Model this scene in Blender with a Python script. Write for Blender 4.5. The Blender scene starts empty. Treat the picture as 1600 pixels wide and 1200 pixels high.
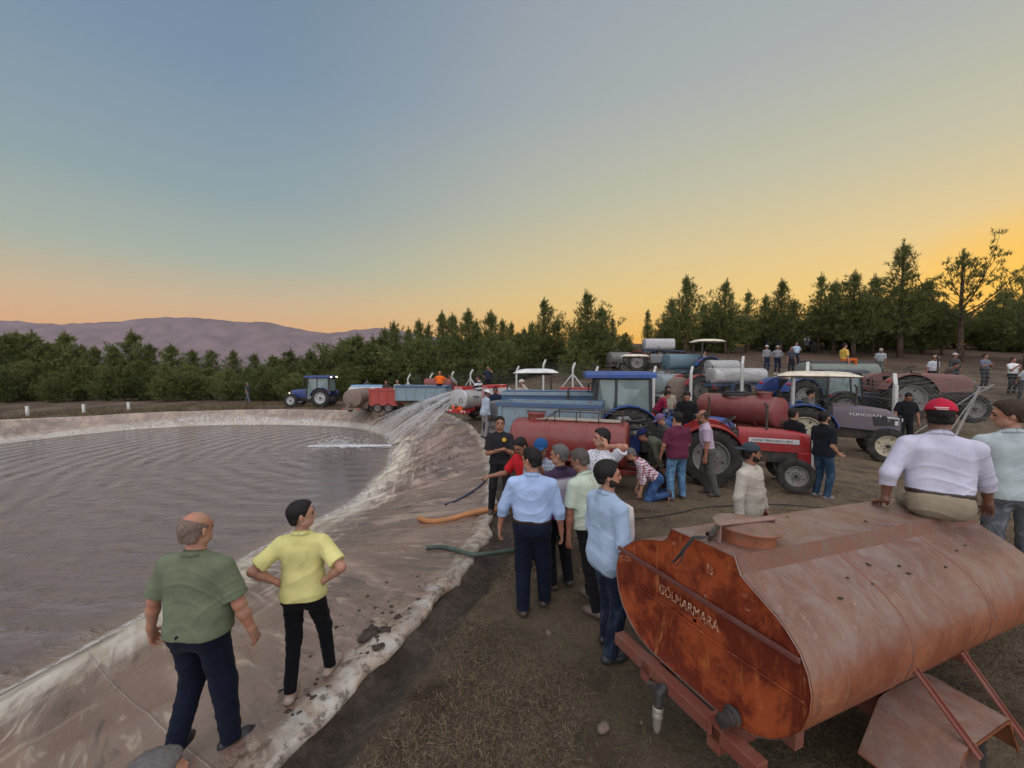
import bpy, math, random
import numpy as np
from math import sin, cos, pi, radians, sqrt, atan2, hypot
from mathutils import Vector, Matrix
SC = bpy.context.scene
COL = SC.collection
R = math.radians
random.seed(7)
RNG = np.random.default_rng(11)

# ------------------------------------------------------------------ camera
FPX, CX, CY = 640.0, 800.0, 600.0            # focal length and centre of the 1600 x 1200 photograph, in its pixels
CAMZ, PITCH = 2.7, math.atan(30/640)
cam_data = bpy.data.cameras.new("camera")
cam_data.sensor_width = 36.0
cam_data.lens = 36.0*FPX/1600
cam_data.clip_start = 0.05
cam_data.clip_end = 20000
cam = bpy.data.objects.new("camera", cam_data)
COL.objects.link(cam)
cam.location = (0, 0, CAMZ)
cam.rotation_euler = (pi/2-PITCH, 0, 0)
SC.camera = cam

# ------------------------------------------------------------------ sky, sun, exposure
SUN_AZ = math.atan2(800, 640)                # clockwise from +Y
SUN_EL = R(3.0)
world = bpy.data.worlds.new("World")
SC.world = world
world.use_nodes = True
wt = world.node_tree
for n in list(wt.nodes): wt.nodes.remove(n)
def wn(t, **kw):
    n = wt.nodes.new(t)
    for k, v in kw.items(): setattr(n, k, v)
    return n
def wmath(op, a, b=None, c=None, clamp=False):
    n = wn('ShaderNodeMath', operation=op, use_clamp=clamp)
    for i, v in enumerate((a, b, c)):
        if v is None: continue
        if isinstance(v, (int, float)): n.inputs[i].default_value = v
        else: wt.links.new(v, n.inputs[i])
    return n.outputs[0]
def wmix(f, a, b, mode='MIX'):
    n = wn('ShaderNodeMix', data_type='RGBA', blend_type=mode)
    if isinstance(f, (int, float)): n.inputs[0].default_value = f
    else: wt.links.new(f, n.inputs[0])
    for i, v in ((6, a), (7, b)):
        if isinstance(v, (tuple, list)): n.inputs[i].default_value = (*v[:3], 1)
        else: wt.links.new(v, n.inputs[i])
    return n.outputs[2]
def srgb(r, g, b):
    f = lambda c: (c/255/12.92) if c/255 <= .04045 else ((c/255+.055)/1.055)**2.4
    return (f(r), f(g), f(b))
def wramp(fac, stops):
    n = wn('ShaderNodeValToRGB')
    n.color_ramp.interpolation = 'B_SPLINE' if False else 'EASE'
    n.color_ramp.interpolation = 'LINEAR'
    e = n.color_ramp.elements
    while len(e) < len(stops): e.new(0.5)
    for el, (p, c) in zip(e, stops):
        el.position = p; el.color = (*srgb(*c), 1)
    wt.links.new(fac, n.inputs[0])
    return n.outputs[0]
sky = wn('ShaderNodeTexSky', sky_type='NISHITA')
sky.sun_disc = False
sky.sun_elevation = SUN_EL
sky.sun_rotation = SUN_AZ
sky.air_density = 1.3; sky.dust_density = 1.6; sky.ozone_density = 1.5
tc = wn('ShaderNodeTexCoord')
nrm = wn('ShaderNodeVectorMath', operation='NORMALIZE'); wt.links.new(tc.outputs['Generated'], nrm.inputs[0])
sep = wn('ShaderNodeSeparateXYZ'); wt.links.new(nrm.outputs[0], sep.inputs[0])
X_, Y_, Z_ = sep.outputs
hl = wmath('SQRT', wmath('ADD', wmath('MULTIPLY', X_, X_), wmath('MULTIPLY', Y_, Y_)))
hl = wmath('MAXIMUM', hl, 0.001)
caz = wmath('DIVIDE', wmath('ADD', wmath('MULTIPLY', X_, sin(SUN_AZ)), wmath('MULTIPLY', Y_, cos(SUN_AZ))), hl)  # cos of the azimuth from the sun
el = wmath('DIVIDE', wmath('ARCSINE', Z_), pi/2, clamp=True)     # 0 horizon .. 1 zenith
# the dusk colours of the air by height, away from the sun and towards it
away = wramp(el, [(0.0, (238, 150, 88)), (0.035, (234, 172, 116)), (0.075, (214, 184, 146)), (0.13, (172, 182, 168)), (0.21, (146, 166, 172)), (0.34, (124, 148, 172)), (0.50, (110, 134, 158)), (0.7, (175, 188, 206)), (1.0, (235, 238, 245))])
near = wramp(el, [(0.0, (252, 150, 40)), (0.04, (253, 190, 62)), (0.09, (246, 206, 118)), (0.15, (228, 204, 148)), (0.23, (200, 196, 168)), (0.35, (174, 180, 178)), (0.52, (156, 166, 178)), (0.7, (192, 196, 206)), (1.0, (235, 238, 245))])
mr = wn('ShaderNodeMapRange'); mr.interpolation_type = 'SMOOTHSTEP'
wt.links.new(caz, mr.inputs[0]); mr.inputs[1].default_value = 0.05; mr.inputs[2].default_value = 1.0
dusk = wmix(mr.outputs[0], away, near)
# a warm core round the set sun
dsun = wn('ShaderNodeVectorMath', operation='DOT_PRODUCT')
wt.links.new(nrm.outputs[0], dsun.inputs[0])
dsun.inputs[1].default_value = (sin(SUN_AZ)*cos(SUN_EL), cos(SUN_AZ)*cos(SUN_EL), sin(SUN_EL))
core = wn('ShaderNodeMapRange'); core.interpolation_type = 'SMOOTHSTEP'
wt.links.new(dsun.outputs['Value'], core.inputs[0]); core.inputs[1].default_value = 0.978; core.inputs[2].default_value = 1.0
dusk = wmix(core.outputs[0], dusk, srgb(255, 196, 60))
# unseen sky behind the camera, brightened as added fill for people and ground
back = wn('ShaderNodeMapRange'); back.interpolation_type = 'SMOOTHSTEP'
wt.links.new(Y_, back.inputs[0]); back.inputs[1].default_value = 0.15; back.inputs[2].default_value = -0.6
dusk = wmix(back.outputs[0], dusk, (1.75, 1.72, 1.85))
zen = wn('ShaderNodeMapRange'); zen.interpolation_type = 'SMOOTHSTEP'
wt.links.new(el, zen.inputs[0]); zen.inputs[1].default_value = 0.50; zen.inputs[2].default_value = 0.80
dusk = wmix(zen.outputs[0], dusk, (1.65, 1.62, 1.75))  # sky overhead raised above the visible part too, as added fill
nis = wmix(1.0, sky.outputs[0], (0.08, 0.08, 0.08), 'MULTIPLY')
tot = wmix(0.12, dusk, nis)
low = wn('ShaderNodeMapRange'); wt.links.new(Z_, low.inputs[0]); low.inputs[1].default_value = -0.004; low.inputs[2].default_value = -0.05
tot = wmix(low.outputs[0], tot, (.12, .10, .09))
bg = wn('ShaderNodeBackground'); wt.links.new(tot, bg.inputs[0]); bg.inputs[1].default_value = 1.0
# colours below the horizon are never seen; keep them dim
wo = wn('ShaderNodeOutputWorld'); wt.links.new(bg.outputs[0], wo.inputs[0])

sd = bpy.data.lights.new("sun", 'SUN')
sd.energy = 0.9; sd.angle = R(12); sd.color = (1.0, 0.66, 0.38)
sun = bpy.data.objects.new("sun", sd); COL.objects.link(sun)
sdir = Vector((sin(SUN_AZ)*cos(SUN_EL), cos(SUN_AZ)*cos(SUN_EL), sin(SUN_EL)))
sun.rotation_euler = sdir.to_track_quat('Z', 'Y').to_euler()
sun.location = (40, 40, 30)
SC.view_settings.view_transform = 'Standard'
SC.view_settings.look = 'None'
SC.view_settings.exposure = 0.08
SC.view_settings.gamma = 1.0
SC.view_settings.use_curve_mapping = False
SC.cycles.max_bounces = 6
SC.cycles.transparent_max_bounces = 24
SC.cycles.use_denoising = True
# ------------------------------------------------------------------ helpers
def ray(px, py):
    f = Vector((0, cos(PITCH), -sin(PITCH))); u = Vector((0, sin(PITCH), cos(PITCH)))
    return f + Vector((1, 0, 0))*((px-CX)/FPX) + u*((CY-py)/FPX)
def at_z(px, py, z):
    d = ray(px, py); t = (z-CAMZ)/d.z
    return Vector((0, 0, CAMZ)) + d*t
def at_y(px, py, y):
    d = ray(px, py)
    return Vector((0, 0, CAMZ)) + d*(y/d.y)

def tag(o, label=None, cat=None, group=None, kind=None):
    if label: o["label"] = label
    if cat: o["category"] = cat
    if group: o["group"] = group
    if kind: o["kind"] = kind
    return o
def empty(name, loc=(0, 0, 0), rz=0.0, parent=None):
    o = bpy.data.objects.new(name, None); COL.objects.link(o)
    o.location = loc; o.rotation_euler = (0, 0, rz); o.empty_display_size = 0.2
    if parent: o.parent = parent
    return o
def mesh_obj(name, v, f, m=None, parent=None, smooth=False, fm=None, bevel=0):
    me = bpy.data.meshes.new(name)
    if isinstance(v, np.ndarray) and isinstance(f, np.ndarray):
        nv, nf, k = len(v), len(f), f.shape[1]
        me.vertices.add(nv); me.vertices.foreach_set("co", v.astype(np.float32).ravel())
        me.loops.add(nf*k); me.loops.foreach_set("vertex_index", f.astype(np.int32).ravel())
        me.polygons.add(nf); me.polygons.foreach_set("loop_start", np.arange(0, nf*k, k, dtype=np.int32))
        me.update(calc_edges=True)
    else:
        me.from_pydata([tuple(p) for p in v], [], [tuple(int(i) for i in q) for q in f])
    ms = m if isinstance(m, (list, tuple)) else [m]
    for q in ms:
        if q: me.materials.append(q)
    if fm is not None: me.polygons.foreach_set("material_index", np.asarray(fm, np.int32))
    if smooth: me.polygons.foreach_set("use_smooth", np.ones(len(me.polygons), bool))
    o = bpy.data.objects.new(name, me); COL.objects.link(o)
    if parent: o.parent = parent
    if bevel:
        b = o.modifiers.new("bevel", 'BEVEL'); b.width = bevel; b.segments = 2; b.limit_method = 'ANGLE'; b.angle_limit = R(40)
    return o
def copy_tree(o, parent=None):
    c = o.copy(); COL.objects.link(c); c.parent = parent
    for ch in list(o.children): copy_tree(ch, c)
    return c

class MB:
    """collects shapes that become ONE mesh object"""
    def __init__(s): s.v = []; s.f = []; s.m = []; s.cm = 0
    def add(s, vs, fs, mi=None):
        n = len(s.v); s.v += [Vector(p) for p in vs]
        for q in fs: s.f.append([i+n for i in q]); s.m.append(s.cm if mi is None else mi)
        return s
    def box(s, c, d, rot=None, mi=None, taper=1.0):
        c = Vector(c); hx, hy, hz = d[0]/2, d[1]/2, d[2]/2
        vs = []
        for z in (-1, 1):
            t = taper if z > 0 else 1
            for x, y in ((-1, -1), (1, -1), (1, 1), (-1, 1)): vs.append(Vector((x*hx*t, y*hy*t, z*hz)))
        if rot is not None:
            if not isinstance(rot, Matrix): rot = Matrix.Rotation(rot[2], 3, 'Z') @ Matrix.Rotation(rot[1], 3, 'Y') @ Matrix.Rotation(rot[0], 3, 'X')
            vs = [rot @ p for p in vs]
        s.add([c+p for p in vs], [(0, 3, 2, 1), (4, 5, 6, 7), (0, 1, 5, 4), (1, 2, 6, 5), (2, 3, 7, 6), (3, 0, 4, 7)], mi)
        return s
    def bar(s, a, b, w, h=None, mi=None, up=(0, 0, 1)):
        a, b = Vector(a), Vector(b); h = h or w; d = (b-a); L = d.length; d.normalize()
        up = Vector(up); x = d.cross(up)
        if x.length < 1e-3: x = d.cross(Vector((0, 1, 0)))
        x.normalize(); z = x.cross(d)
        M3 = Matrix((x, d, z)).transposed()
        return s.box((a+b)/2, (w, L, h), M3, mi)
    def tube(s, pts, r, n=8, mi=None, cap=True):
        pts = [Vector(p) for p in pts]; rs = r if isinstance(r, (list, tuple)) else [r]*len(pts)
        vs = []; prev = None
        for i, p in enumerate(pts):
            t = (pts[min(i+1, len(pts)-1)]-pts[max(i-1, 0)]); t.normalize()
            if prev is None:
                x = t.cross(Vector((0, 0, 1)))
                if x.length < 1e-2: x = t.cross(Vector((0, 1, 0)))
            else: x = prev - t*prev.dot(t)
            x.normalize(); prev = x; y = t.cross(x)
            for k in range(n):
                a = 2*pi*k/n; vs.append(p+(x*cos(a)+y*sin(a))*rs[i])
        fs = []
        for i in range(len(pts)-1):
            for k in range(n):
                k2 = (k+1) % n; fs.append((i*n+k, i*n+k2, (i+1)*n+k2, (i+1)*n+k))
        if cap:
            fs.append(tuple(range(n))[::-1]); fs.append(tuple((len(pts)-1)*n+k for k in range(n)))
        return s.add(vs, fs, mi)
    def lathe(s, prof, c=(0, 0, 0), axis='Z', n=24, mi=None, rot=None):
        """prof: list of (radius, height along the axis)"""
        c = Vector(c); vs = []
        for r, h in prof:
            for k in range(n):
                a = 2*pi*k/n; p = (r*cos(a), r*sin(a), h)
                if axis == 'Y': p = (p[0], p[2], p[1])
                elif axis == 'X': p = (p[2], p[0], p[1])
                p = Vector(p)
                if rot is not None: p = rot @ p
                vs.append(c+p)
        fs = []
        for i in range(len(prof)-1):
            for k in range(n):
                k2 = (k+1) % n
                q = (i*n+k, i*n+k2, (i+1)*n+k2, (i+1)*n+k)
                fs.append(q if axis != 'Y' else q[::-1])
        return s.add(vs, fs, mi)
    def loft(s, rings, closed=True, cap=(True, True), mi=None):
        n = len(rings[0]); vs = [p for r in rings for p in r]; fs = []
        for i in range(len(rings)-1):
            for k in range(n if closed else n-1):
                k2 = (k+1) % n; fs.append((i*n+k, i*n+k2, (i+1)*n+k2, (i+1)*n+k))
        if closed and cap[0]: fs.append(tuple(range(n))[::-1])
        if closed and cap[1]: fs.append(tuple((len(rings)-1)*n+k for k in range(n)))
        return s.add(vs, fs, mi)
    def ball(s, c, r, n=10, mi=None, sc=(1, 1, 1)):
        prof = [(max(1e-4, r*sin(pi*i/n)), -r*cos(pi*i/n)) for i in range(n+1)]
        m = len(s.v); s.lathe(prof, (0, 0, 0), 'Z', n*2, mi)
        for i in range(m, len(s.v)):
            p = s.v[i]; s.v[i] = Vector((p.x*sc[0], p.y*sc[1], p.z*sc[2]))+Vector(c)
        return s
    def build(s, name, m, parent=None, smooth=False, bevel=0, autosmooth=True):
        o = mesh_obj(name, s.v, s.f, m, parent, smooth, s.m if isinstance(m, (list, tuple)) else None, bevel)
        if smooth and autosmooth:
            o.data.set_sharp_from_angle(angle=R(35))
        return o

# ------------------------------------------------------------------ materials
_MC = {}
class NT:
    def __init__(s, name):
        s.m = bpy.data.materials.new(name); s.m.use_nodes = True; s.t = s.m.node_tree
        s.b = s.t.nodes['Principled BSDF']; s.out = s.t.nodes['Material Output']
    def n(s, t, **kw):
        n = s.t.nodes.new(t)
        for k, v in kw.items(): setattr(n, k, v)
        return n
    def set(s, inp, v):
        if isinstance(v, bpy.types.NodeSocket): s.t.links.new(v, inp)
        elif isinstance(v, (tuple, list)) and len(v) == 3 and inp.type == 'RGBA': inp.default_value = (*v, 1)
        else: inp.default_value = v
    def pos(s, obj=True, scale=None):
        o = s.n('ShaderNodeTexCoord').outputs['Object' if obj else 'Generated'] if obj != 'UV' else s.n('ShaderNodeUVMap').outputs[0]
        if scale is not None:
            mp = s.n('ShaderNodeMapping'); s.set(mp.inputs[0], o); mp.inputs['Scale'].default_value = scale if isinstance(scale, (tuple, list)) else (scale,)*3
            return mp.outputs[0]
        return o
    def noise(s, vec, scale, detail=4, rough=.55, dist=0):
        n = s.n('ShaderNodeTexNoise'); s.set(n.inputs['Vector'], vec); n.inputs['Scale'].default_value = scale
        n.inputs['Detail'].default_value = detail; n.inputs['Roughness'].default_value = rough; n.inputs['Distortion'].default_value = dist
        return n.outputs[0]
    def ramp(s, f, a, b, lo=0., hi=1.):
        n = s.n('ShaderNodeMapRange'); n.interpolation_type = 'SMOOTHSTEP'
        s.set(n.inputs[0], f); n.inputs[1].default_value = a; n.inputs[2].default_value = b; n.inputs[3].default_value = lo; n.inputs[4].default_value = hi
        return n.outputs[0]
    def math(s, op, a, b=0.0, clamp=False):
        n = s.n('ShaderNodeMath', operation=op, use_clamp=clamp); s.set(n.inputs[0], a); s.set(n.inputs[1], b); return n.outputs[0]
    def mix(s, f, a, b, mode='MIX'):
        n = s.n('ShaderNodeMix', data_type='RGBA', blend_type=mode); s.set(n.inputs[0], f)
        s.set(n.inputs[6], a); s.set(n.inputs[7], b); return n.outputs[2]
    def bump(s, h, strength=.3, dist=.02):
        n = s.n('ShaderNodeBump'); n.inputs['Strength'].default_value = strength; n.inputs['Distance'].default_value = dist
        s.set(n.inputs['Height'], h); s.set(s.b.inputs['Normal'], n.outputs[0]); return n
    def done(s, col=None, rough=None, metal=None, spec=None):
        if col is not None: s.set(s.b.inputs['Base Color'], col)
        if rough is not None: s.set(s.b.inputs['Roughness'], rough)
        if metal is not None: s.set(s.b.inputs['Metallic'], metal)
        if spec is not None: s.b.inputs['Specular IOR Level'].default_value = spec
        return s.m
DUST = (.150, .112, .080)
def paint(name, col, rough=.45, dust=.35, rust=0.0, metal=0.0, spec=.5, scale=3.0, bump=.15):
    """painted or bare metal with dust, scratches and optional rust"""
    if name in _MC: return _MC[name]
    t = NT(name); p = t.pos()
    n1 = t.noise(p, scale, 6, .65); n2 = t.noise(p, scale*9, 3)
    c = t.mix(t.ramp(n1, .3, .75, 0, .25), col, tuple(x*.62 for x in col))
    d = t.math('MULTIPLY', t.ramp(t.noise(p, scale*1.7, 5, .7), .38, .72), dust)
    c = t.mix(d, c, DUST)
    if rust:
        r = t.ramp(t.noise(p, scale*2.6, 8, .72, .6), .60-.14*rust, .66-.1*rust)
        c = t.mix(t.math('MULTIPLY', r, min(1, rust*1.2)), c, t.mix(n2, (.11, .035, .015), (.22, .08, .03)))
    rr = t.math('ADD', t.math('MULTIPLY', d, .5), rough+0.0)
    t.bump(t.math('ADD', n2, n1), bump, .006)
    _MC[name] = t.done(c, rr, metal, spec)
    return _MC[name]
def flat(name, col, rough=.6, metal=0, spec=.5, bump=0, bscale=40, var=.25):
    if name in _MC: return _MC[name]
    t = NT(name); p = t.pos(); n1 = t.noise(p, 6, 4)
    c = t.mix(t.ramp(n1, .3, .7), tuple(x*(1-var) for x in col), tuple(min(1, x*(1+var*.5)) for x in col))
    if bump: t.bump(t.noise(p, bscale, 3), bump, .01)
    _MC[name] = t.done(c, rough, metal, spec)
    return _MC[name]
def glass(name='glass_tinted', col=(.12, .16, .15), alpha=.72):
    if name in _MC: return _MC[name]
    t = NT(name); t.b.inputs['Alpha'].default_value = alpha
    n1 = t.noise(t.pos(), 2.5, 3)
    _MC[name] = t.done(t.mix(n1, col, tuple(x*2 for x in col)), .08, 0, .8)
    return _MC[name]
def glow(name, col, e=4):
    if name in _MC: return _MC[name]
    t = NT(name); t.b.inputs['Emission Color'].default_value = (*col, 1); t.b.inputs['Emission Strength'].default_value = e
    _MC[name] = t.done(col, .3); return _MC[name]
# ------------------------------------------------------------------ terrain
def sstep(a, b, x):
    t = np.clip((np.asarray(x, float)-a)/(b-a), 0, 1); return t*t*(3-2*t)
def vnoise(x, y, seed=0):
    """smooth value noise, vectorised"""
    x = np.asarray(x, float); y = np.asarray(y, float)
    xi = np.floor(x).astype(np.int64); yi = np.floor(y).astype(np.int64); xf = x-xi; yf = y-yi
    def h(a, b):
        n = (a*374761393 + b*668265263 + seed*982451653) & 0x7fffffff
        n = ((n ^ (n >> 13))*1274126177) & 0x7fffffff
        return ((n ^ (n >> 16)) & 0xffff)/65535.
    u = xf*xf*(3-2*xf); v = yf*yf*(3-2*yf)
    return (h(xi, yi)*(1-u)+h(xi+1, yi)*u)*(1-v)+(h(xi, yi+1)*(1-u)+h(xi+1, yi+1)*u)*v
def fbm(x, y, o=4, seed=0):
    s = 0; a = .5
    for i in range(o): s = s+a*vnoise(np.asarray(x)*2**i, np.asarray(y)*2**i, seed+i); a *= .5
    return s-.5+.5**(o+1)
FX = [-60, -8, -2.7, 1.7, 6.0, 8.7, 9.4, 10.5, 60]; FY = [36, 34, 30, 25.5, 20.5, 18.5, 14.5, 13.5, 12.5]
def H(x, y, micro=True):
    x = np.asarray(x, float); y = np.asarray(y, float)
    left = -.4*sstep(-2, -12, x)
    yf = np.interp(x, FX, FY)
    rise = .4*sstep(9, 20, y)*sstep(-8, 2, x)*(1-0*x)
    s = np.clip(y-yf, 0, 34)
    k = .015+.125*sstep(-9, 14, x)
    z = left+rise+s*k+.8*np.exp(-((x-.3)/3.2)**2-((y-24.6)/1.7)**2)
    z = z-.5*sstep(30, 60, y)*sstep(-6, -20, x)
    far = np.hypot(x, y)
    z = z-.35*np.clip(far-90, 0, 400)*.2
    if micro:
        th_ = np.arctan2(y-PC.y, x-PC.x); mk = sstep(.3, 2.2, np.hypot(x-PC.x, y-PC.y)-rim_r(th_)); z_ = z
        z = z+fbm(x*.5, y*.5, 3, 3)*.10*sstep(1.5, 5, far)+fbm(x*2.2, y*2.2, 3, 9)*.05
        z = z+fbm(x*.12+9, y*.12, 3, 5)*.5*sstep(20, 40, y)
        # wheel ruts on the yard
        rut = np.sin((x*.55+y)*3.1+2*fbm(x*.3, y*.3, 2, 8))
        z = z+.018*rut*sstep(6.5, 9, y)*sstep(1, 3, x)
        z = z_+(z-z_)*mk
    return z
def G(x, y): return float(H(x, y))
def on_ground(px, py):
    d = ray(px, py); t = 1.0; o = Vector((0, 0, CAMZ))
    while t < 120:
        p = o+d*t
        if p.z < G(p.x, p.y): return p
        t += .02
    return o+d*t
def gp(px, y, dz=0.0):
    """ground point straight under image column px at distance y"""
    x = (px-CX)/FPX*y*(cos(PITCH)) ; return Vector((x, y, G(x, y)+dz))

# pond outline: the rim and the waterline, both seen round the centre of the pond
WZ = -1.3
PC = Vector((-13.5, 14.0))
rim_px = [(420, 1200, 0), (475, 1125, 0), (560, 1045, 0), (606, 1005, 0), (628, 985, 0), (665, 945, 0), (718, 890, 0), (745, 855, 0), (764, 812, 0), (768, 770, 0), (765, 730, 0.0), (757, 700, .03), (740, 680, .03), (715, 662, 0.03), (690, 650, 0.0), (640, 642, -.15), (600, 640, -.25), (500, 640, -.35), (375, 641, -.4), (312, 643, -.4), (266, 644, -.4), (219, 646, -.4), (140, 651, -.4), (60, 654, -.4), (0, 657, -.4), (-60, 662, -.4)]
rim = [at_z(*p) for p in rim_px]
rim = [(-4.6, -2.4), (-2.6, 1.0)]+[(p.x, p.y) for p in rim]+[(-30.5, 14), (-28, 4), (-20, -5), (-11, -6.5)]
wat_px = [(0, 1085), (230, 960), (400, 862), (470, 825), (540, 795), (590, 750), (612, 712), (612, 692), (595, 677), (560, 669), (469, 664), (312, 665), (219, 670), (125, 679), (0, 693), (-80, 704)]
wat = [at_z(*p, WZ) for p in wat_px]
wat = [(-7.6, 1.5)]+[(p.x, p.y) for p in wat]+[(-27, 12), (-25, 5), (-18, -2), (-11.5, -2.2)]
def polar(pts):
    th = []; rr = []
    for x, y in pts:
        th.append(atan2(y-PC.y, x-PC.x)); rr.append(hypot(x-PC.x, y-PC.y))
    o = np.argsort(th); th = np.array(th)[o]; rr = np.array(rr)[o]
    return np.concatenate([th-2*pi, th, th+2*pi]), np.tile(rr, 3)
RT, RR_ = polar(rim); WT, WR_ = polar(wat)
def smooth_r(T, Rr, th, w=.035):
    acc = 0
    for k, g in ((-2, .1), (-1, .22), (0, .36), (1, .22), (2, .1)): acc = acc+g*np.interp(th+k*w, T, Rr)
    return acc
def rim_r(th): return smooth_r(RT, RR_, th, .012)+.05*np.sin(th*47)*0
def wat_r(th): return smooth_r(WT, WR_, th, .03)

# sample angles densest near the camera
def theta_samples(n, sharp=1):
    fine = np.linspace(-pi, pi, 200000); x = PC.x+rim_r(fine)*np.cos(fine); y = PC.y+rim_r(fine)*np.sin(fine)
    d = np.hypot(x, y-1.0); ds = np.hypot(np.diff(x), np.diff(y)); w = ds/np.maximum(d[1:], 1.5)
    c = np.concatenate([[0], np.cumsum(w)]); c /= c[-1]
    return np.interp(np.linspace(0, 1, n, endpoint=False), c, fine)
NTH = 1500
TH = theta_samples(NTH)
RIM = rim_r(TH); WAT = wat_r(TH)
CT, ST = np.cos(TH), np.sin(TH)
xr = PC.x+RIM*CT; yr = PC.y+RIM*ST
ARC = np.concatenate([[0], np.cumsum(np.hypot(np.diff(xr), np.diff(yr)))])
NEAR = np.hypot(xr, yr)

def ring_mesh(name, rings, m, uvs=None, kind=None, smooth=True):
    """rings: list of (x, y, z) arrays, all of length NTH; closed round the pond"""
    v = np.stack([np.stack(r, 1) for r in rings]).reshape(-1, 3)
    n = NTH; idx = np.arange(n); nx = (idx+1) % n
    f = np.concatenate([np.stack([i*n+idx, i*n+nx, (i+1)*n+nx, (i+1)*n+idx], 1) for i in range(len(rings)-1)])
    o = mesh_obj(name, v, f, m, None, smooth)
    if uvs is not None:
        uv = np.stack([np.stack(u, 1) for u in uvs]).reshape(-1, 2)
        l = o.data.uv_layers.new(name="UVMap"); l.data.foreach_set("uv", uv[f.ravel()].astype(np.float32).ravel())
    if kind: tag(o, kind=kind)
    return o

# --- the ground sheet: rings from under the liner's lip out to the horizon
def ground_material():
    t = NT('dry_earth'); p = t.pos()
    big = t.noise(p, .35, 5, .6); mid = t.noise(p, 2.2, 6, .65); fin = t.noise(p, 14, 6, .7); grit = t.noise(p, 70, 3, .7)
    c = t.mix(t.ramp(mid, .3, .7), (.046, .030, .020), (.118, .082, .053))
    c = t.mix(t.ramp(big, .42, .62), c, (.150, .112, .074))
    straw = t.ramp(t.noise(t.pos(True, (1, 1, 1)), 26, 8, .78, 1.4), .52, .68)
    sm = t.math('MULTIPLY', straw, t.ramp(t.noise(p, 1.1, 4, .6), .38, .62, .12, .85))
    c = t.mix(sm, c, (.27, .21, .135))
    grn = t.math('MULTIPLY', t.ramp(t.noise(p, 5, 5, .7), .56, .68), .45)
    c = t.mix(grn, c, (.04, .052, .022))
    yard = t.n('ShaderNodeSeparateXYZ'); t.set(yard.inputs[0], p); yd = t.math('MULTIPLY', t.ramp(yard.outputs[0], .5, 5), t.ramp(yard.outputs[1], 22, 14))
    c = t.mix(t.math('MULTIPLY', yd, t.ramp(mid, .35, .6, .2, .6)), c, (.225, .170, .110))
    # wet mud along the liner's edge: a band by distance from the rim, kept in the mesh's UV
    uv = t.n('ShaderNodeUVMap'); sp = t.n('ShaderNodeSeparateXYZ'); t.set(sp.inputs[0], uv.outputs[0])
    band = t.ramp(t.math('ADD', sp.outputs[1], t.math('MULTIPLY', t.math('SUBTRACT', t.noise(p, 1.6, 4, .6), .5), 1.1)), .42, .62, 1, 0)
    c = t.mix(t.math('MULTIPLY', band, .85), c, t.mix(t.ramp(mid, .35, .65), (.036, .026, .020), t.mix(t.ramp(fin, .4, .6), (.062, .047, .036), (.105, .082, .064))))
    redd = t.ramp(sp.outputs[0], .2, 1.0)
    c = t.mix(t.math('MULTIPLY', redd, .6), c, (.085, .052, .036))
    h = t.math('ADD', t.math('MULTIPLY', mid, 1.2), t.math('ADD', fin, t.math('MULTIPLY', grit, .35)))
    t.bump(h, 1.0, .07)
    rgh = t.math('SUBTRACT', .95, t.math('MULTIPLY', band, t.ramp(mid, .35, .6, .7, .3)))
    return t.done(c, rgh, 0, .25)
GROUND = ground_material()
offs = [-.55, -.25, -.05, .1, .2, .3, .4, .5, .62, .75, .9, 1.05, 1.2, 1.4, 1.6, 1.8, 2.0, 2.25, 2.5, 2.75, 3.0, 3.3, 3.6, 4, 4.4, 4.8, 5.3, 5.8, 6.4, 7, 7.7, 8.5, 9.3, 10.2, 11.2, 12.3, 13.5, 15, 16.5, 18, 20, 22, 24.5, 27, 30, 33, 37, 42, 48, 56, 66, 80, 100, 130, 180, 260, 400, 700, 1300, 2600, 6000]
rings = []; uvs = []
for o_ in offs:
    r = RIM+(o_ if o_ > 0 else o_*np.clip((RIM-WAT)*.8, .2, 1)); x = PC.x+r*CT; y = PC.y+r*ST
    if o_ > 100: x = PC.x+ (RIM+o_)*CT; 
    z = H(x, y)
    far = np.hypot(x, y)
    z = np.where(far > 350, -18-(far-350)*.03, z)
    if o_ < 0: z = z-.45*(-o_)/.5-.08
    # the muddy furrow that runs beside the lip near the camera
    fur = np.exp(-((o_-.33)/.22)**2)*sstep(9, 7, NEAR)*.13
    z = z-fur
    hillside = sstep(10, 16, x)*sstep(24, 32, y)*sstep(90, 60, far)
    rings.append((x, y, z)); uvs.append((hillside, np.full(NTH, o_ if o_ > 0 else 0.0)*1.0+np.where(NEAR < 12, 0, 2.0)))
ground = ring_mesh('ground', rings, GROUND, uvs, 'structure')

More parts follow.
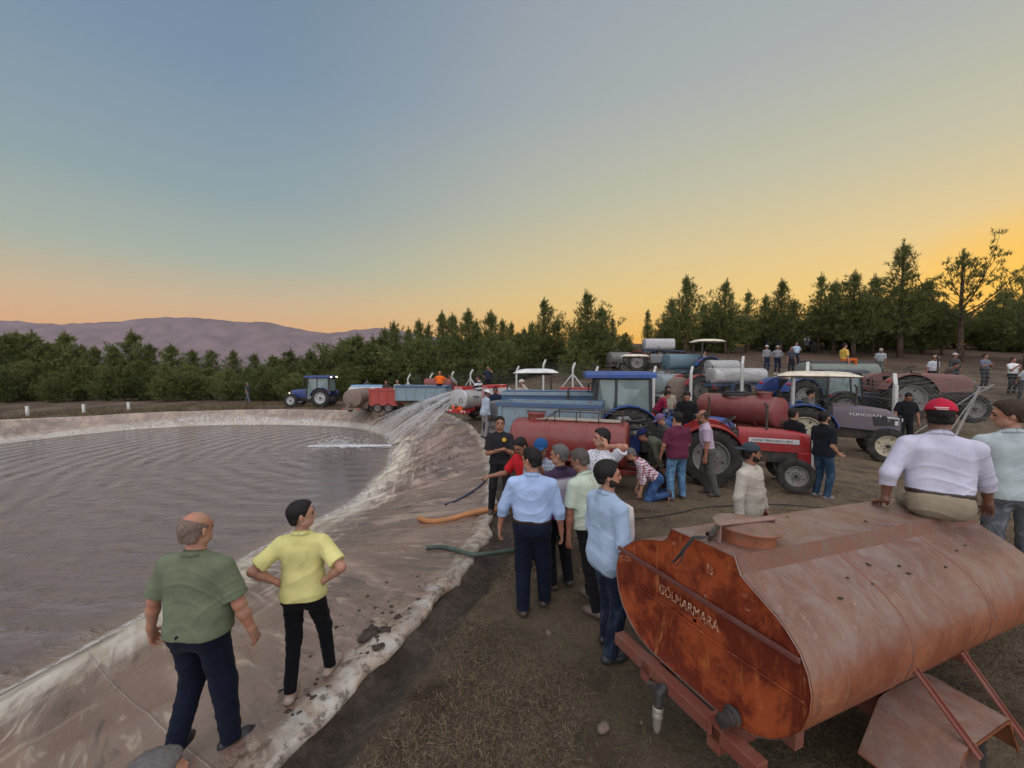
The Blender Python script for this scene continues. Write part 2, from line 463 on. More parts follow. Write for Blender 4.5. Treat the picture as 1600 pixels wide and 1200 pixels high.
# --- the pond's liner
def liner_material():
    t = NT('pond_liner'); uv = t.n('ShaderNodeUVMap').outputs[0]
    mp = t.n('ShaderNodeMapping'); t.set(mp.inputs[0], uv); mp.inputs['Scale'].default_value = (1.0, .22, 1)
    mp.inputs['Rotation'].default_value = (0, 0, .12)
    sp = t.n('ShaderNodeSeparateXYZ'); t.set(sp.inputs[0], uv)
    down = sp.outputs[1]                                 # 0 at the rim, 1 at the waterline
    mp2 = t.n('ShaderNodeMapping'); t.set(mp2.inputs[0], uv); mp2.inputs['Scale'].default_value = (1.0, 1.1, 1)
    s1 = t.noise(mp2.outputs[0], 1.5, 6, .62, .5); s2 = t.noise(mp2.outputs[0], 5.0, 6, .65, .6)
    p = t.pos(); big = t.noise(p, .45, 4, .55); fin = t.noise(p, 9, 6, .7)
    c = t.mix(t.ramp(big, .35, .65), (.190, .124, .092), (.112, .074, .058))
    c = t.mix(t.ramp(s1, .50, .66), c, (.30, .215, .160))
    c = t.mix(t.math('MULTIPLY', t.ramp(s2, .56, .68), .6), c, (.42, .34, .25))
    c = t.mix(t.math('MULTIPLY', t.ramp(s2, .44, .32), .7), c, (.060, .042, .038))
    # pale silt left in a band above the water
    w = t.math('ADD', down, t.math('MULTIPLY', t.math('SUBTRACT', s2, .5), .55))
    band = t.math('MULTIPLY', t.ramp(w, .62, .90), t.ramp(w, 1.25, 1.05))
    c = t.mix(t.math('MULTIPLY', band, .8), c, t.mix(t.ramp(s1, .35, .6), (.46, .40, .29), (.60, .56, .46)))
    mp3 = t.n('ShaderNodeMapping'); t.set(mp3.inputs[0], uv); mp3.inputs['Scale'].default_value = (.45, 13, 1)
    s3 = t.noise(mp3.outputs[0], 1.0, 5, .6, .7)
    c = t.mix(t.math('MULTIPLY', t.math('MULTIPLY', t.ramp(s3, .54, .64), t.ramp(down, .35, .7)), .6), c, (.50, .43, .32))
    c = t.mix(t.math('MULTIPLY', t.math('MULTIPLY', t.ramp(s3, .46, .38), t.ramp(down, .35, .7)), .55), c, (.12, .080, .062))
    # bare pale sheet and caked soil along the lip
    lip = t.ramp(t.math('ADD', down, t.math('MULTIPLY', t.math('SUBTRACT', t.noise(p, 2.4, 5, .65), .5), .22)), .055, .005)
    c = t.mix(t.math('MULTIPLY', lip, t.ramp(s1, .35, .6, .35, .8)), c, t.mix(t.ramp(s2, .4, .62), (.50, .48, .42), (.38, .30, .22)))
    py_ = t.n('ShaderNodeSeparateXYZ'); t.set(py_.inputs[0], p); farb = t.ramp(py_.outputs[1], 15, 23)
    c = t.mix(t.math('MULTIPLY', farb, .6), c, t.mix(t.ramp(s1, .4, .6), (.235, .170, .125), (.34, .27, .20)))  # sunlit look of the far bank mixed into the colour as paler tan
    spx = t.n('ShaderNodeSeparateXYZ'); t.set(spx.inputs[0], uv); fr_ = t.math('FRACT', t.math('ADD', t.math('MULTIPLY', spx.outputs[0], .42), t.math('MULTIPLY', down, .5)))
    seam = t.math('MULTIPLY', t.math('LESS_THAN', fr_, .004), .4); c = t.mix(seam, c, (.40, .33, .26)); seam2 = t.math('MULTIPLY', t.math('LESS_THAN', t.math('ABSOLUTE', t.math('SUBTRACT', fr_, .008)), .003), .5); c = t.mix(seam2, c, (.07, .05, .045))
    soil = t.math('MULTIPLY', t.math('MULTIPLY', t.ramp(t.noise(p, 7, 8, .75), .50, .60), t.ramp(down, .26, .04)), t.ramp(py_.outputs[1], 12, 9))
    c = t.mix(t.math('MULTIPLY', soil, .8), c, (.075, .050, .034))
    t.bump(t.math('ADD', t.math('MULTIPLY', s1, .7), t.math('ADD', s2, t.math('MULTIPLY', fin, .15))), .30, .05)
    return t.done(c, t.ramp(s1, .35, .65, .16, .48), 0, .6)
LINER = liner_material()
ts = [-.101, -.10, -.075, -.05, -.03, -.015, 0, .015, .03, .05, .075, .1]+list(np.linspace(.13, 1.0, 52))+[1.05, 1.12, 1.3]
slope_len = RIM-WAT
right = sstep(-10, -4, xr)*sstep(8, 13, yr)*sstep(26, 20, yr)     # the strongly folded stretch
rings = []; uvs = []
zr = H(xr, yr, False)
for k_, t_ in enumerate(ts):
    r = RIM-slope_len*t_
    # the lip is cut raggedly
    if t_ < 0:
        rag = (vnoise(ARC*1.7, 0*ARC+3, 4)*.65+vnoise(ARC*5, 0*ARC, 5)*.35)
        r = RIM+(-t_/.10)*(.02+.20*rag*rag)
    x = PC.x+r*CT; y = PC.y+r*ST
    if t_ <= 0:
        z = H(x, y)+.018+.007*vnoise(ARC*9, np.full(NTH, t_*60), 2)
        z = z-np.exp(-(((RIM*0+(r-RIM))-.33)/.22)**2)*sstep(9, 7, NEAR)*.13
        z = z+.02*np.exp(-((t_+.03)/.03)**2)*vnoise(ARC*2.5, 0*ARC, 6)
        if t_ < -.1005: z = z-.07
    else:
        zz = zr+(WZ-zr)*t_*(1-.10*(1-t_))
        al = ARC+t_*.9
        wr = (fbm(al*1.25, 0*al+t_*1.3, 3, 20))*.13
        rd = np.abs(vnoise(al*1.9+3*vnoise(al*.3, 0*al+t_*1.5, 33), 0*al+t_*1.8, 21)-.5)*2
        folds = (1-rd)**6*.085
        env = sstep(.02, .25, t_)*sstep(1.15, .8, t_)
        z = zz+env*(wr*(.45+2.0*right)+folds*(.45+2.6*right)+right*.05*np.sin(al*5.2+4*vnoise(al*.7, 0*al+t_*2, 44)))
        ww = sstep(0, .05, t_)
        z = z*ww+(1-ww)*(H(x, y)*1.0+.02)
        if t_ > 1: z = WZ-(t_-1)*2.0+0*x
    rings.append((x, y, z)); uvs.append((ARC, np.full(NTH, t_)))
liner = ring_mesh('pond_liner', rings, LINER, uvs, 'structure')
EDGE_TAB = None
def pond_t(x, y):
    dx, dy = x-PC.x, y-PC.y; th = atan2(dy, dx); r = hypot(dx, dy)
    R0 = float(rim_r(np.array([th]))[0]); W0 = float(wat_r(np.array([th]))[0])
    return (R0-r)/(R0-W0), th
def S(x, y):
    """height of what one stands on: liner or ground"""
    t_, th = pond_t(x, y)
    if t_ <= 0.02: return G(x, y)+(.02 if t_ > -.06 else 0)
    i = int(np.argmin(np.abs(TH-th)))
    return float(np.interp(t_, ts, LZ[:, i]))
LZ = np.stack([r_[2] for r_ in rings])

# --- the water
def water_material():
    t = NT('muddy_water'); p = t.pos()
    n1 = t.noise(t.pos(True, (1.0, 1.6, 1)), .9, 4, .55, .5)
    w = t.n('ShaderNodeTexWave', wave_type='RINGS', rings_direction='Z', wave_profile='SIN')
    mp = t.n('ShaderNodeMapping'); t.set(mp.inputs[0], p); mp.inputs['Location'].default_value = (6.0, -20.5, 0)
    t.set(w.inputs[0], mp.outputs[0]); w.inputs['Scale'].default_value = .40; w.inputs['Distortion'].default_value = 5.0
    w.inputs['Detail'].default_value = 3; w.inputs['Detail Scale'].default_value = .7
    mp2 = t.n('ShaderNodeMapping'); t.set(mp2.inputs[0], p); mp2.inputs['Rotation'].default_value = (0, 0, .5); mp2.inputs['Scale'].default_value = (1, 2.6, 1)
    n2 = t.noise(mp2.outputs[0], 1.3, 5, .6, 1.2); n3 = t.noise(mp2.outputs[0], 7, 3, .6, .3)
    h = t.math('ADD', t.math('MULTIPLY', t.math('MULTIPLY', w.outputs[1], t.ramp(n1, .35, .65, .25, 1)), 1.0), t.math('ADD', t.math('MULTIPLY', n2, .75), t.math('MULTIPLY', n3, .12)))
    t.bump(h, 1.0, .27)
    # silt stirred up in the shallows
    uv = t.n('ShaderNodeUVMap'); sp = t.n('ShaderNodeSeparateXYZ'); t.set(sp.inputs[0], uv.outputs[0])
    sh = t.ramp(t.math('ADD', sp.outputs[0], t.math('MULTIPLY', t.math('SUBTRACT', n1, .5), .06)), .92, .995)
    c = t.mix(sh, (.088, .057, .048), (.16, .105, .062))
    return t.done(c, .05, 0, 1.0)
WATER = water_material()
n_ = NTH; vs = [np.stack([np.full(n_, PC.x), np.full(n_, PC.y), np.full(n_, WZ)], 1)]
fr = [0.001, .5, .8, .9, .95, .98, 1.0, 1.03]
rr_ = []; uu = []
for q in fr:
    r = WAT*q; rr_.append((PC.x+r*CT, PC.y+r*ST, np.full(NTH, WZ))); uu.append((np.full(NTH, q), np.zeros(NTH)))
water = ring_mesh('pond_water', rr_, WATER, uu, 'structure')
# foam left along the waterline: a thin broken sheet lying on the water
def foam_material():
    t = NT('foam'); uv = t.n('ShaderNodeUVMap').outputs[0]
    n = t.noise(uv, 6, 8, .75, 1.0); sp = t.n('ShaderNodeSeparateXYZ'); t.set(sp.inputs[0], uv)
    e = t.math('MULTIPLY', sp.outputs[1], t.math('SUBTRACT', 1.0, sp.outputs[1]))
    a = t.math('MULTIPLY', t.ramp(n, .40, .62), t.ramp(e, 0, .16))
    t.set(t.b.inputs['Alpha'], t.math('MULTIPLY', a, .75))
    return t.done((.62, .60, .55), .6)
FOAM = foam_material()
fr2 = [-.22, -.08, 0, .05, .12, .25]
wid = .35+.9*sstep(18, 24, yr)+.8*sstep(-12, -6, xr)*sstep(7, 10, yr)*sstep(24, 18, yr)+.5*vnoise(ARC*.4, 0*ARC, 8)
f_r = []; f_u = []
for i_, q in enumerate(fr2):
    r = WAT+q*wid*1.1; tt = (RIM-r)/slope_len
    zl = np.where(tt < 1, np.array([float(np.interp(a_, ts, [0]*len(ts))) for a_ in tt[:1]])[0]+zr+(WZ-zr)*tt*(1-.10*(1-tt))+.035, WZ+.006)
    f_r.append((PC.x+r*CT, PC.y+r*ST, np.maximum(zl, WZ+.006))); f_u.append((ARC, np.full(NTH, i_/5.)))
foam = ring_mesh('foam_line', f_r, FOAM, f_u, 'stuff')
tag(foam, 'pale foam and silt streak floating along the waterline of the pond', 'foam')

# --- far hills
def hills(name, Y, prof, base, col1, col2, seed):
    xs = np.linspace(-1.35, 1.3, 340)*Y
    pxs = np.array([p[0] for p in prof]); pys = np.array([p[1] for p in prof])
    px = xs/Y*FPX+CX; py = np.interp(px, pxs, pys)
    ztop = CAMZ+(570-py)/FPX*Y+fbm(xs/Y*60, xs*0, 4, seed)*Y*.006
    rows = 26; V = []; 
    for j in range(rows):
        a = j/(rows-1)
        yy = Y-(1-a)*Y*.33+ (fbm(xs/Y*14, xs*0+a*5, 4, seed+3))*Y*.05*(1-a)*a*4
        zz = base+(ztop-base)*a**1.1+fbm(xs/Y*22+a*2, xs*0+a*6, 5, seed+7)*(ztop-base)*.25*(a*(1-a))*4
        V.append(np.stack([xs*(1-(1-a)*.2), yy, zz], 1))
    V.append(np.stack([xs, np.full_like(xs, Y*1.25), np.full_like(xs, base)], 1))
    v = np.concatenate(V); n = len(xs); i = np.arange(n-1)
    f = np.concatenate([np.stack([r*n+i, r*n+i+1, (r+1)*n+i+1, (r+1)*n+i], 1) for r in range(rows)])
    t = NT(name+'_m'); p = t.pos(); nn = t.noise(p, 24/Y, 6, .6); n2 = t.noise(p, 160/Y, 4, .7)
    c = t.mix(t.ramp(nn, .35, .65), col1, col2); c = t.mix(t.math('MULTIPLY', t.ramp(n2, .6, .72), .35), c, tuple(min(1, x*1.6) for x in col2))
    return tag(mesh_obj(name, v, f, t.done(c, .95, 0, .05), None, True), kind='structure')
hills('far_hills', 6000, [(-400, 498), (0, 500), (95, 507), (180, 503), (250, 497), (310, 496), (365, 503), (425, 504), (470, 515), (520, 521), (550, 516), (600, 512), (640, 519), (700, 530), (900, 545), (1300, 556), (2000, 560)], -300, (.185, .14, .145), (.135, .105, .11), 31)  # light pinkish tones carry part of the haze in the colour
# ------------------------------------------------------------------ pines
def needle_material(name, a, b):
    t = NT(name); oi = t.n('ShaderNodeObjectInfo'); p = t.pos()
    n = t.noise(p, 1.3, 3, .6); n2 = t.noise(p, 14, 2)
    c = t.mix(t.ramp(n, .3, .7), a, b)
    c = t.mix(t.math('MULTIPLY', oi.outputs['Random'], .5), c, tuple(x*1.5 for x in b))
    c = t.mix(t.math('MULTIPLY', t.ramp(n2, .55, .7), .35), c, (.10, .085, .035))
    t.b.inputs['Subsurface Weight'].default_value = 0
    return t.done(c, .8, 0, .15)
NEEDLE = needle_material('pine_needles', (.056, .074, .022), (.118, .130, .042))
NEEDLE_DRY = needle_material('thin_pine_needles', (.07, .055, .02), (.13, .09, .035))
def bark():
    t = NT('pine_bark'); p = t.pos(); n = t.noise(t.pos(True, (6, 6, 1.2)), 3, 5, .7)
    t.bump(n, .7, .03); return t.done(t.mix(t.ramp(n, .35, .65), (.035, .024, .018), (.11, .075, .055)), .9, 0, .1)
BARK = bark()
def pine_meshes(h, rad, base, nb, tuft, seed, shape=1.0, sparse=False, up=.35):
    """trunk and crown of one pine. h height, rad crown radius, base lowest branch, nb branches"""
    rg = np.random.default_rng(seed); rnd = random.Random(seed)
    tb = MB(); tp = []; k = 9
    bx, by = rnd.uniform(-.25, .25), rnd.uniform(-.25, .25)
    def tr(z): q = z/h; return Vector((bx*sin(q*2.5), by*sin(q*2.1+.4)-by*.39, z))
    pts = [tr(-.3 if i == 0 else h*i/k) for i in range(k+1)]; rs = [max(.015, .022*h*(1-i/k)**.9+.01) for i in range(k+1)]
    tb.tube(pts, rs, 8)
    cen = []; dirs = []; rad_t = []
    for i in range(nb):
        q = (i+rnd.random())/nb; q = q**.85
        z = base+(h*.93-base)*q
        prof = (1-q)**.95*shape*1.05+.05
        if q < .18: prof *= .8+q*1.2
        a = i*2.399+rnd.uniform(-.5, .5)
        hsh = (int((a % 6.283)*3/6.283)*73+int(q*7)*191+seed*31) % 97/97.
        L = (.62+.75*hsh)*rad*prof*rnd.uniform(.45, 1.45)*(1 if rnd.random() < .85 else 1.25)
        o = tr(z); u = up*(.55+q*2.6)
        d = Vector((cos(a), sin(a), u*rnd.uniform(.5, 1.3))); d.normalize()
        nseg = max(2, int(L/.34)+1); P = [o]
        for j in range(nseg):
            dd = Vector((d.x, d.y, d.z+.10*j)); dd.normalize(); P.append(P[-1]+dd*(L/nseg))
        tb.tube(P, [max(.006, .010*L*(1-jj/(nseg+1))+.004) for jj in range(nseg+1)], 4, cap=False)
        for j in range(1, nseg+1):
            c = P[j]
            m = 1 if (sparse and j < nseg) else (2 if q > .4 else 3)
            if sparse and j < nseg*.45: continue
            if q > .5 and rnd.random() < .45: continue
            for _ in range(m+ (2 if j == nseg else 0)):
                off = Vector((rnd.gauss(0, 1), rnd.gauss(0, 1), rnd.gauss(0, .6)))*(.13 if not sparse else .10)*(1+1.1*(1-q))
                cen.append(c+off); e = (c-o); e.normalize(); e = e+Vector((0, 0, .75))+Vector((rnd.gauss(0, .3),)*1+(rnd.gauss(0, .3), 0)); dirs.append(e.normalized()); rad_t.append(rnd.uniform(.7, 1.25))
    # upright shoots standing out of the upper crown
    for i in range(0 if sparse else 7):
        q = rnd.uniform(.35, .9); a = rnd.uniform(0, 6.28); rr_ = rad*(1-q)*rnd.uniform(.3, .95); z = base+(h-base)*q
        for j in range(rnd.randint(4, 8)):
            cen.append(tr(z)+Vector((cos(a)*rr_, sin(a)*rr_, j*.13))); dirs.append(Vector((0, 0, 1))); rad_t.append(.75-.05*j)
    # the leader
    for z in np.arange(h*.80, h+.05, .13):
        cen.append(tr(min(z, h))+Vector((rnd.gauss(0, .04), rnd.gauss(0, .04), 0))); dirs.append(Vector((0, 0, 1))); rad_t.append(.8)
    C = np.array(cen); D = np.array(dirs); S_ = np.array(rad_t)
    nn = 9 if not sparse else 14
    C = np.repeat(C, nn, 0); D = np.repeat(D, nn, 0); S_ = np.repeat(S_, nn)
    n = len(C)
    V = rg.normal(size=(n, 3)); V /= np.linalg.norm(V, axis=1)[:, None]
    V = V*.85+D*.95; V /= np.linalg.norm(V, axis=1)[:, None]
    L = tuft*S_*rg.uniform(.6, 1.15, n)
    st = C+D*rg.uniform(-.10, .14, n)[:, None]
    side = np.cross(V, rg.normal(size=(n, 3))); side /= np.linalg.norm(side, axis=1)[:, None]
    w = tuft*.062*rg.uniform(.7, 1.3, n)
    a = st-side*w[:, None]; b = st+side*w[:, None]; c = st+V*L[:, None]
    v = np.stack([a, b, c], 1).reshape(-1, 3); f = np.arange(n*3).reshape(-1, 3)
    return tb, v, f
def make_pine(v, label=None):
    tb, cv, cf = pine_meshes(*v[:6], **v[6])
    r = empty('pine_tree'); tb.build('trunk', BARK, r, smooth=True, autosmooth=False)
    mesh_obj('crown', cv, cf, NEEDLE_DRY if v[6].get('sparse') == 2 else NEEDLE, r)
    r['h0'] = v[0]
    return r
# kinds: 0-3 bushy to the ground, 4-6 tall with a bare stem, 7 thin open crown, 8 low round filler, 9 slim spire
KINDS = [
 (5.2, 2.0, .15, 150, .34, 101, dict(shape=1.05, up=.32)),
 (5.8, 1.8, .15, 160, .34, 102, dict(shape=1.0, up=.40)),
 (4.6, 2.1, .10, 150, .34, 103, dict(shape=1.1, up=.25)),
 (6.2, 1.75, .2, 165, .34, 104, dict(shape=.95, up=.42)),
 (8.6, 2.2, 1.3, 170, .36, 105, dict(shape=1.0, up=.35)),
 (8.0, 2.5, 1.5, 150, .36, 106, dict(shape=1.0, up=.28)),
 (9.0, 2.0, 1.6, 140, .36, 107, dict(shape=.95, up=.30)),
 (9.0, 3.0, 2.6, 64, .34, 108, dict(shape=1.25, up=.50, sparse=True)),
 (3.6, 2.1, .05, 120, .34, 109, dict(shape=1.25, up=.30)),
 (7.0, 1.35, .3, 150, .32, 110, dict(shape=1.0, up=.50)),
]
SRC = [make_pine(k) for k in KINDS]
used_src = set()
GRP = {'l': 'pines in the wood behind the far bank', 'm': 'pines in the wood behind the fence', 'r': 'pines on the hillside at the right'}
def pine(kind, px, top, y, grp, label, base_dz=0.0, wide=1.0, rz=None):
    src = SRC[kind]
    if kind not in used_src: o = src; used_src.add(kind)
    else: o = copy_tree(src)
    g = gp(px, y); ztop = CAMZ+(570-top)/FPX*y
    s = (ztop-g.z)/src['h0']
    o.location = g; o.scale = (s*wide, s*wide, s); o.rotation_euler = (0, 0, random.uniform(0, 6.28) if rz is None else rz)
    tag(o, label, 'tree', GRP[grp])
    return o
LBL_L = 'bushy green pine in the dense wood behind the far bank of the pond'
LBL_M = 'dark pine in the row of trees behind the wire fence'
LBL_R = 'dark pine with a bare stem on the hillside behind the parked tractors'
rl = random.Random(5)
for px, top in [(-70, 505), (-25, 512), (8, 522), (30, 519), (52, 521), (78, 535), (103, 522), (128, 540), (150, 541), (178, 540), (207, 520), (236, 537), (268, 539), (300, 547), (332, 547), (364, 547), (396, 553), (425, 556), (455, 548), (485, 549), (508, 552), (528, 540), (545, 548)]:
    pine(rl.choice([0, 1, 2, 3, 1, 3]), px, top, rl.uniform(37, 42), 'l', LBL_L, wide=rl.uniform(1.0, 1.3))
for i in range(26):      # the front row, down to the bank
    px = -90+i*25+rl.uniform(-8, 8)
    pine(rl.choice([8, 8, 2, 0]), px, rl.uniform(560, 580)+(0 if px < 400 else 4), rl.uniform(33.5, 36.5), 'l', 'low bushy pine at the foot of the wood beyond the pond', wide=rl.uniform(.9, 1.25))
for px, top in [(562, 533), (582, 524), (600, 513), (619, 503), (640, 512), (654, 500), (672, 505), (689, 487), (706, 492), (731, 485), (747, 500), (768, 487), (785, 498), (800, 503), (820, 512)]:
    pine(rl.choice([9, 3, 9, 1, 4]), px, top, rl.uniform(42, 47), 'm', LBL_M, wide=rl.uniform(.85, 1.1))
for i in range(24):
    px = 545+i*18.5+rl.uniform(-6, 6)
    pine(rl.choice([0, 2, 8, 1]), px, rl.uniform(520, 545), rl.uniform(39, 44), 'm', 'low bushy pine filling the row of trees behind the wire fence', wide=rl.uniform(1.0, 1.35))
pine(4, 848, 466, 40, 'm', 'tall narrow pine rising alone left of the tallest one behind the fence', wide=.95)
pine(1, 868, 500, 41, 'm', LBL_M); pine(3, 832, 505, 42, 'm', LBL_M)
pine(5, 915, 456, 34, 'm', 'tallest pine behind the fence, its dark pointed crown standing above the blue cab tractor', wide=1.0)
pine(1, 940, 480, 36, 'm', LBL_M); pine(9, 955, 496, 40, 'm', LBL_M); pine(0, 898, 520, 33, 'm', LBL_M)
for px, top, k, y, w in [(978, 520, 0, 42, 1.2), (1012, 484, 9, 46, 1.0), (1035, 505, 1, 44, 1.1), (1046, 466, 3, 40, .9), (1069, 431, 4, 36, 1.0), (1098, 476, 1, 40, 1.0), (1118, 470, 3, 42, 1), (1133, 439, 5, 37, .9), (1165, 455, 6, 38, 1.0), (1194, 462, 3, 40, .9), (1219, 437, 4, 37, .95), (1240, 470, 1, 38, 1.1), (1277, 429, 6, 37, .9), (1302, 440, 5, 36, 1.0), (1333, 425, 4, 34, 1.15), (1362, 432, 5, 36, 1.0), (1405, 379, 6, 33, 1.05), (1440, 440, 1, 36, 1.1), (1470, 470, 5, 35, 1.0), (1565, 455, 1, 38, 1.2), (1630, 415, 5, 30, 1.1), (1680, 400, 4, 28, 1.0)]:
    pine(k, px, top, y, 'r', LBL_R if k in (4, 5, 6) else 'bushy dark pine among the taller trees of the right hillside', wide=w)
pine(7, 1500, 393, 31, 'r', 'thin pine with an open see-through crown against the sunset glow', wide=1.15)
pine(7, 1602, 408, 27, 'r', 'thin pine cut by the right edge of the picture beside the glow', wide=.8, rz=2)
for px, top, y, k in [(985, 540, 38, 8), (1010, 530, 40, 2), (1060, 520, 38, 0), (1090, 515, 41, 8), (1130, 500, 38, 2), (1035, 512, 41, 0), (1110, 498, 42, 1), (1205, 492, 41, 3), (1265, 488, 42, 1), (1310, 480, 41, 3), (1355, 470, 40, 0), (1430, 462, 42, 3), (1465, 474, 42, 1), (1545, 470, 41, 3), (1590, 470, 40, 1), (1180, 505, 42, 8), (1215, 510, 41, 0), (1255, 500, 42, 2), (1290, 500, 40, 8), (1330, 480, 39, 8), (1375, 480, 40, 2), (1410, 478, 40, 8), (1450, 480, 40, 0), (1490, 485, 41, 8), (1530, 488, 40, 2), (1575, 490, 39, 8), (1620, 485, 38, 0), (1665, 480, 36, 2), (1560, 500, 45, 8), (1510, 500, 46, 2), (1350, 500, 47, 8), (1160, 515, 48, 8)]:
    pine(k, px, top, y, 'r', 'low spreading pine forming the dark belt along the right hillside', wide=1.25)

def ordn(n):
    return '%d%s' % (n, 'th' if 10 <= n % 100 <= 20 else {1: 'st', 2: 'nd', 3: 'rd'}.get(n % 10, 'th'))
_by = {}
for o in list(COL.objects):
    if o.get('category') == 'tree': _by.setdefault(o['label'], []).append(o)
_short = {LBL_L: 'tall pine in the wood behind the far bank', LBL_M: 'dark pine in the row behind the wire fence', LBL_R: 'dark bare-stemmed pine on the right hillside',
  'low bushy pine at the foot of the wood beyond the pond': 'low bushy pine at the foot of the wood beyond the pond',
  'low bushy pine filling the row of trees behind the wire fence': 'low bushy pine filling the row behind the wire fence',
  'bushy dark pine among the taller trees of the right hillside': 'bushy pine among the tall trees of the right hillside',
  'low spreading pine forming the dark belt along the right hillside': 'low spreading pine in the dark belt of the right hillside'}
for k_, os_ in _by.items():
    if len(os_) < 2: continue
    os_.sort(key=lambda o: o.location.x/o.location.y)
    for i_, o in enumerate(os_): o['label'] = _short.get(k_, k_)+', '+ordn(i_+1)+' from the left'
# ------------------------------------------------------------------ bodies: smooth unions of tapered limbs turned into one surface
def V3(*a): return np.array(a, np.float32)
def nrm3(v): v = np.asarray(v, float); return v/(np.linalg.norm(v)+1e-9)
class Sdf:
    def __init__(s): s.p = []; s.clips = []; s.disp = None
    def cone(s, a, b, ra, rb, k=.02, clips=(), sub=False):
        s.p.append(('c', np.asarray(a, float), np.asarray(b, float), ra, rb, k, clips, sub)); return s
    def ell(s, c, r, M=None, k=.02, clips=(), sub=False):
        s.p.append(('e', np.asarray(c, float), np.asarray(r, float), np.eye(3) if M is None else np.asarray(M), 0, k, clips, sub)); return s
    @staticmethod
    def d1(pr, P):
        if pr[0] == 'c':
            _, a, b, ra, rb, k, cl, sub = pr
            ab = b-a; L2 = ab@ab+1e-12; w = P-a; t = np.clip((w@ab)/L2, 0, 1)
            d = np.linalg.norm(w-t[:, None]*ab, axis=1)-(ra+(rb-ra)*t)
        else:
            _, c, r, M, _, k, cl, sub = pr
            q = (P-c)@M; k0 = np.linalg.norm(q/r, axis=1); k1 = np.linalg.norm(q/(r*r), axis=1)
            d = np.where(k1 > 1e-6, k0*(k0-1)/np.maximum(k1, 1e-6), -r.min())
        for (p0, n) in cl: d = np.maximum(d, (P-p0)@n)
        return d
    def mesh(s, h, lo=None, hi=None):
        los = []; his = []
        for pr in s.p:
            if pr[7]: continue
            if pr[0] == 'c':
                m = max(pr[3], pr[4]); los.append(np.minimum(pr[1], pr[2])-m); his.append(np.maximum(pr[1], pr[2])+m)
            else: m = pr[2].max(); los.append(pr[1]-m); his.append(pr[1]+m)
        lo = np.min(los, 0)-.03-2*h; hi = np.max(his, 0)+.03+2*h
        B = 6
        nb = np.ceil((hi-lo)/(h*B)).astype(int); n = nb*B
        g = [lo[i]+h*(np.arange(n[i])+.5) for i in range(3)]
        D = np.full(tuple(n), 1.0, np.float32)
        gb = [lo[i]+h*B*(np.arange(nb[i])+.5) for i in range(3)]
        Cb = np.stack(np.meshgrid(*gb, indexing='ij'), -1).reshape(-1, 3)
        off = (np.arange(B)+.5-B/2)*h
        Ob = np.stack(np.meshgrid(off, off, off, indexing='ij'), -1).reshape(-1, 3)
        Rb = h*B*.87
        Dc = np.full(len(Cb), 1.0)
        for pr in s.p:
            dc = s.d1(pr, Cb)
            if pr[7]: continue
            Dc = np.minimum(Dc, dc)
        act = np.nonzero(np.abs(Dc) < Rb*1.3+.07)[0]
        inside = Dc < -(Rb*1.3+.06)
        D4 = D.reshape(nb[0], B, nb[1], B, nb[2], B)
        bi = np.stack(np.unravel_index(np.arange(len(Cb)), tuple(nb)), 1)
        for q in np.nonzero(inside)[0]: D4[bi[q, 0], :, bi[q, 1], :, bi[q, 2], :] = -1
        F = np.full((len(act), B**3), .5)
        CA = Cb[act]
        for pr in s.p:
            k = pr[5]; sub = pr[7]
            dc = s.d1(pr, CA); m = np.nonzero(dc < Rb*1.3+k+.03)[0]
            if not len(m): continue
            P = (CA[m][:, None, :]+Ob[None]).reshape(-1, 3)
            d = s.d1(pr, P).reshape(len(m), -1); f = F[m]
            if sub:
                hh = np.clip(.5-.5*(f+d)/k, 0, 1); F[m] = f+(-d-f)*hh+k*hh*(1-hh)
            else:
                hh = np.clip(.5+.5*(f-d)/k, 0, 1); F[m] = f+(d-f)*hh-k*hh*(1-hh)
        P = (CA[:, None, :]+Ob[None]).reshape(-1, 3)
        F = F.reshape(-1)
        if s.disp is not None:
            F = F+s.disp(P)
        for cl in s.clips:
            F = np.maximum(F, cl(P) if callable(cl) else (P-cl[0])@cl[1])
        F = F.reshape(len(act), B, B, B)
        for i, q in enumerate(act): D4[bi[q, 0], :, bi[q, 1], :, bi[q, 2], :] = F[i]
        return surface_nets(D, g, h)
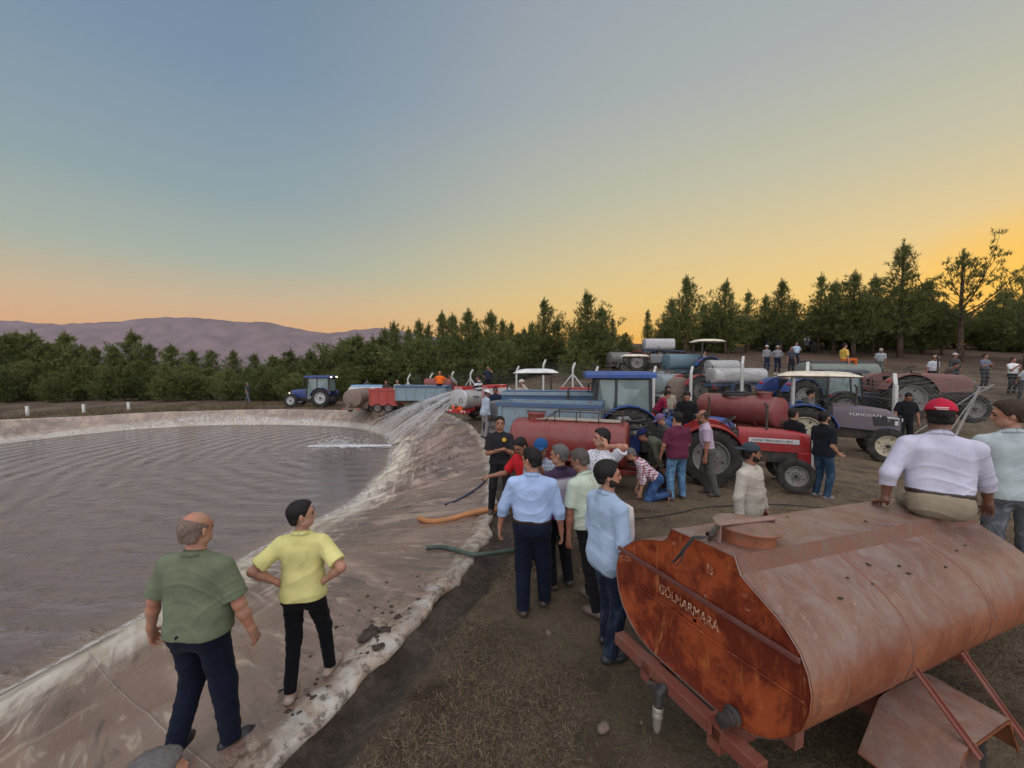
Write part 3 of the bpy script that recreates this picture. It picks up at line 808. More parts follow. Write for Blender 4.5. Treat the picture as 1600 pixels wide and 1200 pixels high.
def surface_nets(D, g, h):
    s = D < 0
    c = s[:-1, :-1, :-1].astype(np.int8)
    tot = np.zeros_like(c)
    for dx in (0, 1):
        for dy in (0, 1):
            for dz in (0, 1):
                tot += s[dx:s.shape[0]-1+dx, dy:s.shape[1]-1+dy, dz:s.shape[2]-1+dz]
    I = np.stack(np.nonzero((tot > 0) & (tot < 8)), 1)
    if not len(I): return np.zeros((0, 3)), np.zeros((0, 4), int)
    idx = -np.ones(tot.shape, np.int64); idx[I[:, 0], I[:, 1], I[:, 2]] = np.arange(len(I))
    acc = np.zeros((len(I), 3)); cnt = np.zeros(len(I))
    for ax in range(3):
        for u in (0, 1):
            for v in (0, 1):
                o = [0, 0, 0]; oth = [a for a in range(3) if a != ax]; o[oth[0]] = u; o[oth[1]] = v
                a = I+o; b = a.copy(); b[:, ax] += 1
                da = D[a[:, 0], a[:, 1], a[:, 2]]; db = D[b[:, 0], b[:, 1], b[:, 2]]
                m = (da < 0) != (db < 0); t = np.where(m, da/np.where(m, da-db, 1), 0)
                pt = np.zeros((len(I), 3)); pt[:, oth[0]] = u; pt[:, oth[1]] = v; pt[:, ax] = t
                acc += np.where(m[:, None], pt, 0); cnt += m
    P = I+acc/np.maximum(cnt, 1)[:, None]
    v = np.array([g[0][0], g[1][0], g[2][0]])+P*h
    quads = []
    for ax in range(3):
        o1, o2 = [(1, 2), (2, 0), (0, 1)][ax]
        sl0 = [slice(None)]*3; sl1 = [slice(None)]*3
        sl0[ax] = slice(0, -1); sl1[ax] = slice(1, None)
        A, Bm = s[tuple(sl0)], s[tuple(sl1)]
        E = np.stack(np.nonzero(A != Bm), 1)
        mk = (E[:, o1] > 0) & (E[:, o2] > 0) & (E[:, o1] < s.shape[o1]-1) & (E[:, o2] < s.shape[o2]-1)
        E = E[mk]
        if not len(E): continue
        def cell(d1, d2):
            q = E.copy(); q[:, o1] -= d1; q[:, o2] -= d2; return idx[q[:, 0], q[:, 1], q[:, 2]]
        q = np.stack([cell(1, 1), cell(0, 1), cell(0, 0), cell(1, 0)], 1)
        flip = ~A[E[:, 0], E[:, 1], E[:, 2]]
        q[flip] = q[flip][:, ::-1]
        quads.append(q)
    q = np.concatenate(quads); q = q[(q >= 0).all(1)]
    E = np.concatenate([q[:, [0, 1]], q[:, [1, 2]], q[:, [2, 3]], q[:, [3, 0]]]); n = len(v)
    cnt = np.maximum(np.bincount(E[:, 0], minlength=n)+np.bincount(E[:, 1], minlength=n), 1)
    for f in ((.6, -.45, .6, -.4) if h < .0075 else (.5, -.4)):        # takes the grid's terraces out and keeps the volume
        a = np.stack([np.bincount(E[:, 0], v[E[:, 1], k], n)+np.bincount(E[:, 1], v[E[:, 0], k], n) for k in range(3)], 1)/cnt[:, None]
        v = v+(a-v)*f
    return v, q

def rotm(ax, a):
    return np.array(Matrix.Rotation(a, 3, ax))
def ik(a, b, l1, l2, pole):
    """joint between a and b for limb lengths l1, l2, bent towards pole"""
    a = np.asarray(a, float); b = np.asarray(b, float); d = b-a; L = np.linalg.norm(d); Lm = min(L, (l1+l2)*.999); u = d/L
    b = a+u*Lm; x = (l1*l1-l2*l2+Lm*Lm)/(2*Lm); y = sqrt(max(0, l1*l1-x*x))
    p = np.asarray(pole, float); p = p-u*(p@u); p /= np.linalg.norm(p)+1e-9
    return a+u*x+p*y, b
SKIN = {}
def skin(tone):
    key = tone
    if key not in SKIN:
        base = {'fair': (.46, .27, .19), 'mid': (.36, .20, .135), 'tan': (.26, .135, .085), 'dark': (.17, .09, .058)}[tone]
        t = NT('skin_'+tone); p = t.pos(); n = t.noise(p, 9, 4, .6)
        c = t.mix(t.ramp(n, .35, .7), base, (base[0]*1.05, base[1]*.80, base[2]*.74))
        t.bump(t.noise(p, 120, 2), .12, .002)
        t.b.inputs['Subsurface Weight'].default_value = .0
        SKIN[key] = t.done(c, .52, 0, .35)
    return SKIN[key]
def cloth(col, kind='plain', col2=None, scale=1.0, rough=.88):
    col2 = col2 or tuple(x*.7 for x in col)
    key = ('cloth', tuple(col), kind, tuple(col2) if col2 else None, scale)
    if key in _MC: return _MC[key]
    t = NT('cloth_'+kind); p = t.pos()
    n1 = t.noise(p, 5, 4, .6); n2 = t.noise(t.pos(True, (1, 1, .55)), 11, 4, .6, 1.2); w = t.noise(p, 260, 2)
    c = t.mix(t.ramp(n1, .3, .7), tuple(x*.84 for x in col), tuple(min(1, x*1.06) for x in col))
    sp = t.n('ShaderNodeSeparateXYZ'); t.set(sp.inputs[0], p)
    if kind == 'check':
        f = 44*scale
        a = t.math('GREATER_THAN', t.math('SINE', t.math('MULTIPLY', t.math('ADD', sp.outputs[0], t.math('MULTIPLY', sp.outputs[1], .6)), f*6.28/2)), 0)
        b = t.math('GREATER_THAN', t.math('SINE', t.math('MULTIPLY', sp.outputs[2], f*6.28/2)), 0)
        m = t.math('MULTIPLY', t.math('ADD', a, b), .5); c = t.mix(m, c, col2)
    elif kind == 'stripe':
        q = t.math('ADD', t.math('SINE', t.math('MULTIPLY', sp.outputs[2], 36*scale)), t.math('MULTIPLY', t.math('SINE', t.math('MULTIPLY', sp.outputs[2], 87*scale)), .5))
        c = t.mix(t.ramp(q, -.1, .25), c, col2)
    elif kind == 'dots':
        v = t.n('ShaderNodeTexVoronoi'); t.set(v.inputs['Vector'], p); v.inputs['Scale'].default_value = 42*scale
        c = t.mix(t.ramp(v.outputs[0], .22, .30, 1, 0), c, col2)
    elif kind == 'band':      # broad bands of two colours down the chest
        q = t.math('SINE', t.math('ADD', t.math('MULTIPLY', sp.outputs[2], 17*scale), t.math('MULTIPLY', n1, 2)))
        c = t.mix(t.ramp(q, .1, .4), c, col2)
        c = t.mix(t.ramp(sp.outputs[2], 1.18, 1.25), c, t.mix(t.ramp(sp.outputs[2], 1.33, 1.38), (.60, .56, .62), (.05, .03, .06)))
    elif kind == 'denim':
        c = t.mix(t.ramp(n2, .45, .7), c, tuple(min(1, x*1.7+.02) for x in col))
    elif kind == 'marks':
        c = t.mix(t.ramp(t.noise(p, 4.2, 3, .5), .66, .72, 0, .75), c, col2)
    elif kind == 'camo':
        c = t.mix(t.ramp(t.noise(p, 16, 3, .6), .5, .56), c, col2)
    t.bump(t.math('ADD', t.math('MULTIPLY', n2, 1.0), t.math('MULTIPLY', w, .05)), .32, .02)
    t.b.inputs['Sheen Weight'].default_value = .03
    _MC[key] = t.done(c, rough, 0, .12); return _MC[key]
HAIRM = {}
def hairm(col):
    if col not in HAIRM:
        t = NT('hair'); n = t.noise(t.pos(True, (1, 1, .3)), 90, 3, .7)
        t.bump(n, .5, .004)
        HAIRM[col] = t.done(t.mix(t.ramp(n, .3, .7), tuple(x*.75 for x in col), tuple(x*1.1 for x in col)), .6, 0, .2)
    return HAIRM[col]
BLACKH, BROWNH, GREYH, WHITEH = (.012, .010, .009), (.040, .024, .015), (.11, .10, .095), (.42, .41, .40)
EYE = flat('eye_dark', (.02, .015, .012), .2)
SHOE = flat('shoe_leather', (.055, .040, .032), .5, 0, .4, .2, 60)
SHOEB = flat('shoe_black', (.022, .022, .025), .45, 0, .4, .2, 60)
BELT = flat('belt_leather', (.03, .018, .012), .4)
BUTTON = flat('button_pale', (.5, .5, .48), .4)

def hand(sd, w, d, n, s, curl=.5, sc=1.0, spread=.12, pose='relax'):
    """palm, thumb and four fingers. w wrist, d direction of the hand, n palm normal (fingers curl towards it), s thumb side"""
    d = nrm3(d); n = nrm3(n-d*(np.dot(n, d))); s = nrm3(np.asarray(s)-d*np.dot(s, d)-n*np.dot(s, n))
    L = .19*sc
    for q in (-.6, 0, .6):
        sd.cone(w+s*q*.018*sc, w+d*.085*sc+s*q*.042*sc, .017*sc, .0135*sc, .012)
    sd.cone(w-d*.03*sc, w+d*.02*sc, .024*sc, .020*sc, .02)
    for i, (off, ln) in enumerate(((.033, .068), (.011, .076), (-.011, .070), (-.032, .055))):
        b = w+d*.088*sc+s*off*sc; dd = nrm3(d+s*off*spread*12)
        c = curl*(1+.12*i)
        if pose == 'point': c = .06 if i == 0 else 1.25
        P = b; a = c*.45
        for j, fr in enumerate((.46, .31, .26)):
            dj = nrm3(dd*cos(a)+n*sin(a)); Q = P+dj*ln*fr*sc
            sd.cone(P, Q, (.0095-.0009*j)*sc, (.0088-.0009*j)*sc, .004); P = Q; a += c*.75
    tb = w+d*.022*sc+s*.024*sc+n*.006
    t1 = tb+nrm3(d*.75+s*.62+n*.30)*.040*sc; t2 = t1+nrm3(d*.95+s*.12+n*.35)*.030*sc
    sd.cone(tb, t1, .014*sc, .0108*sc, .010); sd.cone(t1, t2, .0105*sc, .0085*sc, .004)

def person(label, loc, face, hgt=1.75, girth=1.0, belly=0.0, tone='mid', hair=BLACKH, hairstyle='short',
           shirt=(.5, .5, .5), shirtk='plain', shirt2=None, sleeve='short', untuck=.0, vest=None, collar=True,
           pants=(.02, .025, .04), pantsk='plain', shoes=SHOE, sandal=False,
           armR=None, armL=None, head=(0, 0), lean=0, side=0, twist=0, hips=None, footR=None, footL=None, beard=None, mous=None,
           cap=None, capdir=0, belt=False, res=.008, group=None, palmR=None, palmL=None, curl=.5, emblem=None, apron=None,
           name='person', kneepole=None, open_shirt=None, posR=None, posL=None, toe=(9, 9), shoulders=1.0, towel=None, loosep=1.0):
    """face: heading in degrees clockwise from +Y. arms: (upper dir, fore dir, hand dir) in the chest's frame, x outwards, y forward, z up"""
    s = hgt/1.75; g = girth
    J = lambda x, y, z: np.array([x*s, y*s, z*s])
    pel = J(0, 0, .93) if hips is None else np.array(hips, float)
    T = rotm('Z', -R(twist)) @ rotm('X', -R(lean)) @ rotm('Y', R(side))      # torso frame
    tz = lambda x, y, z: pel+T @ J(x, y, z-.93)
    # legs
    fR = J(.12, .0, .0) if footR is None else np.array(footR, float); fL = J(-.12, .0, .0) if footL is None else np.array(footL, float)
    hipR, hipL = pel+J(.088*g**.5, 0, -.02), pel+J(-.088*g**.5, 0, -.02)
    kp = kneepole or ((.12, 1, 0.05), (-.12, 1, 0.05))
    aR, aL = fR+J(0, -.02, .075), fL+J(0, -.02, .075)
    kR, aR = ik(hipR, aR, .43*s, .42*s, kp[0]); kL, aL = ik(hipL, aL, .43*s, .42*s, kp[1])
    legs = ((hipR, kR, aR, toe[0], 1), (hipL, kL, aL, -toe[1], -1))
    # arms
    shw = .182*(1+(g-1)*.35)*shoulders
    dflt = ((.16, .03, -1), (.08, .22, -1), (.02, .22, -1))
    def arm(a, sg):
        a = a if a and a != 'hip' else dflt
        m = np.array([sg, 1, 1])
        S0 = tz(sg*shw, -.004, 1.376)
        up = T @ nrm3(np.array(a[0])*m); fo = T @ nrm3(np.array(a[1])*m)
        hd = T @ nrm3(np.array(a[2] if len(a) > 2 else a[1])*m)
        E = S0+up*.285*s; W = E+fo*.25*s
        return S0, E, W, hd
    def armto(t, sg, pole):
        S0 = tz(sg*shw, -.004, 1.376); E, W = ik(S0, np.array(t[0], float), .285*s, .25*s, pole)
        return S0, E, W, nrm3(np.array(t[1], float))
    AR = armto(posR, 1, posR[2]) if posR else arm(armR, 1)
    AL = armto(posL, -1, posL[2]) if posL else arm(armL, -1)
    if armR == 'hip': AR = armto(((.185*g**.5, -.03, 1.045*s), (-.45, .55, -.7), (1, -.55, .1)), 1, (1, -.55, .1))
    if armL == 'hip': AL = armto(((-.185*g**.5, -.03, 1.045*s), (.45, .55, -.7), (-1, -.55, .1)), -1, (-1, -.55, .1))
    # ---------------- body
    b = Sdf()
    gx = g; bl = belly
    tor = [(.068, 0, .95, .106*g**.5), (.058, .006+bl*.04, 1.07, (.092+bl*.030)*g), (.062, .008+bl*.06, 1.15, (.092+bl*.036)*g), (.072, .004+bl*.02, 1.25, (.098+bl*.012)*g**.7), (.078, 0, 1.335, .098*g**.5)]
    for x, y, z, r in tor: b.cone(tz(-x*gx, y, z), tz(x*gx, y, z), r*s, r*s, .035)
    for q in (-1, 1): b.cone(tz(q*.02, -.01, 1.435), tz(q*shw*.90, -.008, 1.385), .048*s, .048*s, .035)
    b.cone(tz(0, -.01, 1.42), tz(0, .005, 1.56), .062*s*g**.4, .056*s*g**.4, .04)
    for (h_, k_, a_, toe_, sg) in legs:
        b.cone(h_, k_, .080*s*g**.5, .050*s*g**.3, .04); b.cone(k_, k_+(a_-k_)*.35, .048*s, .050*s*g**.2, .02); b.cone(k_+(a_-k_)*.3, a_, .050*s, .034*s, .02)
        td = rotm('Z', -R(toe_)) @ np.array([0, 1., 0])
        shank = nrm3(a_-k_)
        if abs(shank[2]) < .6: td = np.array([shank[0]*.35, shank[1]*.35, -.9])        # kneeling: toes down
        b.cone(a_+J(0, 0, -.03), a_+td*.13*s+J(0, 0, -.048), .034*s, .024*s, .02)
        b.cone(a_+J(0, 0, -.04)-td*.03*s, a_+J(0, 0, -.03), .032*s, .03*s, .02)
    for (S0, E, W, hd), sg, pm in ((AR, 1, palmR), (AL, -1, palmL)):
        b.cone(S0, E, .050*s*g**.5, .040*s*g**.3, .035); b.cone(E, E+(W-E)*.35, .039*s, .040*s*g**.3, .02); b.cone(E+(W-E)*.3, W, .040*s*g**.3, .026*s, .02)
        inw = T @ np.array([-sg, 0, 0.]); fwd = T @ np.array([0, 1., 0])
        pn = inw if pm is None else nrm3(np.array(pm[:3], float)*np.array([sg, 1, 1]))
        th = fwd if abs(np.dot(nrm3(hd), fwd)) < .8 else T @ np.array([0, 0, 1.])
        if abs(np.dot(pn, nrm3(hd))) > .85: pn = th; th = T @ np.array([-sg, 0., 0])
        hand(b, W+nrm3(W-E)*.012, hd, pn, th, curl if not isinstance(curl, (tuple, list)) else curl[0 if sg > 0 else 1], s*1.02, pose='relax' if not (pm is not None and len(pm) > 3) else 'point')
    # head frame
    yaw, pit = head
    Hm = rotm('Z', -R(yaw)) @ (T if abs(lean) < 8 else rotm('Z', -R(twist)) @ rotm('X', -R(lean*.55))) @ rotm('X', R(pit))
    hb = tz(0, .005, 1.55)
    hs = s*1.08
    hp = lambda x, y, z: hb+Hm @ (np.array([x, y, z])*hs)
    HM = Hm
    b.ell(hp(0, -.012, .110), np.array([.076, .096, .092])*hs, HM, .02)
    b.ell(hp(0, .020, .070), np.array([.062, .070, .090])*hs, HM, .02)
    b.cone(hp(-.018, .058, .012), hp(.018, .058, .012), .026*hs, .026*hs, .03)      # chin
    b.cone(hp(-.040, .020, .022), hp(.040, .020, .022), .030*hs, .030*hs, .03)      # jaw
    if res < .011:
        b.cone(hp(0, .088, .098), hp(0, .100, .060), .0085*hs, .0125*hs, .008)      # nose
        b.cone(hp(-.013, .092, .056), hp(.013, .092, .056), .010*hs, .010*hs, .006)
        b.cone(hp(-.030, .082, .110), hp(.030, .082, .110), .012*hs, .012*hs, .012)   # brow
        b.cone(hp(-.020, .083, .028), hp(.020, .083, .028), .0085*hs, .0085*hs, .008)  # lips
        for sg in (-1, 1):
            b.ell(hp(sg*.034, .092, .088), np.array([.016, .010, .010])*hs, HM, .008, sub=True)
            b.ell(hp(sg*.079, -.006, .078), np.array([.008, .020, .032])*hs, HM @ rotm('Z', sg*.35), .006)
    else:
        b.cone(hp(0, .09, .095), hp(0, .104, .062), .010*hs, .015*hs, .01)
        for sg in (-1, 1): b.ell(hp(sg*.079, -.006, .078), np.array([.012, .020, .030])*hs, HM, .006)
    v, q = b.mesh(res)
    root = mesh_obj(name, v, q, skin(tone), None, True)
    root.location = loc; root.rotation_euler = (0, 0, -R(face))
    tag(root, label, 'person', group)
    rnd = random.Random(len(label)*7+int(loc[0]*100))
    ph = [rnd.uniform(0, 6.28) for _ in range(6)]
    def wrinkle(amp, fz=1.0):
        def f(P):
            x, y, z = P[:, 0], P[:, 1], P[:, 2]
            m = .35+.65*np.clip(np.sin(x*9+z*7+ph[3])*np.sin(z*11+ph[0])+.4, 0, 1)
            a = 1-np.abs(np.sin(z*21*fz+x*(9 if ph[2] > 3 else -9)+ph[0]+2.2*np.sin(x*8+ph[1])+1.5*np.sin(y*10+z*6+ph[2])))
            c = 1-np.abs(np.sin(z*21*fz-x*24+ph[4]+1.6*np.sin(z*12+ph[5])+1.2*np.sin(y*16)))
            m2 = np.clip(np.sin(x*7-z*9+ph[5])*1.4-.2, 0, 1)
            return -amp*(m*a**2.5*1.0+m2*c**3*.7)
        return f
    cr = max(res, .007)
    # ---------------- trousers
    pg = 1.0
    t = Sdf()
    top = 1.02
    for x, y, z, r in tor[:2]: t.cone(tz(-x*gx, y, z), tz(x*gx, y, z), r*s+.010, r*s+.010, .035)
    t.cone(tz(-.068*gx, -.018, .91), tz(.068*gx, -.018, .91), .112*s*g**.5, .112*s*g**.5, .035)
    for (h_, k_, a_, toe_, sg) in legs:
        end = a_+nrm3(a_-k_)*.02; n_ = nrm3(a_-k_)
        t.cone(h_, k_, .096*s*g**.5, .072*s*g**.2*loosep, .035); t.cone(k_, end, .071*s*g**.2*loosep, .058*s*loosep, .03, clips=((end, n_),))
    t.disp = wrinkle(.008, 1.2)
    t.clips = [(tz(0, 0, top), T @ np.array([0, 0, 1.]))]
    v, q = t.mesh(cr); mesh_obj('trousers', v, q, cloth(pants, pantsk), root, True)
    # ---------------- shirt
    sh = Sdf(); ex = .017
    for i, (x, y, z, r) in enumerate(tor):
        e = ex+(.008 if i in (1, 2) else 0)+(.012 if (untuck and i < 2) else 0)
        sh.cone(tz(-x*gx, y, z), tz(x*gx, y, z), r*s+e, r*s+e, .035)
    if untuck: sh.cone(tz(-.07*gx, 0, .88), tz(.07*gx, 0, .88), .130*s*g**.5, .130*s*g**.5, .04)
    for q in (-1, 1): sh.cone(tz(q*.02, -.01, 1.435), tz(q*shw*.90, -.008, 1.385), .048*s+ex, .048*s+ex, .035)
    nk = nrm3(T @ np.array([0, .30, 1.0]))
    sh.cone(tz(0, -.012, 1.42), tz(0, -.002, 1.52), .080*s*g**.3, .064*s*g**.3, .035, clips=((tz(0, 0, 1.490), nk),))
    sl = sleeve if isinstance(sleeve, tuple) else (sleeve, sleeve)
    for (S0, E, W, hd), k_ in ((AR, sl[0]), (AL, sl[1])):
        if k_ == 'none': continue
        if k_ == 'short':
            e_ = S0+(E-S0)*.80; n_ = nrm3(E-S0)
            sh.cone(S0, e_, (.052*g**.5)*s+ex, .052*s*g**.4+ex+.006, .04, clips=((e_, n_),))
        else:
            fr = {'long': .96, 'rolled': .35, 'half': .05}[k_]
            sh.cone(S0, E, (.052*g**.5)*s+ex, .044*s*g**.3+ex, .04)
            e_ = E+(W-E)*fr; n_ = nrm3(W-E)
            sh.cone(E, e_, .044*s*g**.3+ex-.002, .032*s+ex if k_ == 'long' else .046*s+ex, .025, clips=((e_, n_),))
            if k_ == 'long': sh.cone(e_-n_*.05, e_, .036*s+ex, .036*s+ex, .01, clips=((e_, n_), (e_-n_*.055, -n_)))
    sh.disp = wrinkle(.0075)
    hem = (.985 if not belt else 1.012) if not untuck else .93-untuck
    sh.clips = [(tz(0, 0, hem), T @ np.array([0, 0, -1.]))]
    v, q = sh.mesh(cr)
    shirto = mesh_obj('shirt', v, q, cloth(shirt, shirtk, shirt2), root, True)
    if collar and res < .011:
        cl = MB()
        rg = []
        for k in range(25):
            a = 2*pi*k/24; rr = (.066+.006*g)*s
            c0 = tz(0, -.004, 1.478)
            up_ = .036*s if True else 0
            base = T @ np.array([rr*sin(a), -rr*cos(a)*.98, -.020*(-cos(a))*s*1.0-.012])
            topv = T @ np.array([rr*.93*sin(a), -rr*cos(a)*.92, up_-.012-.022*(-cos(a))*s])
            outv = T @ np.array([rr*1.22*sin(a), -rr*cos(a)*1.18, -.010-.020*(-cos(a))*s])
            gap = .0
            rg.append([Vector(c0+base), Vector(c0+topv), Vector(c0+outv)])
        cl.loft([[r_[j] for r_ in rg] for j in (0, 1, 2)], closed=False)
        o = cl.build('collar', cloth(shirt if shirtk != 'band' else (.03, .02, .04), 'plain'), root, smooth=True, autosmooth=False)
        md = o.modifiers.new('th', 'SOLIDIFY'); md.thickness = .004
    if open_shirt:       # an undershirt that shows at the open front
        u = Sdf()
        for i, (x, y, z, r) in enumerate(tor): u.cone(tz(-x*.35, y+.070, z), tz(x*.8, y+.070, z), r*s+ex+.012, r*s+ex+.012, .05)
        u.cone(tz(-.05, .02, 1.40), tz(.05, .02, 1.40), .07*s+ex, .07*s+ex, .06)
        u.disp = wrinkle(.005); u.clips = [(tz(0, 0, .93), T @ np.array([0, 0, -1.])), (tz(0, 0, 1.47), nrm3(T @ np.array([0, .6, 1.0])))]
        v, q = u.mesh(cr); mesh_obj('undershirt', v, q, cloth(open_shirt), root, True)
    if belt:
        bb = Sdf(); x, y, z, r = tor[0]
        zz = 1.005
        bb.cone(tz(-.072*gx, .006, zz), tz(.072*gx, .006, zz), .112*s*g**.5+.008, .112*s*g**.5+.008, .01, clips=((tz(0, 0, zz+.018), T @ np.array([0, 0, 1.])), (tz(0, 0, zz-.018), T @ np.array([0, 0, -1.]))))
        v, q = bb.mesh(min(cr, .007)); mesh_obj('belt', v, q, BELT, root, True)
    # ---------------- shoes
    for (h_, k_, a_, toe_, sg) in legs:
        td = rotm('Z', -R(toe_)) @ np.array([0, 1., 0]); shank = nrm3(a_-k_); up = np.array([0, 0, 1.])
        if abs(shank[2]) < .6: td = nrm3(np.array([shank[0]*.35, shank[1]*.35, -.9])); up = -shank
        st = Sdf(); fl = a_-up*.075*s
        n_ = -up
        if not sandal:
            st.cone(fl+up*.035*s-td*.045*s, fl+up*.032*s+td*.10*s, .044*s, .046*s, .02); st.cone(fl+up*.03*s+td*.09*s, fl+up*.022*s+td*.145*s, .041*s, .032*s, .02)
            st.cone(fl+up*.04*s-td*.02*s, a_+up*.015, .043*s, .044*s, .02)
            st.clips = [(fl+up*.004, n_), (a_+up*.03-td*.02, nrm3(up*1.0-td*.1))]
        else:
            st.cone(fl+up*.012*s-td*.05*s, fl+up*.012*s+td*.16*s, .047*s, .050*s, .01); st.cone(fl+up*.05*s+td*.06*s, fl+up*.028*s+td*.12*s, .040*s, .042*s, .015)
            st.clips = [(fl+up*.002, n_)]
        v, q = st.mesh(min(cr, .008)); mesh_obj('shoe', v, q, shoes, root, True)
    # ---------------- hair, beard, cap
    if hairstyle != 'none':
        hr = Sdf(); e = {'short': .006, 'full': .012, 'crop': .005, 'bald': .0025}[hairstyle]
        hr.ell(hp(0, -.014, .112), (np.array([.077, .097, .093])+e)*hs, HM, .02)
        if hairstyle in ('short', 'full'): hr.ell(hp(0, .028, .168), np.array([.056, .054, .026+e])*hs, HM, .02)
        hr.cone(hp(-.030, -.048, .045), hp(.030, -.048, .045), (.042+e*.4)*hs, (.042+e*.4)*hs, .02)
        hl0 = HM @ nrm3([0, .80, -.60]); c0 = hp(0, .072, .158)
        def hairline(P, h0=hp(0, 0, 0), M=HM.copy()):
            q = (P-h0)@M/hs
            f = np.interp(q[:, 2], [.0, .045, .070, .080, .100, .112, .135, .158, .178, .2], [-.050, -.040, -.034, .022, .030, .040, .050, .072, .100, .13])
            f = f-.012*np.abs(np.sin(q[:, 0]*70))*(q[:, 2] > .15)
            return (q[:, 1]-f)*hs
        hr.clips = [hairline, (hp(0, -.05, .020), HM @ nrm3([0, .1, -1.]))]
        if cap: hr.clips.append((hp(0, 0, .120), HM @ nrm3([0, 0, 1.])))
        if hairstyle == 'bald': hr.clips.append((hp(0, 0, .135), HM @ nrm3([0, .55, 1.]))); hr.clips.append((hp(0, .04, 0), HM @ nrm3([0, 1., 0])))
        hr.disp = lambda P: -.0028*np.sin(P[:, 0]*150+np.sin(P[:, 2]*90)*2)*np.sin(P[:, 1]*120+P[:, 2]*60)-.0022*np.sin(P[:, 0]*260-P[:, 2]*110)*np.sin(P[:, 1]*230+2)
        v, q = hr.mesh(min(cr, .008)); mesh_obj('hair', v, q, hairm(hair), root, True)
    if beard:
        bd = Sdf()
        bd.cone(hp(-.020, .058, .010), hp(.020, .058, .010), .033*hs, .033*hs, .02); bd.cone(hp(-.045, .022, .028), hp(.045, .022, .028), .036*hs, .036*hs, .02)
        bd.cone(hp(-.064, .005, .06), hp(-.055, .02, .03), .020*hs, .03*hs, .02); bd.cone(hp(.064, .005, .06), hp(.055, .02, .03), .020*hs, .03*hs, .02)
        bd.cone(hp(-.02, .086, .040), hp(.02, .086, .040), .012*hs, .012*hs, .01)
        bd.cone(hp(0, .088, .026), hp(0, .098, .028), .012*hs, .008*hs, .004, sub=True)
        bd.clips = [(hp(0, -.002, 0), HM @ nrm3([0, -1., 0])), (hp(0, .04, .050), HM @ nrm3([0, .5, 1.]))]
        v, q = bd.mesh(min(cr, .007)); mesh_obj('beard', v, q, hairm(beard), root, True)
    if mous:
        m = MB(); m.tube([hp(-.030, .086, .034), hp(-.012, .101, .043), hp(.012, .101, .043), hp(.030, .086, .034)], [.004, .008, .008, .004], 6)
        m.build('moustache', hairm(hair), root, smooth=True)
    if res < .011:
        for sg in (-1, 1):
            m = MB(); m.ball(hp(sg*.033, .0785, .088), .0105*hs, 8); m.build('eye', EYE, root, smooth=True)
            m = MB(); m.tube([hp(sg*.014, .095, .112), hp(sg*.034, .093, .117), hp(sg*.052, .080, .110)], [.004, .0045, .003], 5); m.build('eyebrow', hairm(hair), root, smooth=True)
    if cap:
        cd = Hm @ rotm('Z', -R(capdir))
        hc = lambda x, y, z: hp(0, 0, 0)+cd @ (np.array([x, y, z])*hs)+Hm @ np.array([0, -.012, 0])*hs
        cp = Sdf(); cp.ell(hc(0, 0, .118), np.array([.094, .110, .100])*hs, cd, .02)
        cp.cone(hc(0, 0, .213), hc(0, 0, .220), .010, .009, .004)
        cp.clips = [(hc(0, 0, .118), cd @ nrm3([0, -.08, -1.]))]
        v, q = cp.mesh(min(cr, .007)); co = mesh_obj('cap', v, q, cloth(cap), root, True)
        br = Sdf(); br.ell(hc(0, .115, .128), np.array([.075, .078, .010])*hs, cd @ rotm('X', -.12), .01, clips=((hc(0, .05, 0), cd @ np.array([0, -1., 0])),))
        v, q = br.mesh(.0055); mesh_obj('brim', v, q, cloth(cap), co, True)
    if emblem:
        m = MB(); c = tz(-.075, .125, 1.36); m.lathe([(.001, .006), (.034, .006), (.036, -.004)], c, 'Y', 20)
        e = m.build('emblem', flat('emblem_yellow', (.75, .48, .03), .5), root)
        m = MB(); m.ball(c+T @ np.array([0, .008, .006]), .010, 6, sc=(1, .3, 1)); m.bar(c+T @ np.array([0, .009, -.002]), c+T @ np.array([0, .009, -.022]), .012, .002); m.build('emblem_mark', flat('emblem_dark', (.25, .10, .02), .5), e)
    root['jt'] = 0
    info = dict(hp=hp, tz=tz, AR=AR, AL=AL, T=T, HM=HM, pel=pel, s=s)
    del root['jt']
    return root, info
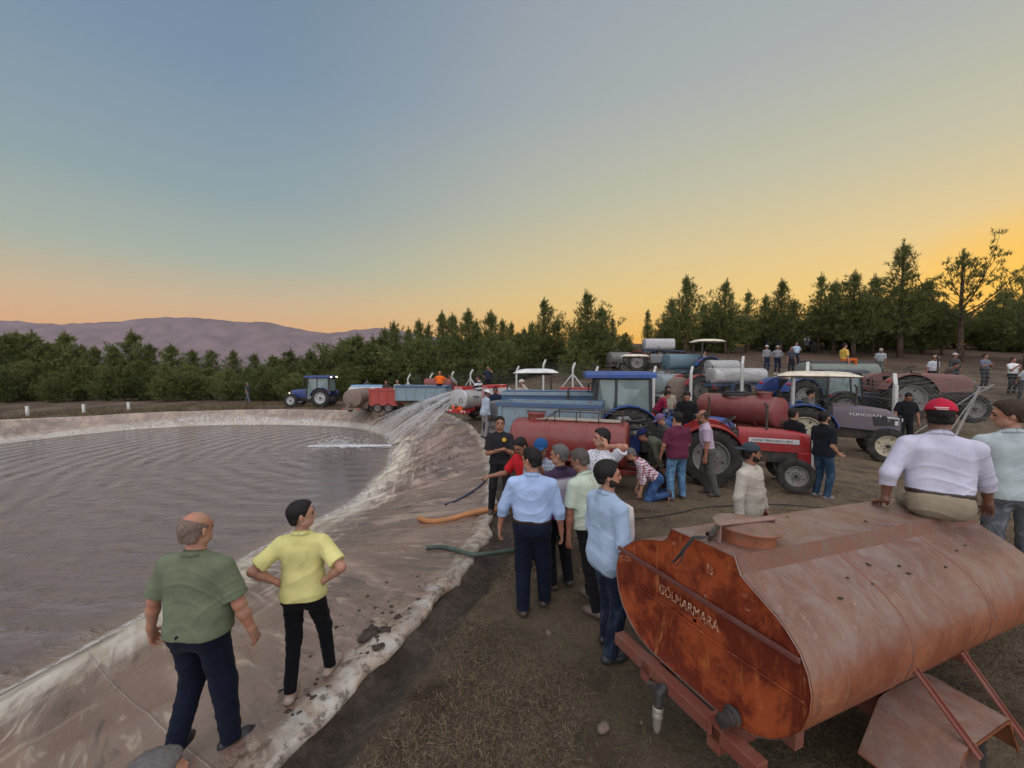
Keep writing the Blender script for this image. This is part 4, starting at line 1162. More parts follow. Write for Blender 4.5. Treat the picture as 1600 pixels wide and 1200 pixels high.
# ------------------------------------------------------------------ tractors, water tanks, boxes
RUBBER = flat('tyre_rubber', (.030, .027, .024), .85, 0, .2, .3, 30, .5)
RUBBER_D = flat('dusty_rubber', (.042, .038, .034), .9, 0, .2, .3, 30, .4)
IRON = paint('dark_iron', (.035, .033, .032), .6, .5, .4, .3)
STEEL = paint('bare_steel', (.30, .30, .29), .45, .4, .3, .6)
BLACKP = flat('black_plastic', (.02, .02, .02), .5)
LAMP = flat('lamp_glass', (.55, .55, .52), .15)
REDLAMP = flat('red_lamp', (.45, .02, .015), .25)
_WC = {}
def wheel_mesh(r, w, lug, rimcol, dusty=True):
    key = (round(r, 2), round(w, 2), lug, rimcol)
    if key in _WC: return _WC[key]
    n = 40; m = MB(); rr = r*.60
    prof = [(rr, -w*.40), (rr*1.10, -w*.48), (r*.82, -w*.52), (r*.94, -w*.47), (r*.985, -w*.30), (r, 0), (r*.985, w*.30), (r*.94, w*.47), (r*.82, w*.52), (rr*1.10, w*.48), (rr, w*.40)]
    m.lathe(prof, (0, 0, 0), 'Y', n)
    if lug:
        nl = 20 if lug == 1 else 26; hgt = r*.055 if lug == 1 else r*.03
        for sg in (-1, 1):
            for i in range(nl):
                a = 2*pi*(i+(.5 if sg > 0 else 0))/nl
                if lug == 1: pts = [(a, .02), (a+.10, .26), (a+.19, .50)]
                else: pts = [(a, .1), (a+.02, .3), (a+.03, .48)]
                for j in range(2):
                    (a0, y0), (a1, y1) = pts[j], pts[j+1]
                    R0 = r-.01-(y0*y0)*r*.12; R1 = r-.01-(y1*y1)*r*.16
                    p0 = Vector((R0*cos(a0), sg*y0*w, R0*sin(a0))); p1 = Vector((R1*cos(a1), sg*y1*w, R1*sin(a1)))
                    am = (a0+a1)/2
                    m.bar(p0, p1, r*.055, hgt*2, up=(cos(am), 0, sin(am)))
    tyre = m.build('wheel', RUBBER_D if dusty else RUBBER, None, smooth=True)
    rm = MB(); t = rimcol
    rm.lathe([(rr*1.02, w*.44), (rr*.99, w*.47), (rr*.93, w*.40), (rr*.88, w*.22), (rr*.55, w*.14), (rr*.50, w*.20), (rr*.20, w*.22), (.001, w*.22)], (0, 0, 0), 'Y', 32)
    rm.lathe([(rr*1.02, -w*.44), (rr*.93, -w*.40), (rr*.88, -w*.1), (.001, -w*.05)], (0, 0, 0), 'Y', 24)
    rim = rm.build('rim', rimcol, tyre, smooth=True)
    hb = MB(); hb.lathe([(rr*.20, w*.20), (rr*.20, w*.34), (rr*.12, w*.38), (.001, w*.38)], (0, 0, 0), 'Y', 14)
    for i in range(8):
        a = 2*pi*i/8; hb.lathe([(.016, w*.19), (.016, w*.26), (.001, w*.26)], (rr*.36*cos(a), 0, rr*.36*sin(a)), 'Y', 6)
    for i in range(4):
        a = 2*pi*i/4+.4; hb.box((rr*.70*cos(a), w*.19, rr*.70*sin(a)), (rr*.16, w*.04, rr*.11), (0, -a, 0))
    hb.build('hub', IRON, tyre, smooth=True)
    for o in (tyre, rim): pass
    _WC[key] = tyre; tyre['fresh'] = 1
    return tyre
def add_wheel(root, x, y, r, w, lug, rimcol, side, steer=0):
    src = wheel_mesh(r, w, lug, rimcol)
    if 'fresh' in src: del src['fresh']; o = src; o.parent = root
    else: o = copy_tree(src, root)
    o.name = 'wheel'
    o.location = (x, y, r); o.rotation_euler = (0, 0, (0 if side > 0 else pi)+steer)
    return o
def arc_pts(r, a0, a1, n): return [(r*cos(a0+(a1-a0)*i/n), r*sin(a0+(a1-a0)*i/n)) for i in range(n+1)]

def text_obj(txt, size, m, parent, loc, rot, extrude=.002, name='lettering', align='LEFT', xs=1.0):
    cu = bpy.data.curves.new(name, 'FONT'); cu.body = txt; cu.size = size; cu.extrude = extrude; cu.align_x = align
    o = bpy.data.objects.new(name, cu); COL.objects.link(o)
    bpy.context.view_layer.update()
    me = bpy.data.meshes.new_from_object(o); bpy.data.objects.remove(o)
    o = bpy.data.objects.new(name, me); COL.objects.link(o); me.materials.clear(); me.materials.append(m)
    o.parent = parent; o.location = loc; o.rotation_euler = rot; o.scale = (xs, 1, 1)
    return o

def tractor(label, loc, heading, col, wb=1.75, rr=.62, fr=.35, hoodL=1.25, hoodH=(.62, 1.28), hoodW=.50, cab='none', roofcol=None, fender=None, rim=None, fourwd=False,
            slope=.10, group='tractors parked in the yard', text=None, textcol=None, scale=1.0, stripe=None, chin=False, beacon=False, rops=None, lit=False, name='tractor', track=1.35, noseround=.3, floor=None, nosebox=None):
    """x forward from the rear axle; heading: degrees clockwise from +Y"""
    r = empty(name, loc, R(90-heading)); r.scale = (scale,)*3
    tag(r, label, 'tractor', group)
    fender = fender or col; rim = rim or paint('rim_grey', (.19, .185, .175), .5, .4, .3)
    rw, fw = rr*.48, fr*.50
    for sd_ in (1, -1):
        add_wheel(r, 0, sd_*track/2, rr, rw, 1, rim, sd_)
        add_wheel(r, wb, sd_*(track/2-.03), fr, fw, 1 if fourwd else 2, rim, sd_)
    z0, z1 = hoodH; x0 = wb+.28-hoodL; x1 = wb+.34
    # engine, gearbox, axles
    m = MB(); m.box(((x0+x1)/2, 0, z0-.05), (x1-x0-.12, .34, .36)); m.box((x0-.25, 0, z0-.12), (.7, .38, .40)); m.tube([(0, -track/2+.1, rr), (0, track/2-.1, rr)], .11, 12)
    m.box((0, 0, rr+.05), (.55, .42, .45)); m.tube([(wb, -track/2+.05, fr+.02), (wb, track/2-.05, fr+.02)], .06, 10); m.box((wb, 0, fr+.10), (.45, .22, .26)); m.box((wb+.15, 0, z0-.10), (.5, .26, .18))
    for k in range(5): m.lathe([(.07, .17), (.07, .24), (.001, .24)], (x0+.25+k*.17, 0, z0-.02-.05*(k % 2)), 'Y', 10); 
    m.tube([(x0+.3, .22, z0-.05), (x0+.6, .25, z0+.05), (x0+.9, .2, z0-.15)], .02, 6)
    m.build('engine', IRON, r, bevel=.01)
    if not fourwd:
        m = MB(); m.tube([(wb+.28, .19, z1-.15), (wb-.2, .23, z0-.06), (x0-.1, .26, z0-.08)], .014, 6); m.build('drag_link', STEEL, r, smooth=True)
    # hood
    n = 10; rings = []; nx = 12
    for i in range(nx+1):
        q = i/nx; x = x0+(x1-x0)*q; zt = z1-slope*q*q-(.0 if q < .85 else (q-.85)/.15*noseround*.35)
        w = hoodW/2*(1-.10*q-(0 if q < .85 else ((q-.85)/.15)**2*noseround*.4))
        zb = z0+(.02 if not chin else .10*(1-q))
        ring = [Vector((x, -w, zb))]
        for k in range(n+1):
            a = pi-pi*k/n; cx = abs(cos(a))**.45*(1 if cos(a) > 0 else -1); sz = abs(sin(a))**.45
            ring.append(Vector((x, w*cx, zt-.20+.20*sz)))
        ring.append(Vector((x, w, zb)))
        rings.append(ring)
    m = MB(); m.loft(rings, True); hood = m.build('hood', col, r, smooth=True)
    w = hoodW/2*.9
    m = MB(); m.box((x1+.01, 0, (z0+z1-slope)/2-.08), (.03, w*1.5, (z1-z0)*.66)); 
    for k in range(6): m.box((x1+.028, 0, z0+.10+k*(z1-z0-.3)/6), (.014, w*1.4, .015))
    m.build('grille', BLACKP, r)
    if nosebox:
        m = MB(); m.box((x1-.10, 0, z0-.13), (.24, hoodW*.98, .32)); m.build('nose_panel', col, r, bevel=.02)
        m = MB()
        for sd_ in (1, -1): m.box((x1+.035, sd_*hoodW*.485, (z1+z0)/2-.17), (.035, .022, z1-z0+.26))
        m.build('grille_trim', nosebox, r)
    for sd_ in (1, -1):
        m = MB(); m.lathe([(.001, .03), (.055, .025), (.06, 0)], (x1+.02, sd_*w*.60, z1-slope-.17-noseround*.10), 'X', 14); m.build('headlight', glow('lit_lamp', (1, .85, .6), 6) if lit else LAMP, r, smooth=True)
    m = MB(); m.tube([(x0+.55, -.12, z1-.08), (x0+.55, -.12, z1+.50), (x0+.50, -.12, z1+.58)], .028, 8); m.build('exhaust_pipe', IRON, r, smooth=True)
    # fenders
    for sd_ in (1, -1):
        m = MB(); R1 = rr+.09; y0, y1 = sd_*(track/2-rw*.62), sd_*(track/2+rw*.45)
        prof = arc_pts(R1, R(12), R(158), 14)
        vs = []; 
        out = [Vector((x, y0, rr+z)) for x, z in prof]; o2 = [Vector((x, y1, rr+z-.0)) for x, z in prof]
        o3 = [Vector((x*.965, y1, rr+z*.965)) for x, z in prof]; o4 = [Vector((x*.965, y0, rr+z*.965)) for x, z in prof]
        m.loft([[a, b, c, d] for a, b, c, d in zip(out, o2, o3, o4)], True)
        inner = [Vector((x*.99, y0, rr+z*.99)) for x, z in prof]
        m.add(inner+[Vector((0, y0, rr*1.0))], [tuple(range(len(inner)))[::1]+(len(inner),)])
        f = m.build('fender', fender, r, smooth=True)
        m = MB(); m.box((-R1*.72, sd_*(track/2), rr+R1*.72), (.05, .16, .07), (0, .7, 0)); m.build('tail_light', REDLAMP, f)
    # seat, wheel, floor, lift arms
    m = MB(); m.box((.02, 0, rr+.36), (.40, .42, .09)); m.box((-.17, 0, rr+.58), (.09, .42, .38), (0, -.15, 0)); m.box((0, 0, rr+.25), (.2, .2, .14)); m.build('seat', BLACKP, r, bevel=.03)
    m = MB(); c = Vector((x0-.22, 0, z1+.14)); rot = Matrix.Rotation(-.5, 3, 'Y'); pr = []
    for i in range(21): a = 2*pi*i/20; pr.append(c+rot @ Vector((.19*cos(a), .19*sin(a), 0)))
    m.tube(pr, .014, 6, cap=False); 
    for a in (0, 2.1, 4.2): m.bar(c, c+rot @ Vector((.19*cos(a), .19*sin(a), 0)), .018, .01)
    m.tube([c, (x0-.02, 0, z1-.18)], .025, 8); m.build('steering_wheel', BLACKP, r, smooth=True)
    m = MB(); m.box((x0-.30, 0, rr*.82), (.66, track-rw*1.3, .04)); m.box((x0-.05, 0, z1-.25), (.16, hoodW*.95, .34)); m.build('footplate', IRON, r, bevel=.01)
    m = MB()
    for sd_ in (1, -1): m.bar((-.1, sd_*.26, rr*.75), (-.75, sd_*.36, rr*.50), .05, .07); m.bar((-.15, sd_*.2, rr+.3), (-.5, sd_*.3, rr+.15), .04, .05); m.bar((-.5, sd_*.3, rr+.15), (-.55, sd_*.33, rr*.62), .03)
    m.bar((-.3, 0, rr+.1), (-.75, 0, rr*.9), .05); m.build('rear_linkage', IRON, r)
    if text:
        for sd_ in (1, -1):
            L = hoodL*.72
            if stripe: m = MB(); m.box((x0+hoodL*.52, sd_*(hoodW/2-.008), z1-.245), (hoodL*.74, .012, .10), (0, slope*.10, 0)); st = m.build('stripe', stripe, hood)
            o = text_obj(text, .072 if stripe else .10, textcol, hood, (x0+hoodL*.5, sd_*(hoodW/2+.001), z1-.27 if stripe else z1-.30), (pi/2, slope*.10*(1 if sd_ < 0 else 1), 0 if sd_ < 0 else pi), .002, align='CENTER')
            wd = o.dimensions.x; k = (hoodL*.58 if stripe else hoodL*.5)/max(.01, max((v.co.x for v in o.data.vertices))-min((v.co.x for v in o.data.vertices))); o.scale = (k, 1.0, 1)
    if cab == 'canopy':
        zc = rr+1.62; rc = rops or STEEL
        m = MB()
        for sd_ in (1, -1):
            m.bar((-.30, sd_*.50, rr+.15), (-.30, sd_*.50, zc-.04), .07); m.bar((-.30, sd_*.50, rr+.75), (.25, sd_*.52, rr+.45), .05)
        m.bar((-.30, -.50, zc-.06), (-.30, .50, zc-.06), .07); m.bar((-.3, 0, zc-.06), (.55, 0, zc-.05), .05)
        m.build('roll_bar', rc, r, bevel=.01)
        rings = []; 
        for i in range(9):
            q = i/8; x = -.55+1.55*q; e = (1-abs(2*q-1)**6); ww = .62*(.90+.10*e)
            ring = []
            for k in range(16):
                a = 2*pi*k/16; cx = abs(cos(a))**.6*(1 if cos(a) > 0 else -1); sz = sin(a)
                ring.append(Vector((x, ww*cx, zc+.02+(.12*e+.015)*(max(sz, 0))+.05*min(sz, 0)-.05*(q-.4)**2)))
            rings.append(ring)
        m = MB(); m.loft(rings, True); m.build('canopy', roofcol or flat('canopy_cream', (.62, .56, .42), .5), r, smooth=True)
    elif cab == 'cab':
        zb, zc = rr+.02, rr+1.42; xa, xb = -.55, x0-.02; yw = .60
        m = MB(); P = {}
        for sd_ in (1, -1):
            y = sd_*yw; yt = sd_*(yw-.06)
            m.bar((xa, y*.9, rr+.45), (xa+.03, yt, zc), .07); m.bar((.30, y, rr+.42), (.28, yt, zc), .06); m.bar((xb, y*.82, zb), (xb-.14, yt, zc), .07)
            m.bar((xa, y*.9, rr+.45), (.30, y, rr+.45), .05); m.bar((.30, y, rr+.42), (.42, y, zb-.15), .05); m.bar((.42, y, zb-.15), (xb, y*.82, zb-.15), .05)
            m.bar((xa+.03, yt, zc), (xb-.14, yt, zc), .06)
        for x, z in ((xa, rr+.45), (xa+.03, zc), (xb-.14, zc), (xb, zb+.3)): m.bar((x, -yw*.85, z), (x, yw*.85, z), .06)
        c_ = m.build('cab_frame', BLACKP, r, bevel=.008)
        gm = glass()
        for sd_ in (1, -1):
            y = sd_*yw; yt = sd_*(yw-.06)
            for quad in ([(xa+.04, y*.92, rr+.48), (.27, y, rr+.48), (.25, yt, zc-.03), (xa+.06, yt, zc-.03)], [(.34, y, rr+.42), (.44, y, zb-.10), (xb-.03, y*.86, zb-.10), (xb-.17, yt, zc-.03), (.31, yt, zc-.03)]):
                a = [Vector(p) for p in quad]; o_ = Vector((0, -sd_*.012, 0)); mm = MB(); k = len(a)
                mm.add(a+[p+o_ for p in a], [tuple(range(k)), tuple(range(k, 2*k))[::-1]]+[(i, (i+1) % k, k+(i+1) % k, k+i) for i in range(k)]); mm.build('window', gm, c_)
        for x0_, z0_, x1_, z1_, nm in ((xb, zb+.33, xb-.14, zc-.03, 'windscreen'), (xa, rr+.48, xa+.03, zc-.03, 'rear_window')):
            mm = MB(); a = [Vector((x0_, -yw*.80, z0_)), Vector((x0_, yw*.80, z0_)), Vector((x1_, yw*.86, z1_)), Vector((x1_, -yw*.86, z1_))]; o_ = Vector((.012, 0, 0))
            mm.add(a+[p+o_ for p in a], [(3, 2, 1, 0), (4, 5, 6, 7), (0, 1, 5, 4), (1, 2, 6, 5), (2, 3, 7, 6), (3, 0, 4, 7)]); mm.build(nm, gm, c_)
        mm = MB(); rings = []
        for q, e in ((0, .90), (.06, 1), (.5, 1.02), (.92, 1), (1, .9)):
            x = xa-.12+(xb-.14-xa+.42)*q
            rings.append([Vector((x, sx*(yw+.06)*e, zc+zz*e)) for sx, zz in ((-1, .02), (-1, .10), (-.8, .17), (.8, .17), (1, .10), (1, .02))])
        mm.loft(rings, True); rf = mm.build('cab_roof', roofcol or col, r, smooth=True)
        for sd_ in (1, -1):
            mm = MB(); mm.box((xa-.13, sd_*.42, zc+.07), (.05, .14, .07)); mm.build('work_lamp', glow('lit_lamp', (1, .85, .6), 6) if lit else LAMP, rf)
            mm = MB(); mm.bar((xb-.1, sd_*yw, zc-.15), (xb-.02, sd_*(yw+.22), zc-.20), .02); mm.box((xb-.02, sd_*(yw+.24), zc-.33), (.03, .14, .26)); mm.build('mirror', BLACKP, r)
    elif cab == 'rops':
        m = MB(); rc = rops or IRON
        for sd_ in (1, -1): m.bar((-.30, sd_*.45, rr+.1), (-.30, sd_*.45, rr+1.15), .07)
        m.bar((-.30, -.485, rr+1.15), (-.30, .485, rr+1.15), .07); m.build('roll_bar', rc, r, bevel=.01)
    return r

def superell(a, b, n, e=2.4):
    out = []
    for i in range(n):
        t = 2*pi*i/n; c, s_ = cos(t), sin(t)
        out.append((a*abs(c)**(2/e)*(1 if c >= 0 else -1), b*abs(s_)**(2/e)*(1 if s_ >= 0 else -1)))
    return out
def tank_trailer(label, loc, heading, col, L=2.6, W=1.2, Hh=1.0, zc=1.0, e=2.3, frame=None, rails=False, hatch=True, wheels=(1,), wr=.32, bands=2, group='water tank trailers in the yard', endcol=None,
                 topbox=None, name='tank_trailer', scale=1.0, tilt=0, rimcol=None, plain=False, toolbox=False, cat='tank trailer', rib=True):
    """x forward (drawbar end). heading clockwise from +Y"""
    r = empty(name, loc, R(90-heading)); r.scale = (scale,)*3; tag(r, label, cat, group)
    frame = frame or col; a, b = W/2, Hh/2; N = 40
    m = MB(); sec = superell(a, b, N, e); rings = []
    for x, k in ((-L/2-.05, .90), (-L/2-.03, .96), (-L/2, 1.0), (-L/2+.001, 1.0)): rings.append([Vector((x, y*k, zc+z*k)) for y, z in sec])
    for q in np.linspace(0, 1, 7)[1:-1]: rings.append([Vector((-L/2+L*q, y, zc+z)) for y, z in sec])
    for x, k in ((L/2-.001, 1.0), (L/2, 1.0), (L/2+.03, .96), (L/2+.05, .90)): rings.append([Vector((x, y*k, zc+z*k)) for y, z in sec])
    m.loft(rings, True); tk = m.build('tank', col, r, smooth=True)
    if bands:
        for i in range(bands):
            x = -L/2+L*(i+1)/(bands+1); m = MB()
            m.loft([[Vector((x+dx, y*kk, zc+z*kk)) for y, z in sec] for dx, kk in ((-.035, 1.001), (-.03, 1.018), (.03, 1.018), (.035, 1.001))], True, (False, False)); m.build('band', frame, tk, smooth=True)
    if endcol:
        for sg in (-1, 1):
            m = MB(); m.loft([[Vector((sg*(L/2+.052+dx), y*kk, zc+z*kk)) for y, z in sec] for dx, kk in ((0, .9), (.012, .86))], True); m.build('end_plate', endcol, tk, smooth=True)
    if hatch:
        hx = -L*.32; m = MB(); m.lathe([(.19, -.04), (.19, .10), (.215, .10), (.215, .125), (.19, .14), (.001, .15)], (hx, 0, zc+b), 'Z', 24); hc = m.build('hatch', frame, tk, smooth=True)
        m = MB(); m.bar((hx-.24, 0, zc+b+.16), (hx+.24, 0, zc+b+.16), .04, .02); m.build('clamp_bar', IRON, hc)
    if rails:
        m = MB(); xa, xb, y_ = -L*.12, L*.47, a*.42; zt = zc+b
        for sg in (-1, 1):
            m.tube([(xa-.25, sg*y_, zt-.03), (xa, sg*y_, zt+.20), (xb, sg*y_, zt+.20)], .013, 6)
            for x in np.linspace(xa, xb, 4): m.tube([(x, sg*y_, zt-.05), (x, sg*y_, zt+.20)], .012, 6)
        m.tube([(xb, -y_, zt+.20), (xb, y_, zt+.20)], .013, 6); m.build('handrail', IRON, tk)
        m = MB(); m.box((L*.05, 0, zt+.012), (L*.8, a*.7, .02)); m.build('walkway', paint('walkway_dusty', (.35, .30, .24), .6, .5, .2), tk)
    if topbox:
        m = MB(); m.box((0, 0, zc+b+.02), (L*.98, a*1.05, .14)); tb_ = m.build('top_tray', topbox, tk, bevel=.015)
    # frame, axle, drawbar
    m = MB(); zf = zc-b-.04
    for sg in (-1, 1): m.box((0, sg*a*.45, zf), (L+.1, .07, .11))
    for x in (-L/2+.1, 0, L/2-.1): m.box((x, 0, zf), (.07, a*1.1, .10))
    for x in (-L*.3, L*.3):
        for sg in (-1, 1): m.bar((x, sg*a*.5, zf), (x, sg*a*.80, zc-b*.55), .05, .10)
    m.bar((L/2, -a*.45, zf), (L/2+.95, 0, zf-.05), .07); m.bar((L/2, a*.45, zf), (L/2+.95, 0, zf-.05), .07); m.lathe([(.05, -.02), (.05, .02), (.02, .02), (.02, -.02), (.05, -.02)], (L/2+1.0, 0, zf-.05), 'Z', 12)
    m.tube([(L/2+.75, 0, zf), (L/2+.75, 0, .05)], .025, 8)
    m.build('chassis', frame, r, bevel=.006)
    rimcol = rimcol or paint('rim_grey', (.19, .185, .175), .5, .4, .3)
    nx = len(wheels)
    for x in ((-.05,) if nx == 1 else (-wr*1.15, wr*1.15)):
        for sg in (-1, 1): add_wheel(r, x*1.0, sg*(a+.02 if W < 1.5 else a*.8), wr, wr*.55, 2, rimcol, sg)
        if not plain:
            pass
    for sg in (-1, 1):
        m = MB(); hw = wr*1.35 if nx == 1 else wr*2.5; y0, y1 = sg*(a*.62), sg*(a+.02+wr*.34)
        prof = [(-hw, wr*.9), (-hw*.8, wr*2.0), (0 if nx == 1 else -hw*.5, wr*2.22), (hw*.8 if nx == 1 else hw*.5, wr*2.0 if nx == 1 else wr*2.22), (hw, wr*.9)]
        A = [Vector((x-.05, y0, z)) for x, z in prof]; B = [Vector((x-.05, y1, z)) for x, z in prof]
        dn = Vector((0, 0, -.02)); m.loft([[p, q, q+dn, p+dn] for p, q in zip(A, B)], True); m.build('mudguard', frame, r)
    # rear bumper bar, lamps, valve
    m = MB(); m.box((-L/2-.12, 0, zf-.04), (.05, W*1.02, .12)); bp = m.build('bumper', frame, r, bevel=.005)
    for sg in (-1, 1):
        m = MB(); m.box((-L/2-.15, sg*a*.85, zf-.03), (.03, .12, .07)); m.build('tail_light', REDLAMP, bp)
    m = MB(); m.tube([(-L/2-.04, 0, zc-b*.72), (-L/2-.2, 0, zc-b*.74), (-L/2-.24, 0, zc-b*.9)], .04, 10); m.tube([(-L/2-.14, 0, zc-b*.74), (-L/2-.14, 0, zc-b*.5), (-L/2-.14, .12, zc-b*.5)], .012, 6); m.build('outlet_valve', IRON, r, smooth=True)
    return r
def box_trailer(label, loc, heading, col, L=2.6, W=1.3, Hh=.75, z0=.55, ribs=5, band=None, group='box trailers on the bank', inner=None, wr=.30, water=False, name='box_trailer', cat='trailer', taperend=0.0, fill=None):
    r = empty(name, loc, R(90-heading)); tag(r, label, cat, group)
    t = .035; a = W/2; m = MB()
    m.box((0, 0, z0+.02), (L, W, .04))
    m.box((0, a-t/2, z0+.04+Hh/2), (L, t, Hh)); m.box((0, -a+t/2, z0+.04+Hh/2), (L, t, Hh))
    m.box((L/2-t/2, 0, z0+.04+Hh/2), (t, W-2*t, Hh)); m.box((-L/2+t/2, 0, z0+.04+Hh/2), (t, W-2*t, Hh))
    b = m.build('box', col, r, bevel=.006)
    m = MB()
    for sg in (-1, 1):
        for i in range(ribs): m.box((-L/2+.08+(L-.16)*i/(ribs-1), sg*(a+.018), z0+.04+Hh/2), (.05, .03, Hh-.14))
    for sg in (-1, 1): m.box((sg*(L/2+.015), 0, z0+Hh*.5), (.025, .06, Hh*.8))
    m.build('rib', col, b)
    m = MB()
    for sg in (-1, 1): m.box((0, sg*(a+.022), z0+.04+Hh-.03), (L+.08, .045, .10)); m.box((sg*(L/2+.02), 0, z0+.04+Hh-.03), (.045, W+.0, .10))
    m.build('top_rim', band or col, b, bevel=.006)
    if fill:
        m = MB(); m.box((0, 0, z0+Hh*.75), (L-2*t-.01, W-2*t-.01, .02)); m.build('tarpaulin', fill, b)
    m = MB(); zf = z0-.06
    for sg in (-1, 1): m.box((0, sg*a*.5, zf), (L, .07, .10))
    for x in (-L*.35, 0, L*.35): m.box((x, 0, zf), (.06, a*1.3, .08))
    m.bar((L/2, -a*.5, zf), (L/2+.85, 0, zf-.05), .07); m.bar((L/2, a*.5, zf), (L/2+.85, 0, zf-.05), .07); m.tube([(-.0, -a, wr), (0, a, wr)], .04, 8)
    m.build('chassis', IRON, r)
    for x in (-wr*1.15, wr*1.15):
        for sg in (-1, 1): add_wheel(r, x, sg*(a-.08), wr, wr*.55, 2, paint('rim_grey', (.19, .185, .175), .5, .4, .3), sg)
    return r
# ------------------------------------------------------------------ fence and small setting things
def hit(px, py):
    d = ray(px, py); o = Vector((0, 0, CAMZ)); t = 1.2
    while t < 80:
        p = o+d*t
        if p.z < S(p.x, p.y): break
        t += .05
    for _ in range(6):
        t -= .01; p = o+d*t
        if p.z > S(p.x, p.y): break
    return o+d*t
CONC = paint('post_concrete', (.52, .51, .48), .8, .25, .08)
WIRE = flat('galvanised_wire', (.16, .16, .15), .5, .4)
posts = [(1401, 13.5, 0), (1262, 15.6, 0), (1160, 18.5, 0), (1080, 19.5, 0), (1022, 20.5, 0), (931, 22.5, 0), (895, 24, 1), (849, 25.5, 0), (807, 27, 0), (735, 30, 1), (705, 31, 0), (672, 32.5, 0), (637, 34, 1)]
fence = empty('fence', gp(931, 22.5)); tag(fence, 'wire mesh fence on pale concrete posts with bent tops, running behind the parked tractors', 'fence')
fo = fence.location
ptop = []
line = []
for i, (px, y, br) in enumerate(posts):
    g = gp(px, y); g.z = min(g.z, .95); h = 2.12 if y > 16 else 2.25
    a = .055
    m = MB(); q = g-fo; m.box(q+Vector((0, 0, h*.42-.2)), (a*2, a*2, h*.84+.4)); dirv = Vector((.6, .8, 0)) if y < 17 else Vector((.45, .6, 0))
    m.bar(q+Vector((0, 0, h*.835)), q+Vector((0, 0, h))+dirv*.36, a*1.9)
    line.append(q.copy())
    m.build('post', CONC, fence, bevel=.012)
    if br:
        for s_ in (-1, 1):
            m = MB(); m.bar(q+Vector((0, 0, h*.70)), q+Vector((s_*1.05, -s_*.75, -.0)), .08); m.build('brace', CONC, fence, bevel=.01)
ends = [Vector((14.6, 13.2, .5))-fo, Vector((19.0, 12.6, .5))-fo, Vector((26, 12.2, .5))-fo]
full = ends[::-1]+line
for e in ends[1:2]:
    m = MB(); m.box(e+Vector((0, 0, 1.0)), (.09, .09, 2.2)); m.build('post', paint('post_teal', (.03, .06, .06), .6, .3), fence)
def sag(a, b, z0, z1, n=6, s=.03): return [a.lerp(b, i/n)+Vector((0, 0, z0+(z1-z0)*i/n-s*sin(pi*i/n))) for i in range(n+1)]
m = MB()
for a, b in zip(full[:-1], full[1:]):
    for z in (.1, .5, .95, 1.40, 1.74): m.tube(sag(a, b, z, z), .006, 4, cap=False)
    for z, o_ in ((1.86, .12), (2.0, .25)): m.tube([p+Vector((.2, .25, 0))*o_*4*.36 for p in sag(a, b, z, z)], .005, 4, cap=False)
m.build('wire', WIRE, fence)
m = MB(); w_ = .0035
for a, b in zip(full[:-1], full[1:]):
    d = b-a; L = hypot(d.x, d.y); u = d/L; nn = int((L+1.7)/.14)
    for k in range(nn):
        s0 = -1.7+k*.14
        for sg in (1, -1):
            t0, z0, t1, z1 = s0, 0.0, s0+1.7, 1.7
            if t0 < 0: z0 = -t0; t0 = 0
            if t1 > L: z1 -= (t1-L); t1 = L
            if t1 <= t0: continue
            if sg < 0: t0, t1 = L-t0, L-t1
            p, q = a+u*t0+Vector((0, 0, z0)), a+u*t1+Vector((0, 0, z1))
            m.add([p-Vector((0, 0, w_)), q-Vector((0, 0, w_)), q+Vector((0, 0, w_)), p+Vector((0, 0, w_))], [(0, 1, 2, 3)])
m.build('wire_mesh', WIRE, fence)
# leaning metal post with its two stays, at the right
gpx = at_y(1531, 606, 13.6); gb = Vector((13.5, 12.6, G(13.5, 12.6)))
m = MB(); m.bar((0, 0, -.1), gpx-gb, .055); gpost = m.build('fence_post', paint('post_worn', (.24, .23, .21), .6, .4, .2)); gpost.location = gb
tag(gpost, 'leaning pale metal post with two thin stays at the right of the fence', 'fence post')
for dx, dy in ((-1.5, .2), (-.7, -.3)):
    m = MB(); m.tube([(gpx-gb)*.95, Vector((dx, dy, G(gb.x+dx, gb.y+dy)-gb.z))], .013, 6); m.build('stay', STEEL, gpost)
m = MB(); m.box((gpx-gb)+Vector((.05, 0, .03)), (.34, .035, .04)); m.bar((gpx-gb)*.9, (gpx-gb)+Vector((.45, 0, .1)), .04); m.build('bracket', STEEL, gpost)

# markers on the far bank
MARK = flat('marker_white', (.65, .65, .62), .6)
for px, py, lb in ((43, 648, 'leftmost and tallest of the white marker stakes on the far bank'), (131, 644, 'middle white marker stake on the far bank'), (201, 640, 'smallest white marker stake on the far bank, nearest the wood')):
    p = on_ground(px, py+2); m = MB(); m.box((0, 0, .26), (.14, .10, .56)); m.box((0, 0, .56), (.16, .12, .05)); o = m.build('marker_stake', MARK, bevel=.01); o.location = p
    tag(o, lb, 'stake', 'white marker stakes on the far bank')

